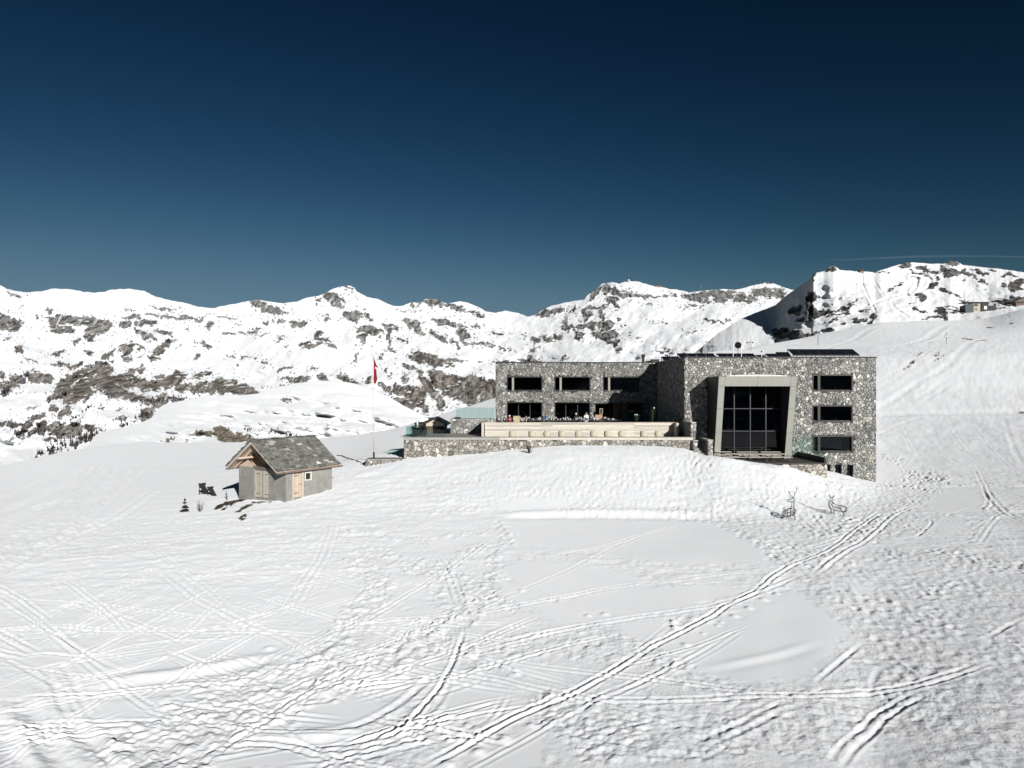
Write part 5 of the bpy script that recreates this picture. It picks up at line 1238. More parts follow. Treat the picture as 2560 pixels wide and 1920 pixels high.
simple('serving_cabinet', 'beige plywood serving cabinet on the terrace right of the red jacket', 'cabinet', [('body', m1, M_beige), ('top', m2, M_beige)], (xw(1291,Yt), Yt, -4.2))
m1 = MB(); m1.box(xw(1298.5,Yt), xw(1299.6,Yt), Yt, Yt+.6, -4.2, Zp(1040,Yt)); m1b = MB(); m1b.box(xw(1315,Yt), xw(1316.2,Yt), Yt, Yt+.6, -4.2, Zp(1040,Yt))
m2 = MB(); m2.tube([(xw(1301+a*12/8.0,Yt), Yt+.3, Zp(1043+10*math.sin(math.pi*a/8.0),Yt)) for a in range(9)], .05, 6)
simple('wooden_armchair', 'pale wooden armchair with a curved back beside the beige cabinet', 'chair', [('side_frame', m1, M_capw), ('side_frame', m1b, M_capw), ('curved_seat', m2, M_capw)], (xw(1307,Yt), Yt, -4.2))
Yb = 86
m1 = MB(); m1.box(xw(1488,Yb), xw(1506,Yb), Yb, Yb+.6, Zp(1047,Yb), Zp(1037,Yb)); m1b = MB(); m1b.box(xw(1489,Yb), xw(1505,Yb), Yb+.05, Yb+.55, -4.2, Zp(1047,Yb)-.002)
simple('drinks_counter', 'small counter with a pinkish wooden front by the shaded doorway', 'counter', [('wooden_front', m1, mat('pink_wood', (.26,.15,.10), .7, .15, 3)), ('base', m1b, M_dark)], (xw(1497,Yb), Yb, -4.2))
m1 = MB(); m1.box(xw(1499,87), xw(1507,87), 87, 87.05, Zp(1035,87), Zp(1021,87)); m2 = MB(); m2.box(xw(1500,87), xw(1506,87), 86.985, 86.998, Zp(1034,87), Zp(1022,87)); m3 = MB(); m3.tube([(xw(1500,87),87.1,-4.2),(xw(1501,87),87.05,Zp(1021,87))], .03); m4 = MB(); m4.tube([(xw(1506,87),87.1,-4.2),(xw(1505,87),87.05,Zp(1021,87))], .03)
simple('menu_board', 'dark menu board on a pale wooden easel before the shaded doorway', 'menu board', [('frame', m1, M_beige), ('board', m2, M_dark), ('leg', m3, M_beige), ('leg', m4, M_beige)], (xw(1503,87), 87, -4.2))
def shrub_pot(px, topy, Y, label):
    t = thing('potted_shrub', label, 'potted plant', (xw(px,Y), Y, -4.2)); X = xw(px,Y); zt = Zp(topy,Y)
    m = MB(); m.lathe((X,Y,-4.2), [(.22,0),(.3,.5),(.32,.55)], 12); m.build('pot', M_dark, t)
    m = MB(); m.tube([(X,Y,-3.7),(X+.03,Y,zt-.25)], .03); m.build('stem', M_brown, t)
    r_ = random.Random(px); m = MB()
    for k in range(60):
        a = r_.uniform(0,6.28); q_ = r_.uniform(.05,.35); zz = r_.uniform(-3.4, zt-.05); p_ = Vector((X+math.cos(a)*q_, Y+math.sin(a)*q_, zz)); m.add([p_, p_+Vector((.09,.02,.03)), p_+Vector((.03,.03,.1))], [(0,1,2)])
    m.build('foliage', M_pine, t, kind='stuff')
    m = MB()
    for k in range(5): m.lathe((X+r_.uniform(-.22,.22), Y+r_.uniform(-.1,.1), zt-.05+r_.uniform(-.12,.06)), [(.03,0),(.085,.04),(.05,.09)], 6)
    m.build('blossoms', M_white, t, kind='stuff')
M_pine = mat('needles', (.020,.026,.014), .9, .3, 8)
shrub_pot(1591, 1036, 79, 'dark potted shrub with two white blossoms in the shade behind the glass railing')
shrub_pot(1631, 1020, 79, 'taller dark potted shrub with white blossoms at its top by the shaded wall')
for px, l in ((1467.5, 1), (1366, 2), (1424, 3)): pass
bowl = thing('white_bowl', 'wide white bowl standing on a pedestal at the front edge of the upper terrace', 'bowl', (xw(1464,76), 76, -4.2))
m = MB(); m.lathe((xw(1464,76), 76, Zp(1056,76)), [(.12,0),(.28,.14),(.32,.2),(.28,.19)], 14); m.build('bowl', M_white, bowl); m = MB(); m.lathe((xw(1464,76),76,-4.2), [(.2,0),(.06,.1),(.06,.7),(.12,Zp(1056,76)+4.199)], 10); m.build('pedestal', M_dark, bowl)

# ================================================================== PEOPLE
M_skin = mat('skin', (.36,.22,.16), .6, .05, 5); M_hair = mat('hair', (.03,.02,.015), .8, .1, 20)
def skin_body(name, verts, edges, radii, mt, parent, root=0):
    me = bpy.data.meshes.new(name); me.from_pydata(verts, edges, []); o = bpy.data.objects.new(name, me); COL.objects.link(o); o.parent = parent
    sm = o.modifiers.new('skin', 'SKIN'); sm.use_smooth_shade = True
    for i, r in enumerate(radii):
        r = r if isinstance(r, tuple) else (r, r); me.skin_vertices[0].data[i].radius = r; me.skin_vertices[0].data[i].use_root = (i == root)
    ss = o.modifiers.new('sub', 'SUBSURF'); ss.levels = 1; ss.render_levels = 1
    me.materials.append(mt); return o
def person(label, loc, rz, jacket, trousers, hat, sit=True, ski=False):
    t = thing('person', label, 'person', loc, rz)
    if sit:   # facing -y, hips on the seat at .46
        J = [(0,0,.52),(0,.0,.78),(0,.02,1.02),(0,.0,1.14),  (.10,-.02,.50),(.13,-.42,.50),(.13,-.45,.06),(.13,-.58,.03), (-.10,-.02,.50),(-.13,-.42,.50),(-.13,-.45,.06),(-.13,-.58,.03),
             (.19,.0,1.02),(.24,-.12,.78),(.12,-.34,.78), (-.19,.0,1.02),(-.24,-.12,.78),(-.12,-.34,.78)]
        hz = 1.30
    else:
        J = [(0,0,.95),(0,.0,1.18),(0,.0,1.42),(0,.0,1.52), (.10,0,.90),(.12,-.06,.50),(.13,.04,.08),(.13,-.12,.04), (-.10,0,.90),(-.12,-.06,.50),(-.13,.04,.08),(-.13,-.12,.04),
             (.20,0,1.42),(.30,-.05,1.16),(.32,-.28,1.08), (-.20,0,1.42),(-.30,-.05,1.16),(-.32,-.28,1.08)]
        hz = 1.66
    E = [(0,1),(1,2),(2,3),(0,4),(4,5),(5,6),(6,7),(0,8),(8,9),(9,10),(10,11),(2,12),(12,13),(13,14),(2,15),(15,16),(16,17)]
    rad = [(.15,.12),(.14,.11),(.16,.11),.06, .095,.07,.05,.045, .095,.07,.05,.045, .065,.05,.04, .065,.05,.04]
    b = skin_body('body', J, E, rad, trousers, t)
    UP = [0,1,2,3,12,13,14,15,16,17]; mp_ = {v:i for i, v in enumerate(UP)}
    skin_body('jacket', [J[i] for i in UP], [(mp_[a], mp_[c]) for a, c in E if a in mp_ and c in mp_], [tuple(q*1.12 for q in (rad[i] if isinstance(rad[i], tuple) else (rad[i], rad[i]))) for i in UP], jacket, t)
    y0 = J[3][1]-.02
    h = MB(); h.lathe((0, y0, hz-.13), [(.03,0),(.065,.02),(.082,.07),(.09,.13),(.085,.18),(.06,.225),(.02,.245)], 12); h.add([(-.012,y0-.085,hz-.02),(.012,y0-.085,hz-.02),(0,y0-.115,hz-.035),(0,y0-.085,hz+.02)], [(0,1,2),(0,2,3),(1,3,2)])
    for sx in (-1,1): h.lathe((sx*.088, y0+.01, hz-.03), [(.01,0),(.018,.02),(.01,.05)], 6)
    h.build('head', M_skin, t, w=False, smooth=True)
    k = MB(); k.lathe((0, y0+.012, hz), [(.096,0),(.1,.04),(.09,.09),(.05,.125),(.01,.135)], 12); k.build('hat', hat, t, w=False, smooth=True)
    for sx in (1,-1):
        e = Vector(J[14] if sx > 0 else J[17]); hm = MB(); hm.obox(e+Vector((0,-.045,0)), (.035,0,0), (0,.045,0), (0,0,.015))
        for f in range(4): x = e.x-.027+f*.018; hm.tube([(x, e.y-.088, e.z), (x, e.y-.125-.008*(f in (1,2)), e.z-.01), (x, e.y-.14-.008*(f in (1,2)), e.z-.03)], .008, 5)
        hm.tube([(e.x-sx*.03, e.y-.03, e.z), (e.x-sx*.062, e.y-.06, e.z-.005), (e.x-sx*.066, e.y-.085, e.z-.012)], .009, 5)
        hm.build('hand', M_skin, t, w=False)
    if ski:
        for sx in (-1,1):
            m = MB(); m.box(sx*.13-.045, sx*.13+.045, -.95, .75, 0, .02); m.build('ski', M_black, t, w=False)
            m = MB(); m.tube([(sx*.32,-.3,1.12),(sx*.5,-.35,.0)], .012, 5); m.build('ski_pole', M_black, t, w=False)
    return t
M_red = mat('red_cloth', (.19,.010,.018), .7, .15, 6); M_wht = mat('white_cloth', (.62,.62,.62), .8, .05, 5); M_drk = mat('dark_cloth', (.015,.015,.02), .8, .1, 5); M_blu = mat('blue_cloth', (.05,.09,.2), .8, .1, 5)
person('person in a red jacket and white hat seated at the left front of the terrace', (xw(1274,76.4), 76.4, -4.16), 0.2, M_red, M_drk, M_wht)
person('person in a white top seated near the right end of the crowded tables', (xw(1466,79), 79, -3.9), -.3, M_wht, M_drk, M_hair)
person('person in dark clothes and a pale hat seated before the second sliding door', (xw(1440,82), 82, -4.12), .5, M_drk, M_drk, M_wht)
person('person in a blue jacket seated between the two sliding doors', (xw(1366,80), 80, -4.12), -.6, M_blu, M_drk, M_hair)
sp = ground_at(2347, 890)
person('distant skier in black crossing the snow slope above the lodge', (sp.x, sp.y, snow_z(sp.x, sp.y)-.02), R(60), M_drk, M_drk, M_drk, sit=False, ski=True)

# ================================================================== CABIN AND FAR CHALET
gc = thing('glass_cabin', 'small rounded glass cabin with two arched panes behind the left railing', 'cabin', (xw(1046,76), 76, -4.95))
Yc = 76.0
for k, (a, b) in enumerate(((1027,1042),(1047,1063))):
    xa, xb = xw(a,Yc), xw(b,Yc); c0 = (xa+xb)/2; w_ = (xb-xa)/2
    pts = [(xa, Yc, -4.9), (xa, Yc, -4.2)]+[(c0-w_*math.cos(math.pi*i/8), Yc, -4.2+.3*math.sin(math.pi*i/8)) for i in range(1, 8)]+[(xb, Yc, -4.2), (xb, Yc, -4.9), (xa, Yc, -4.9)]
    m = MB(); m.tube(pts, .035, 6); m.build('arched_frame', M_cope, gc)
    m = MB(); m.prism([(p[0], Yc+.03, p[2]) for p in pts[:-1]], (0,.015,0)); m.build('pane', M_rail, gc)
m = MB(); xa, xb = xw(1026,Yc), xw(1064,Yc); prof = [(xa, Yc+.1, -4.95), (xa, Yc+.1, -4.15), (xa+.3, Yc+.1, -3.93), (xb-.3, Yc+.1, -3.93), (xb, Yc+.1, -4.15), (xb, Yc+.1, -4.95)]
for i in range(1, 4): m.add([prof[i], prof[i+1], Vector(prof[i+1])+Vector((0,1.2,0)), Vector(prof[i])+Vector((0,1.2,0)), Vector(prof[i])+Vector((0,0,.04)), Vector(prof[i+1])+Vector((0,0,.04)), Vector(prof[i+1])+Vector((0,1.2,.04)), Vector(prof[i])+Vector((0,1.2,.04))], [(0,3,2,1),(4,5,6,7),(0,1,5,4),(1,2,6,5),(2,3,7,6),(3,0,4,7)])
m.build('roof', M_cope, gc, kind='stuff')
m = MB(); m.box(xa, xb, Yc+1.2, Yc+1.25, -4.95, -4.1); m.build('back_wall', M_dark, gc)
fh = thing('far_chalet', 'small chalet with a pale gable and a dark snow-patched roof behind the left terrace', 'house', (xw(1088,112), 113, -7.6))
Yf = 112; A_ = P(1086,1045,Yf); L_ = P(1063,1058.5,Yf); Rr = P(1114,1059,Yf); wb = Zp(1100,Yf)
wx0, wx1 = xw(1065,Yf), xw(1111,Yf)
m = MB(); m.prism([(wx0,Yf,wb),(wx1,Yf,wb),(wx1,Yf,L_.z-.05),(A_.x,Yf,A_.z-.25),(wx0,Yf,L_.z-.05)], (0,5,0)); m.build('wall', mat('cream_render', (.36,.31,.25), .8, .06, 2), fh)
for p, q, nm in ((A_, Vector((L_.x-1.9*0-.35, Yf, L_.z-.22)), 'l'), (A_, Vector((Rr.x+.35, Yf, Rr.z-.2)), 'r')):
    m = MB(); m.prism([p+Vector((0,-.6,.1)), q+Vector((0,-.6,.1)), q+Vector((0,-.6,-.06)), p+Vector((0,-.6,-.1))], (0,6.2,0)); m.build('roof', M_cope, fh)
m = MB(); m.prism([P(1034,1059,Yf+2), P(1062,1044.5,Yf+2), P(1086,1044.5,Yf+2), P(1063,1058.5,Yf+2)], (0,.2,.06)); m.build('side_roof', M_cope, fh)
m = MB(); m.prism([P(1049,1055,Yf+1.9), P(1047,1052,Yf+1.9), P(1060,1046,Yf+1.9), P(1070,1046,Yf+1.9), P(1071,1049,Yf+1.9), P(1060,1054,Yf+1.9)], (0,.1,.1)); m.build('roof_snow', M_snow, fh)
m = MB(); m.box(xw(1037,Yf+2.5), xw(1064,Yf+2.5), Yf+2.4, Yf+5, wb, Zp(1058,Yf+2.5)); m.build('side_wall', mat('dark_boards', (.06,.04,.028), .8, .2, 3), fh)
m = MB(); m.box(wx0+.05, wx1-.05, Yf-.04, Yf-.005, wb, L_.z-.42); m.build('timber_front', mat('brown_boards', (.10,.065,.045), .8, .2, 3, stretch=(5,1,1)), fh)
m = MB(); m.box(xw(1095,Yf), xw(1112,Yf), Yf-.09, Yf-.045, wb, L_.z-.55); m.build('door', M_dark, fh)
m = MB(); m.obox((A_.x+.05, Yf-.03, A_.z-.75), (.09,0,0), (0,.02,0), (0,0,.11)); m.build('gable_vent', M_dark, fh)
m = MB(); m.lathe(tuple(P(1043.5,1075,Yf-1)), [(.14,0),(.14,1.35),(.24,1.4),(.24,1.55),(.1,1.7)], 10); m.build('flue', M_white, fh)

# ================================================================== FLAG, LOW WALL, CABLE
fp = thing('flagpole', 'tall slender white flagpole with a black foot left of the lodge', 'flagpole', tuple(P(935,1147,69.6)))
b0 = P(935,1147,69.6); b1 = P(934.6,1131,69.6); tp = P(930.2,867,69.6)
m = MB(); m.tube([b1, b1.lerp(tp,.5), tp], [.045,.038,.026], 10); m.build('pole', mat('warm_pole_paint', (.42,.36,.32), .5, .1, 3), fp, smooth=True)
m = MB(); m.tube([b0+Vector((0,0,-.6)), b1+Vector((0,0,.02))], .085, 10); m.build('foot', M_black, fp)
m = MB(); m.lathe(tp, [(.02,0),(.07,.03),(.08,.08),(.03,.13)], 10); m.build('finial', M_black, fp)
m = MB(); m.tube([tp+Vector((.05,-.04,-.1)), b1+Vector((.10,-.05,1.0))], .006, 4); m.build('halyard', M_white, fp)
fl_ = thing('flag', 'red flag with a trace of white hanging limp from the flagpole', 'flag', tuple(P(936,920,69.6)))
nU, nV = 22, 30; vs = []; fs = []
zt, zb2 = Zp(889,69.6), Zp(958,69.6); Xp0 = P(932.4,888,69.6).x
wf = [(0,.04),(.12,.12),(.25,.26),(.36,.40),(.44,.42),(.47,.26),(.60,.30),(.8,.36),(.92,.24),(1,.10)]
for j in range(nV+1):
    v = j/nV; wd = np.interp(v, [a for a, _ in wf], [b for _, b in wf]); xo = Xp0+.05+v*.04
    for i in range(nU+1):
        u = i/nU; vs.append((xo+u*wd, 69.6+.16*math.sin(u*9+v*3)*u**.4*(.4+.6*v), zt+(zb2-zt)*v+.05*math.sin(u*5)-.10*u))
for j in range(nV):
    for i in range(nU): a = j*(nU+1)+i; fs.append((a, a+1, a+nU+2, a+nU+1))
wh = [f for f in fs if (12 <= f[0]//(nU+1) <= 13 and f[0] % (nU+1) > 8)]; rd = [f for f in fs if f not in wh]
for nm, ff, mt in (('red_cloth', rd, M_red), ('white_cross_arm', wh, M_wht)):
    use = sorted({i for f in ff for i in f}); mp_ = {v:i for i, v in enumerate(use)}
    m = MB(); m.add([vs[i] for i in use], [tuple(mp_[i] for i in f) for f in ff]); o = m.build(nm, mt, fl_, smooth=True)
    sd = o.modifiers.new('thick', 'SOLIDIFY'); sd.thickness = .006
lw = thing('low_stone_wall', 'low rough stone wall around the foot of the flagpole', 'wall', tuple(P(950,1150,69)))
xa, xb = xw(914,68.8), xw(1004,68.8); za = Zp(1148,68.8)
m = MB(); m.box(xa+.02, xb, 68.8, 70.6, -8.4, za-.06); m.build('core', M_mortar, lw)
stone_face((0,68.8,0), (1,0,0), (0,0,1), (0,-1,0), (xa, xb, -8.2, za-.06), [], lw, M_stone2, random.Random(41), single=120, pitch=.3, drop=.2)
stone_face((xa,0,0), (0,1,0), (0,0,1), (-1,0,0), (68.8, 70.6, -8.2, za-.06), [], lw, M_stone2, random.Random(42), pitch=.3)
m = MB(); m.box(xa-.03, xb, 68.76, 70.6, za-.06, za); m.build('coping', M_cap, lw)
cb = thing('ground_cable', 'dark cable lying over the snow between the hut and the flagpole', 'cable', tuple(P(870,1145,70)))
pts = []
for px, py in ((842,1139),(855,1141),(868,1146),(880,1150),(893,1153),(903,1158)):
    g = ground_at(px, py); pts.append((g.x, g.y, snow_z(g.x, g.y)+.06))
m = MB(); m.tube(pts, .05, 6); m.build('cable', M_black, cb)
tw1 = ground_at(1323, 1134)
def twig_bush(label, p, h_, n, mt, seed, name='bare_bush', spread=.35, rad=.012):
    t = thing(name, label, 'bush', tuple(p)); r_ = random.Random(seed)
    for k in range(n):
        m = MB(); a = r_.uniform(0,6.28); s_ = r_.uniform(.2,1)*spread; hh = h_*r_.uniform(.5,1)
        b_ = Vector((r_.uniform(-.06,.06), r_.uniform(-.06,.06), -.12)); e_ = Vector((math.cos(a)*s_, math.sin(a)*s_, hh)); c_ = b_.lerp(e_,.5)+Vector((r_.uniform(-.05,.05),0,.05))
        m.tube([b_, c_, e_], [rad, rad*.8, rad*.4], 5)
        for q_ in range(3): f_ = r_.uniform(.4,.9); s0 = b_.lerp(e_, f_); m.tube([s0, s0+Vector((r_.uniform(-.15,.15), r_.uniform(-.1,.1), .15*h_))], [rad*.5, rad*.25], 4)
        m.build('twig', mt, t, w=False, kind='stuff' if 0 else None)
    return t
M_twig = mat('twigs', (.06,.035,.022), .9, .2, 10); M_twigd = mat('dark_twigs', (.02,.022,.02), .9, .2, 10)
twig_bush('small dark bush poking out of the snow below the retaining wall', (tw1.x, tw1.y, snow_z(tw1.x, tw1.y)), .75, 14, M_twigd, 3, spread=.5, rad=.03)

# ================================================================== THE HUT
HC = Vector((-17.97, 56.5, -9.2)); HA = math.atan2(.832, .555)
M_conc = mat('hut_render', (.185,.182,.168), .9, .22, 1.6, bump=.012, bscale=18)
M_conc2 = mat('hut_pier', (.18,.177,.16), .9, .2, 2.5, bump=.012, bscale=18)
M_slate = mat('stone_slate', (.160,.157,.148), .8, .42, 4, bump=.015, bscale=9, tintr=[(0,(.5,.5,.49)),(.4,(.85,.855,.83)),(.75,(1.15,1.16,1.08)),(.92,(1.7,1.7,1.55)),(1,(2.2,2.2,2.0))])
M_new = mat('new_timber', (.40,.315,.25), .7, .18, 3, stretch=(1,1,5), tintr=[(0,(.75,.75,.75)),(.5,(.95,.95,.95)),(1,(1.15,1.12,1.1))])
M_old = mat('pale_timber', (.32,.29,.245), .8, .2, 3, stretch=(1,1,5), tintr=[(0,(.8,.8,.8)),(.5,(1,1,1)),(1,(1.12,1.1,1.08))])
M_log = mat('grey_log', (.13,.10,.085), .85, .3, 4)
hut = thing('stone_hut', 'small grey rendered hut with a slate roof and open gable standing in the snow', 'hut', HC, HA)
def hb(name, boxes, mt, par=None, tint=.5, z0=9.2):
    m = MB()
    for b in boxes: m.box(*b, tint)
    return m.build(name, mt, par or hut, w=False)
# local frame: x runs back along the door wall, y along the gable, z up from the foot (-9.2)
WH = 2.72
m = MB(); m.box(0.02, 4.77, 0, .3, -1, WH) if False else None
m = MB(); wall_holes(m, 'x', .0, 4.77, -1, WH, 0, .28, [(.63,1.66,.42,2.62),(1.87+.08,2.57-.08,1.84,2.34)]); wall_holes(m, 'y', .28, 6.0, -1, WH-.05, 0, .28, [(2.14,3.94,.28,2.60)])
m.box(4.49, 4.77, .28, 6.0, -1, WH); m.box(.28, 4.49, 5.72, 6.0, -1, WH)
m.build('wall', M_conc, hut, w=False)
hb('corner_pier', [(-.035, .50, -.035, -.002, -1, WH-.02), (-.035, -.002, -.002, .30, -1, WH-.02)], M_conc2)
hb('gable_pier', [(-.04, -.002, 3.96, 6.0, -1, WH+.02)], M_conc2)
# door in the long wall
dr = hb('door', [(.72, 1.57, .16, .20, .46, 2.58)], M_log)
for i in range(6): hb('board', [(.72+i*.142, .72+i*.142+.132, .11, .158, .46, 2.58)], M_new, dr, .2+.6*random.random())
hb('hinge_strap', [(.74, 1.30, .095, .109, .80, .85)], M_black, dr); hb('hinge_strap', [(.74, 1.30, .095, .109, 2.2, 2.25)], M_black, dr)
hb('latch', [(1.45, 1.50, .07, .109, 1.45, 1.55)], M_black, dr)
for x0, x1 in ((.61, .715), (1.575, 1.72)): hb('door_post', [(x0, x1, -.05, .20, .2, 2.64)], M_capw, None)
hb('door_sill', [(.72, 1.57, -.03, .2, .30, .44)], M_conc2)
wnd = hb('window', [(1.87,2.57,-.03,.06,1.75,1.83),(1.87,2.57,-.03,.06,2.35,2.44),(1.87,1.96,-.03,.06,1.83,2.35),(2.48,2.57,-.03,.06,1.83,2.35)], mat('white_window_frame', (.46,.43,.36), .7, .1, 5))
hb('pane', [(1.96,2.48,.12,.13,1.84,2.34)], M_glass, wnd); hb('shelf_board', [(1.96,2.48,.15,.22,1.84,2.02)], M_new, wnd); hb('dark_inside', [(1.9,2.5,.24,.27,1.84,2.36)], M_black, wnd)
# double door in the gable wall
dd = hb('double_door', [(.14, .17, 2.14, 3.94, .28, 2.60)], M_log)
for i in range(12):
    y0 = 2.15+i*.149; hb('board', [(.09, .138, y0, y0+.138, .34, 2.56)], M_old, dd, .2+.6*random.random())
for z_ in (.62, 2.25):
    hb('hinge_strap', [(.076, .089, 2.2, 2.75, z_, z_+.035)], M_black, dd); hb('hinge_strap', [(.076, .089, 3.35, 3.88, z_, z_+.035)], M_black, dd)
hb('door_gap', [(.078, .089, 3.035, 3.055, .34, 2.56)], M_black, dd)
hb('threshold', [(-.02, .2, 2.14, 3.94, .16, .32)], M_conc2)
# roof: ridge along x at y = 3
RX0, RX1, RZ, EZ, EO = -1.05, 5.42, 5.10, 2.80, .3
def rs(y): return RZ-(RZ-EZ)*abs(y-3.0)/(3.0+EO)
hb('tie_beam', [(-.08, .28, .3, 3.95, WH-.04, WH+.14)], M_log)
m = MB()
for sgn, yy in ((-1, -EO), (1, 6.0+EO)):
    m.prism([(RX0+.08, 3.0, RZ-.06), (RX0+.08, yy, EZ-.06), (RX1-.05, yy, EZ-.06), (RX1-.05, 3.0, RZ-.06)], (0,0,-.05))
m.build('roof_boarding', M_new, hut, w=False)
for sgn, yy in ((-1, -EO), (1, 6.0+EO)):
    m = MB(); m.prism([(RX0, 3.0, RZ-.03), (RX0, yy, EZ-.03), (RX0, yy, EZ-.27), (RX0, 3.0, RZ-.30)], (.07,0,0)); m.build('barge_board', M_old, hut, w=False)
for x in (-.35, .6, 1.9, 3.2, 4.5):
    for yy in (-EO+.1, 6.0+EO-.1):
        m = MB(); m.prism([(x, 3.0, RZ-.12), (x, yy, EZ-.12), (x, yy, EZ-.26), (x, 3.0, RZ-.27)], (.11,0,0)); m.build('rafter', M_new, hut, w=False)
for y, z_ in ((3.0, RZ-.42), (4.7, rs(4.7)-.42), (1.3, rs(1.3)-.42)):
    hb('purlin', [(RX0+.18 if y != 4.7 else RX0-.02, RX1-.2, y-.11, y+.11, z_, z_+.17)], M_new)
m = MB(); m.prism([(.95, 3.3, WH), (.95, 5.9, WH), (.95, 5.9, rs(5.9)-.2), (.95, 3.3, rs(3.3)-.2)], (.04,0,0)); m.build('gable_boards', M_new, hut, w=False)
m = MB(); m.prism([(.02, 4.2, WH+.03), (.02, 6.15, WH+.03), (.02, 5.9, rs(5.9)-.2), (.02, 4.9, WH+.62)], (.05,0,0)); m.build('gable_boards', M_new, hut, w=False)
m = MB(); m.prism([(3.6, .3, WH), (3.6, 5.7, WH), (3.6, 3.0, RZ-.3)], (.04,0,0)); m.build('back_gable', M_log, hut, w=False)
hb('loft_floor', [(.28, 4.4, .3, 5.7, WH-.1, WH-.03)], M_log)
hb('king_post', [(.02, .14, 1.15, 1.25, WH+.14, 3.75)], M_old); hb('king_post', [(.02, .12, 2.05, 2.11, WH+.14, 4.0)], M_log)
m = MB(); m.tube([(RX0-.05, -EO-.02, EZ-.18), (RX1+.25, -EO-.02, EZ-.14)], [.085,.07], 8); m.build('eave_log', M_log, hut, w=False)
m = MB(); m.tube([(RX0-.0, 6.0+EO, EZ-.2), (RX1+.1, 6.0+EO, EZ-.18)], .08, 8); m.build('eave_log', M_log, hut, w=False)
# slates, laid from the eave up; each a thin split stone
rs_ = random.Random(8); sl_rest = MB(); slope = math.hypot(3.0+EO, RZ-EZ); dyn = (3.0+EO)/slope; dzn = (RZ-EZ)/slope; nsl = 0
def slate(front, u, s0, w, ln, k):
    """u: along x, s0: distance up from the eave"""
    pts = []; n = 6; lift = .02+.035*rs_.random()
    prof = [(0,.02),(.28,-.025),(.72,-.02),(1,.02),(1,1),(0,1)]
    base = []
    for a, b in prof:
        x = u+w*a+rs_.uniform(-.02,.02); s = s0+ln*b+rs_.uniform(-.03,.03)*(b < .5)
        y = -EO-.10+s*dyn; z_ = EZ-.07+s*dzn+.05*(1-b)+lift
        if not front: y = 6.0-y
        base.append((x, y, z_))
    th = rs_.uniform(.022,.042); nn = Vector((rs_.uniform(-.06,.06), -dzn if front else dzn, dyn)).normalized()*th
    m = MB(); m.prism(base if front else base[::-1], nn, min(1, max(0, rs_.gauss(.42,.18)+(rs_.random() < .07)*.4))); return m
rows_ = 15; ex = slope/rows_
for front in (True, False):
    for r in range(rows_):
        u = RX0-.06-rs_.random()*.1
        while u < RX1-.05:
            w = rs_.choice((.26,.34,.42,.5,.62))*rs_.uniform(.9,1.1); w = min(w, RX1+.05-u)
            mm = slate(front, u, r*ex, w-.012, ex*1.35, r)
            if front and nsl < 285: mm.build('slate', M_slate, hut, w=False); nsl += 1
            else: sl_rest.add(mm.v, mm.f); sl_rest.t[-len(mm.v):] = mm.t
            u += w
for i in range(12):
    x0 = RX0-.1+i*.55; m = MB(); tl = rs_.uniform(-.02,.03)
    m.obox((x0+.29, 2.93, RZ+.06+tl), (.29,0,rs_.uniform(-.02,.02)), (0,.26,-.05), (0,0,.025), rs_.uniform(.6,.85)); m.build('ridge_slab', M_slate, hut, w=False)
sl_rest.build('slates', M_slate, hut, w=False, kind='stuff')
m = MB(); m.prism([(3.05,-.12,2.97),(3.65,-.10,2.97),(3.3,.18,3.2),(3.15,.1,3.12)], (0,-.02,.05)); m.build('snow_patch', M_snow, hut, w=False)

# two weathered deck chairs, half buried
def tilted_chair(label, px, py, Y, s):
    t = thing('deck_chair', label, 'deck chair', (0,0,0), 0, 'dark deck chairs beside the hut')
    q = ground_at(px, py); t.location = (q.x, q.y, snow_z(q.x, q.y)-.12); t.rotation_euler = (0, 0, R(-20)); t.scale = (s,s,s)
    for i in range(6):
        m = MB(); x0 = -.30+i*.1; m.prism([(x0-.35,-.02+i*.0,1.05),(x0+.085-.35,0,1.05),(x0+.085+.35,0,.05),(x0+.35,0,.05)], (.03,.06,.03)); m.build('slat', M_dark, t, w=False)
    m = MB(); m.prism([(-.75,.1,1.0),(-.42,.1,1.08),(-.32,.1,.98),(-.55,.1,.62)], (0,.5,0)); m.build('headrest', M_dark, t, w=False)
    for y in (0.0, .5): m = MB(); m.tube([(-.55,y,.95),(-.5,y,.05)], .03, 6); m.build('leg', M_black, t, w=False)
    m = MB(); m.tube([(-.9,.3,.08),(.1,.3,.10),(.45,.3,.0)], .04, 6); m.build('seat_rail', M_black, t, w=False)
tilted_chair('left one of two dark deck chairs half buried in snow beside the hut', 510, 1236, 0, 1.0)
tilted_chair('right one of two dark deck chairs, nearer the hut and its shadow', 530, 1240, 0, .85)
# sapling and bare twigs left of the hut
sp_ = ground_at(462, 1281); sap = thing('fir_sapling', 'tiny dark fir sapling rising from the snow left of the hut', 'sapling', (sp_.x, sp_.y, snow_z(sp_.x, sp_.y)))
m = MB(); m.tube([(0,0,-.1),(.02,0,.5),(-.02,0,1.02)], [.025,.02,.008], 6); m.build('trunk', M_twig, sap, w=False)
r_ = random.Random(4); m = MB()
for zt_, rd_, n_ in ((.10,.48,16),(.33,.34,14),(.40,.26,10),(.66,.20,14),(.86,.13,14),(.97,.05,6)):
    for k in range(n_*2):
        a = r_.uniform(0,6.28); l_ = rd_*r_.uniform(.5,1); b_ = Vector((0,0,zt_+r_.uniform(-.05,.05))); e_ = b_+Vector((math.cos(a)*l_, math.sin(a)*l_, -.10*l_+.03)); w_ = Vector((-math.sin(a), math.cos(a), 0))*.05
        m.add([b_-w_*.5+Vector((0,0,.02)), e_, b_+w_*.5, b_+(e_-b_)*.5+Vector((0,0,.07)), b_+(e_-b_)*.5-w_], [(0,1,3),(2,1,3),(0,4,1)])
m.build('crown', M_pine, sap, w=False, kind='stuff')
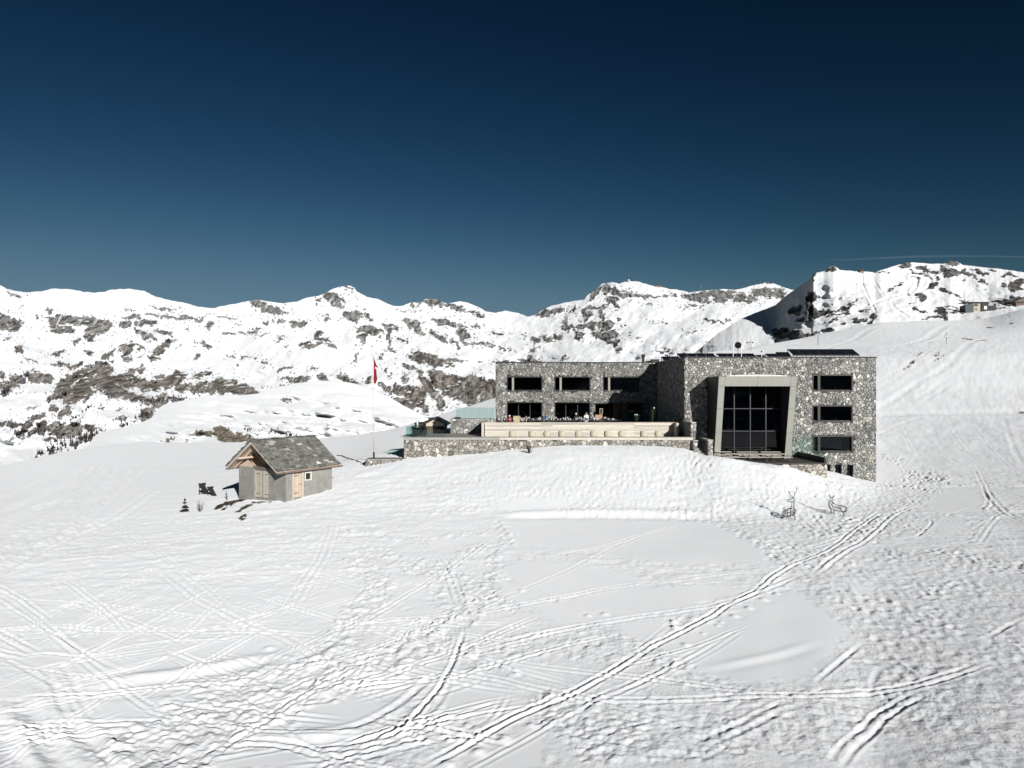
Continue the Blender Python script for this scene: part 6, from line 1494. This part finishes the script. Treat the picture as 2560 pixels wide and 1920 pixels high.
q = ground_at(499, 1280); twig_bush('thin reddish bare twigs standing in the snow right of the fir sapling', (q.x, q.y, snow_z(q.x, q.y)), .95, 12, M_twig, 5, spread=.35)
q = ground_at(568, 1250); twig_bush('sparse bare twigs beside the left corner of the hut', (q.x, q.y, snow_z(q.x, q.y)), .9, 7, M_twigd, 6, spread=.35)

# ================================================================== WIRE DEER
def wires(name, label, cat, W_, ox, oy, foot, Y, parts):
    q = ground_at(*foot); X0, Y0 = q.x, q.y; z0 = snow_z(X0, Y0); sc = Y0/F/9.217
    t = thing(name, label, cat, (X0, Y0, z0))
    fx, fy_ = (foot[0]-1920)*9.217, (foot[1]-1200)*9.217
    for pn, lines in parts:
        m = MB()
        for ln in lines:
            y = ln[0]; pts = [((a-fx)*sc, y, (fy_-b)*sc) for a, b in ln[1:]]
            P_ = [Vector(p) for p in pts]; sm_ = []
            for i in range(len(P_)-1):
                p0 = P_[max(i-1,0)]; p1 = P_[i]; p2 = P_[i+1]; p3 = P_[min(i+2, len(P_)-1)]
                for k in range(3): tt_ = k/3.; sm_.append(0.5*((2*p1)+(p2-p0)*tt_+(2*p0-5*p1+4*p2-p3)*tt_*tt_+(3*p1-p0-3*p2+p3)*tt_**3))
            sm_.append(P_[-1]); m.tube(sm_, .017, 5)
        m.build(pn, M_black, t, w=False)
    return t
body = []
for y in (-.16, 0, .16):
    k = 1-abs(y)*1.0; body.append((y,(330,800),(350,745),(420,695),(510,662),(580,668),(625,690),(615,770),(560,812),(470,838),(390,850),(330,800)))
for a in (380, 440, 500, 560): body.append((0,(a,700),(a+20,760),(a+5,835)))
for a in (400, 470, 540): body.append((.16,(a,690),(a-20,760),(a+10,830))); body.append((-.16,(a+20,680),(a+50,750),(a,830)))
body += [(.1,(350,745),(450,780),(620,700)),(-.1,(340,790),(480,740),(625,760)),(0,(420,700),(400,790),(390,850)),(.05,(520,665),(545,740),(530,820))]
wires('wire_stag', 'black wire sculpture of a stag with tall antlers standing in the trampled snow', 'sculpture', None, 0, 0, (1981,1301), 0, [
 ('body', body),
 ('neck', [(0,(612,440),(605,520),(600,600),(615,660),(625,720)),(.05,(600,520),(598,600),(605,690)),(-.06,(545,520),(535,590),(510,660)),(.06,(560,530),(555,600),(560,680)),(0,(540,600),(600,610))]),
 ('head', [(0,(432,478),(470,450),(530,435),(590,432),(612,440),(605,490),(560,520),(500,510),(455,500),(432,478)),(.04,(440,480),(500,465),(560,455)),(-.05,(450,495),(520,500),(590,480))]),
 ('antler', [(.08,(600,430),(620,350),(655,270),(665,240),(645,160)),(.10,(665,240),(690,200),(715,185)),(.09,(625,340),(610,290))]),
 ('antler', [(-.08,(590,430),(540,385),(500,330),(480,250)),(-.1,(520,360),(480,310),(450,245)),(-.09,(560,420),(510,400),(470,355)),(-.07,(590,430),(560,380))]),
 ('leg', [(.1,(600,790),(615,860),(630,930)),(.1,(620,790),(640,880),(650,930))]),
 ('leg', [(-.1,(480,835),(520,890),(510,940)),(-.1,(440,840),(470,870),(450,930))]),
 ('leg', [(.12,(400,840),(440,880),(430,930))]), ('leg', [(-.12,(345,790),(310,860),(290,910))])])
body = []
for y in (-.12, 0, .12): body.append((y,(1470,490),(1540,550),(1620,575),(1700,580),(1760,600),(1805,640),(1800,690),(1760,725),(1700,715),(1600,700),(1530,690),(1460,670),(1420,610),(1405,550),(1412,480)))
body += [(.1,(1440,520),(1520,600),(1640,640),(1700,700)),(-.1,(1450,560),(1540,620),(1650,620),(1740,600)),(0,(1600,570),(1660,640),(1690,712)),(.05,(1700,580),(1680,650),(1740,720)),(-.05,(1480,500),(1470,590),(1530,690)),(0,(1500,650),(1600,660),(1660,640))]
wires('wire_hind', 'smaller black wire sculpture of a hind right of the wire stag', 'sculpture', None, 0, 0, (2101,1291), 0, [
 ('body', body),
 ('head', [(0,(1430,430),(1455,405),(1480,425),(1475,460),(1440,470),(1430,430)),(.04,(1412,480),(1430,430)),(0,(1470,490),(1478,440))]),
 ('ear', [(.06,(1455,405),(1420,370),(1412,320),(1430,350),(1455,400))]), ('ear', [(-.06,(1460,405),(1490,375),(1520,340),(1500,385),(1465,405))]),
 ('leg', [(.08,(1460,670),(1458,720),(1455,770)),(.08,(1480,680),(1478,770))]), ('leg', [(-.08,(1520,690),(1500,730),(1510,775)),(-.08,(1530,690),(1525,740))]),
 ('leg', [(.1,(1800,690),(1750,730),(1752,780),(1760,835)),(.1,(1770,720),(1765,780),(1760,835))]), ('leg', [(-.1,(1690,700),(1720,770),(1760,830))])])

# ================================================================== LIFTS, MASTS AND FAR BUILDINGS
M_steel = mat('grey_steel', (.06,.065,.07), .5, .1, 4)
def sheet_pt(sheet, px, py):
    if sheet == 'n':
        q = ground_at(px, py); return Vector((q.x, q.y, snow_z(q.x, q.y)))
    if sheet == 's': return sheet_at(SPX, SPY, SD, px, py)
    if sheet == 'h': return sheet_at(HPX, HPY, HD, px, py)
    return sheet_at(MPX, MPY, MD, px, py)
def pylon(label, base, hpx, arm, style='T', grp='ski lift pylons'):
    h = hpx*base.y/F; t = thing('lift_pylon', label, 'lift pylon', base, 0, grp); a = arm*base.y/F; r = max(.09, .55*base.y/F*.5)
    if style == 'lattice':
        for sx in (-1,1): m = MB(); m.tube([(sx*a*.3,0,-2),(sx*a*.14,0,h)], r*.6, 5); m.build('leg', M_steel, t, w=False)
        m = MB()
        for k in range(6): z_ = h*k/6; s_ = a*(.3-.16*k/6.); m.tube([(-s_,0,z_),(s_,0,z_+h/6)], r*.35, 4)
        m.build('bracing', M_steel, t, w=False, kind='stuff')
    else: m = MB(); m.tube([(0,0,-2),(0,0,h)], [r,r*.7], 8); m.build('mast', M_steel, t, w=False)
    m = MB(); m.box(-a/2, a/2, -.1, .1, h-.12, h+.08); m.build('crossarm', M_steel, t, w=False)
    for sx in (-1,1): m = MB(); m.box(sx*a/2-a*.12, sx*a/2+a*.12, -.3, .3, h-.4-r, h-.13); m.build('wheel_assembly', M_black, t, w=False)
    return t
def on_n(px, py): return sheet_pt('n', px, py)
p1 = P(1769,892,288); pylon('lift pylon with two crossarms rising just left of the round dish behind the roof', p1, 38, 9)
kk = [o for o in KIDS.keys()]
m1_ = MB(); a_ = 16*288/F; m1_.box(-a_*.1, a_*.55, -.1, .1, 25*288/F, 25*288/F+.25); m1_.build('lower_arm', M_steel, bpy.data.objects[[o.name for o in COL.objects if o.name.startswith('lift_pylon')][-1]], w=False)
pylon('twin-legged lift pylon just right of the round dish behind the roof', P(1875,889,300), 34, 15, 'lattice')
pylon('lattice lift pylon on the crest above the right part of the lodge roof', on_n(2045,863), 31, 8, 'lattice')
pylon('tall lift pylon on the crest at the far right before the lift station', on_n(2523,796), 34, 11)
pylon('pale lift pylon beside the lift station', sheet_pt('s', 2483, 778), 24, 8)
for px, py, h, s_, l in ((2064,808,18,'s','short lift mast on the rocky rise left of the drag lift frames'), (2082,803,14,'s','second short mast on the rocky rise'), (2123,757,14,'s','small lift mast on the white slope, lowest of a row of three'), (2131,748,12,'s','small lift mast on the white slope, middle of a row of three'), (2141,723,14,'s','small lift mast highest on the white slope'), (2129,822,16,'s','thin lift mast just above the near crest'), (2150,815,14,'s','thin lift mast right of another just above the near crest'), (2445,798,14,'n','thin pole on the near crest by the skiers')):
    pylon(l, sheet_pt(s_, px, py), h, 5)
sgn = on_n(2366,858); sg = thing('piste_sign', 'square piste sign on a tall dark pole standing alone on the snow slope', 'sign', sgn); hs_ = sgn.y/F
m = MB(); m.tube([(0,0,-1),(0,0,30*hs_)], .09, 6); m.build('pole', M_steel, sg, w=False); m = MB(); m.box(-4*hs_, 4*hs_, -.12, -.05, 17*hs_, 23*hs_); m.build('board', M_steel, sg, w=False)
m = MB(); m.box(-2.6*hs_, 2.6*hs_, -.17, -.13, 18.5*hs_, 21.5*hs_); m.build('sign_face', M_white, sg, w=False)
def portal(px, py, w, h, label):
    b = on_n(px, py); k = b.y/F; t = thing('drag_lift_frame', label, 'lift frame', b, 0, 'drag lift frames on the crest')
    for sx in (-1,1): m = MB(); m.tube([(sx*w*k*.55,0,-1),(sx*w*k*.42,0,h*k)], .14, 6); m.build('post', M_steel, t, w=False)
    m = MB(); m.box(-w*k*.55, w*k*.55, -.15, .15, h*k, h*k+.35); m.build('crossbeam', M_steel, t, w=False)
    m = MB(); m.box(-w*k*.3, w*k*.3, -.6, .6, .0, 4*k); m.build('hut_box', M_black, t, w=False)
portal(2183, 805, 13, 18, 'left drag lift frame on the near crest with dark gear inside'); portal(2229, 802, 13, 18, 'right drag lift frame on the near crest')
# lift station
b = sheet_pt('s', 2440, 781); k = b.y/F; stn = thing('lift_station', 'dark and beige lift station with slanting roof on the far right slope', 'building', b)
def bx_(nm, px0, px1, py0, py1, d0, d1, mt): m = MB(); m.box((px0-2440)*k, (px1-2440)*k, d0, d1, (781-py1)*k, (781-py0)*k); return m.build(nm, mt, stn, w=False)
M_green = mat('dark_cladding', (.015,.024,.024), .4, .1, 2)
m = MB(); m.prism([((2411-2440)*k, -2, (781-781)*k-2), ((2431-2440)*k, -2, -2), ((2431-2440)*k, -2, (781-758)*k), ((2410-2440)*k, -2, (781-764)*k)], (0,9,0)); m.build('glazed_front', M_green, stn, w=False)
bx_('middle_block', 2431.3, 2450, 759, 784, -1, 6, mat('station_beige', (.26,.235,.19), .7, .1, 1)); bx_('upper_window', 2434, 2443, 759.5, 766, -1.2, -1.02, M_green); bx_('base_window', 2436, 2441, 772, 775, -1.2, -1.02, M_black)
bx_('gate_block', 2450.3, 2468, 757, 784, -2, 7, M_dark); bx_('roof', 2408, 2470, 755.5, 757, -3, 8, M_cope); bx_('side_wing', 2468.3, 2490, 764, 784, 0, 5, M_dark)
bx_('drum', 2456, 2463, 766, 774, -2.6, -2.02, M_white)
ms = thing('radio_mast', 'thin tall mast rising beside the lift station', 'mast', sheet_pt('s', 2411, 768)); k2 = ms.location.y/F
m = MB(); m.tube([(0,0,-2),(0,0,40*k2)], [.16,.07], 6); m.build('pole', M_steel, ms, w=False); m = MB(); m.box(-.25,.25,-.25,.25,14*k2,20*k2); m.build('aerial', M_steel, ms, w=False)
b = sheet_pt('s', 2552, 764); k = b.y/F; rst = thing('slope_restaurant', 'brown low building with a big dark roof cut off by the right edge', 'building', b)
m = MB(); m.box(-12*k, 30*k, 0, 12, -2, 9*k); m.build('wall', mat('brown_facade', (.12,.085,.07), .8, .15, 1), rst, w=False)
m = MB(); m.prism([(-20*k,-2,9*k),(34*k,-2,9*k),(34*k,-2,14*k),(20*k,-2,24*k),(4*k,-2,19*k)], (0,15,0)); m.build('roof', mat('slope_roof', (.09,.08,.075), .8, .15, 1), rst, w=False)
for i in range(4): m = MB(); m.box((-8+i*8)*k, (-4+i*8)*k, -.15, -.01, 3*k, 6.5*k); m.build('window', M_black, rst, w=False)
b = sheet_pt('s', 2153, 681); k = b.y/F; top_ = thing('summit_station', 'small dark lift station on the flat summit right of the brown rock', 'building', b)
m = MB(); m.box(-5*k, 4*k, -2, 3, -1, 4*k); m.build('cabin', mat('summit_cabin', (.12,.08,.06), .8), top_, w=False); m = MB(); m.prism([(-6*k,-3,4*k),(5*k,-3,4*k),(2*k,-3,6.5*k),(-3*k,-3,6.5*k)], (0,7,0)); m.build('roof', M_dark, top_, w=False); m = MB(); m.tube([(0,0,6*k),(0,0,9*k)], .2, 5); m.build('mast', M_steel, top_, w=False)
b = sheet_pt('m', 1571.5, 706); k = b.y/F; rd = thing('radar_dome', 'tiny white radar dome on the highest snowy summit of the middle peak', 'radar dome', b)
m = MB(); m.lathe((0,0,-2), [(1.2*k,0),(.7*k,6*k)], 8); m.build('tower', M_steel, rd, w=False); m = MB(); m.lathe((0,0,3.2*k), [(.3*k,0),(1.7*k,1*k),(2.2*k,2.4*k),(1.8*k,4*k),(.4*k,4.8*k)], 12); m.build('dome', M_white, rd, w=False, smooth=True)
b = sheet_pt('m', 1753, 728); k = b.y/F; mm_ = thing('radio_mast', 'faint lattice mast on the ridge right of the radar summit', 'mast', b)
m = MB(); m.tube([(0,0,-2),(0,0,17*k)], [1.3,.7], 5); m.build('pole', M_steel, mm_, w=False); m = MB(); m.box(-2.2*k,2.2*k,-1,1,10*k,11.5*k); m.build('platform', M_steel, mm_, w=False)
b = sheet_pt('m', 1645, 717); k = b.y/F; hh = thing('summit_hut', 'tiny dark building on the snowy ridge right of the radar dome', 'building', b)
m = MB(); m.box(-8*k, 6*k, -5, 5, -3, 3*k); m.build('wall', M_log, hh, w=False); m = MB(); m.prism([(-9*k,-6,3*k),(7*k,-6,3*k),(-1*k,-6,6*k)], (0,12,0)); m.build('roof', M_dark, hh, w=False)
b = on_n(2424, 800)
for i, (px, py, l) in enumerate(((2398,797,'leftmost tiny skier standing on the near crest left of the lift station'), (2415,798,'tiny skier on the near crest below the lift station'), (2479,802,'tiny skier on the near crest right of the lift station'))):
    q = on_n(px, py); person(l, (q.x, q.y, q.z-.02), .5*i, (M_drk, M_blu, M_red)[i], M_drk, M_drk, sit=False)
b = on_n(2426, 799); snc = thing('snow_groomer', 'small dark snow groomer parked on the near crest below the lift station', 'snow groomer', b)
m = MB(); m.box(-1.3,1.3,-1.2,1.2,.1,.9); m.build('tracks', M_black, snc, w=False); m = MB(); m.prism([(-.9,-1,.901),(.9,-1,.901),(.7,-1,2.1),(-.6,-1,2.1)], (0,2,0)); m.build('cab', M_dark, snc, w=False)

# ================================================================== TREES
def conifer_mesh(seed, n=7):
    r_ = random.Random(seed); m = MB()
    for k in range(70):
        z_ = .12+.86*(k/70.); rr_ = (1-z_)*.24*r_.uniform(.6,1.15)+.012; a = r_.uniform(0,6.28); b_ = Vector((0,0,z_+.03)); e_ = Vector((math.cos(a)*rr_, math.sin(a)*rr_, z_-.03)); w_ = Vector((-math.sin(a), math.cos(a),0))*rr_*.55
        m.add([b_, e_+w_, e_-w_, (b_+e_)/2+Vector((0,0,-.05))], [(0,1,2),(0,1,3),(0,3,2)])
    return m
M_bark = mat('larch_bark', (.045,.032,.026), .9, .2, 5); M_larch = mat('bare_larch', (.040,.032,.026), .9, .25, 5)
crowns = [conifer_mesh(s) for s in range(4)]; cme = []
for c_ in crowns:
    me = bpy.data.meshes.new('crown'); me.from_pydata(c_.v, [], c_.f); me.materials.append(M_larch); cme.append(me)
tm = MB(); tm.tube([(0,0,-.08),(0,0,.9)], [.022,.004], 6); tme = bpy.data.meshes.new('trunk'); tme.from_pydata(tm.v, [], tm.f); tme.materials.append(M_bark)
tr = random.Random(21)
def tree(sheet, px, py, hpx, label, grp):
    b = sheet_pt(sheet, px, py); t = thing('larch_tree', label, 'tree', b, tr.uniform(0,6), grp); h = hpx*b.y/F
    t.scale = (h*tr.uniform(.8,1.1),)*2+(h,)
    link('trunk', tme, None, t); link('crown', cme[tr.randrange(4)], None, t)
def scatter(sheet, n, pts, sp, hmin, hmax, label, grp):
    for i in range(n):
        f = tr.random()*(len(pts)-1); k = int(f); f -= k; a, b = pts[k], pts[min(k+1, len(pts)-1)]
        tree(sheet, a[0]+(b[0]-a[0])*f+tr.gauss(0,sp), a[1]+(b[1]-a[1])*f+tr.gauss(0,sp*.7), tr.uniform(hmin,hmax), label, grp)
scatter('m', 95, [(90,1148),(130,1132),(165,1122),(200,1108),(222,1098),(236,1084)], 7, 8, 17, 'small bare dark larch in the dense wood at the lower left edge of the valley', 'larches of the dense valley wood')
scatter('m', 30, [(130,1110),(180,1105),(215,1095)], 9, 7, 14, 'small dark larch under the grey cliff at the lower left', 'larches under the lower left cliff')
scatter('m', 26, [(168,1055),(190,1045),(210,1032),(228,1015)], 3, 6, 11, 'small larch on the slanting rib left of the white hill', 'larches on the slanting rib')
scatter('m', 48, [(300,1070),(330,1055),(360,1042),(385,1032)], 5, 6, 12, 'small dark larch along the edge where the rocks meet the white hill', 'larches along the left edge of the hill')
scatter('m', 22, [(380,1003),(420,998),(470,996)], 6, 7, 12, 'small dark larch on the rocks above the white hill', 'larches above the white hill')
scatter('m', 5, [(6,1140),(30,1090),(45,1085)], 4, 9, 14, 'dark larch standing apart near the lower left edge of the valley', 'larches near the left edge')
scatter('h', 22, [(655,1079),(700,1084),(735,1093),(815,1099)][:3]+[(745,1096)], 3, 6, 13, 'thin bare larch in the row behind the hut roof', 'larches in a row behind the hut')
scatter('h', 14, [(608,1073),(632,1078),(655,1082)], 3, 5, 9, 'small thin larch left of the row behind the hut', 'larches left of the hut row')
scatter('h', 4, [(412,1101),(440,1098)], 3, 6, 12, 'short dark larch on the hill left of the brown outcrop', 'larches left of the brown outcrop')
scatter('h', 20, [(650,975),(690,966),(720,962)], 2, 4, 7, 'tiny tree on the far rim of the white hill', 'tiny trees on the hill rim')
for px, py, h_, l in ((966,1065,6,'lone bare larch high on the right flank of the white hill'), (571,1073,7,'small larch on top of the brown outcrop')): tree('h', px, py, h_, l, None)
for px, py, hh_, l, sh in ((1180,1010,14,'round brown bush against the big cliff left of the lodge','m'),(1066,1040,9,'dark bush behind the far chalet','m'),(1075,1052,8,'low dark bush right behind the far chalet roof','m')):
    b = sheet_pt(sh, px, py); k = b.y/F; t = thing('hillside_bush', l, 'bush', b); m = MB(); r_ = random.Random(px)
    for q_ in range(140):
        a, c_ = r_.uniform(0,6.28), r_.random()**.5; p_ = Vector((math.cos(a)*c_*hh_*.9*k, math.sin(a)*c_*4, r_.random()*(1-c_*c_*.7)*hh_*k*1.1)); s_ = .9*k; m.add([p_, p_+Vector((s_,0,s_*.6)), p_+Vector((.2*s_,.2,s_))], [(0,1,2)])
    m.build('branches', mat('bush_brown', (.06,.04,.03), .9, .2, 1) if px == 1180 else M_larch, t, w=False, kind='stuff')
for i, (px, py) in enumerate(((1005,1028),(1016,1030),(1028,1034),(1040,1035),(1054,1036),(990,1018))):
    tree('m', px, py, 7, 'tiny bare shrub on the snow edge between the hill and the cliffs', 'tiny shrubs below the cliffs')

# ================================================================== CONTRAIL
mt = bpy.data.materials.new('thin_cloud'); mt.use_nodes = True; nt = mt.node_tree; n = nt.nodes; l = nt.links; n.clear()
tcn = n.new('ShaderNodeTexCoord'); mpn = n.new('ShaderNodeMapping'); mpn.inputs['Scale'].default_value = (.0016,.002,.006); nzn = n.new('ShaderNodeTexNoise'); nzn.inputs['Scale'].default_value = 1; nzn.inputs['Detail'].default_value = 5
lw_ = n.new('ShaderNodeLayerWeight'); lw_.inputs[0].default_value = .5; inv = n.new('ShaderNodeMath'); inv.operation = 'SUBTRACT'; inv.inputs[0].default_value = 1
pw = n.new('ShaderNodeMath'); pw.operation = 'POWER'; pw.inputs[1].default_value = 1.6; mu = n.new('ShaderNodeMath'); mu.operation = 'MULTIPLY'; mu2 = n.new('ShaderNodeMath'); mu2.operation = 'MULTIPLY'; mu2.inputs[1].default_value = .05
df = n.new('ShaderNodeBsdfDiffuse'); df.inputs[0].default_value = (.8,.8,.8,1); tp_ = n.new('ShaderNodeBsdfTransparent'); ms_ = n.new('ShaderNodeMixShader'); ou = n.new('ShaderNodeOutputMaterial')
l.new(tcn.outputs['Object'], mpn.inputs[0]); l.new(mpn.outputs[0], nzn.inputs[0]); l.new(lw_.outputs['Facing'], inv.inputs[1]); l.new(inv.outputs[0], pw.inputs[0]); l.new(pw.outputs[0], mu.inputs[0]); l.new(nzn.outputs[0], mu.inputs[1]); l.new(mu.outputs[0], mu2.inputs[0])
l.new(mu2.outputs[0], ms_.inputs[0]); l.new(tp_.outputs[0], ms_.inputs[1]); l.new(df.outputs[0], ms_.inputs[2]); l.new(ms_.outputs[0], ou.inputs[0])
ct = MB(); pts = [P(px, py, 12000) for px, py in ((2050,649),(2120,650),(2200,645),(2300,641),(2400,640),(2500,641),(2600,643),(2760,650))]
ct.tube(pts, [3,16,24,26,22,16,12,4], 12)
o = ct.build('contrail', mt, None, smooth=True); tag(o, 'long thin faint white contrail just above the right-hand mountain', 'contrail')
o.visible_shadow = True
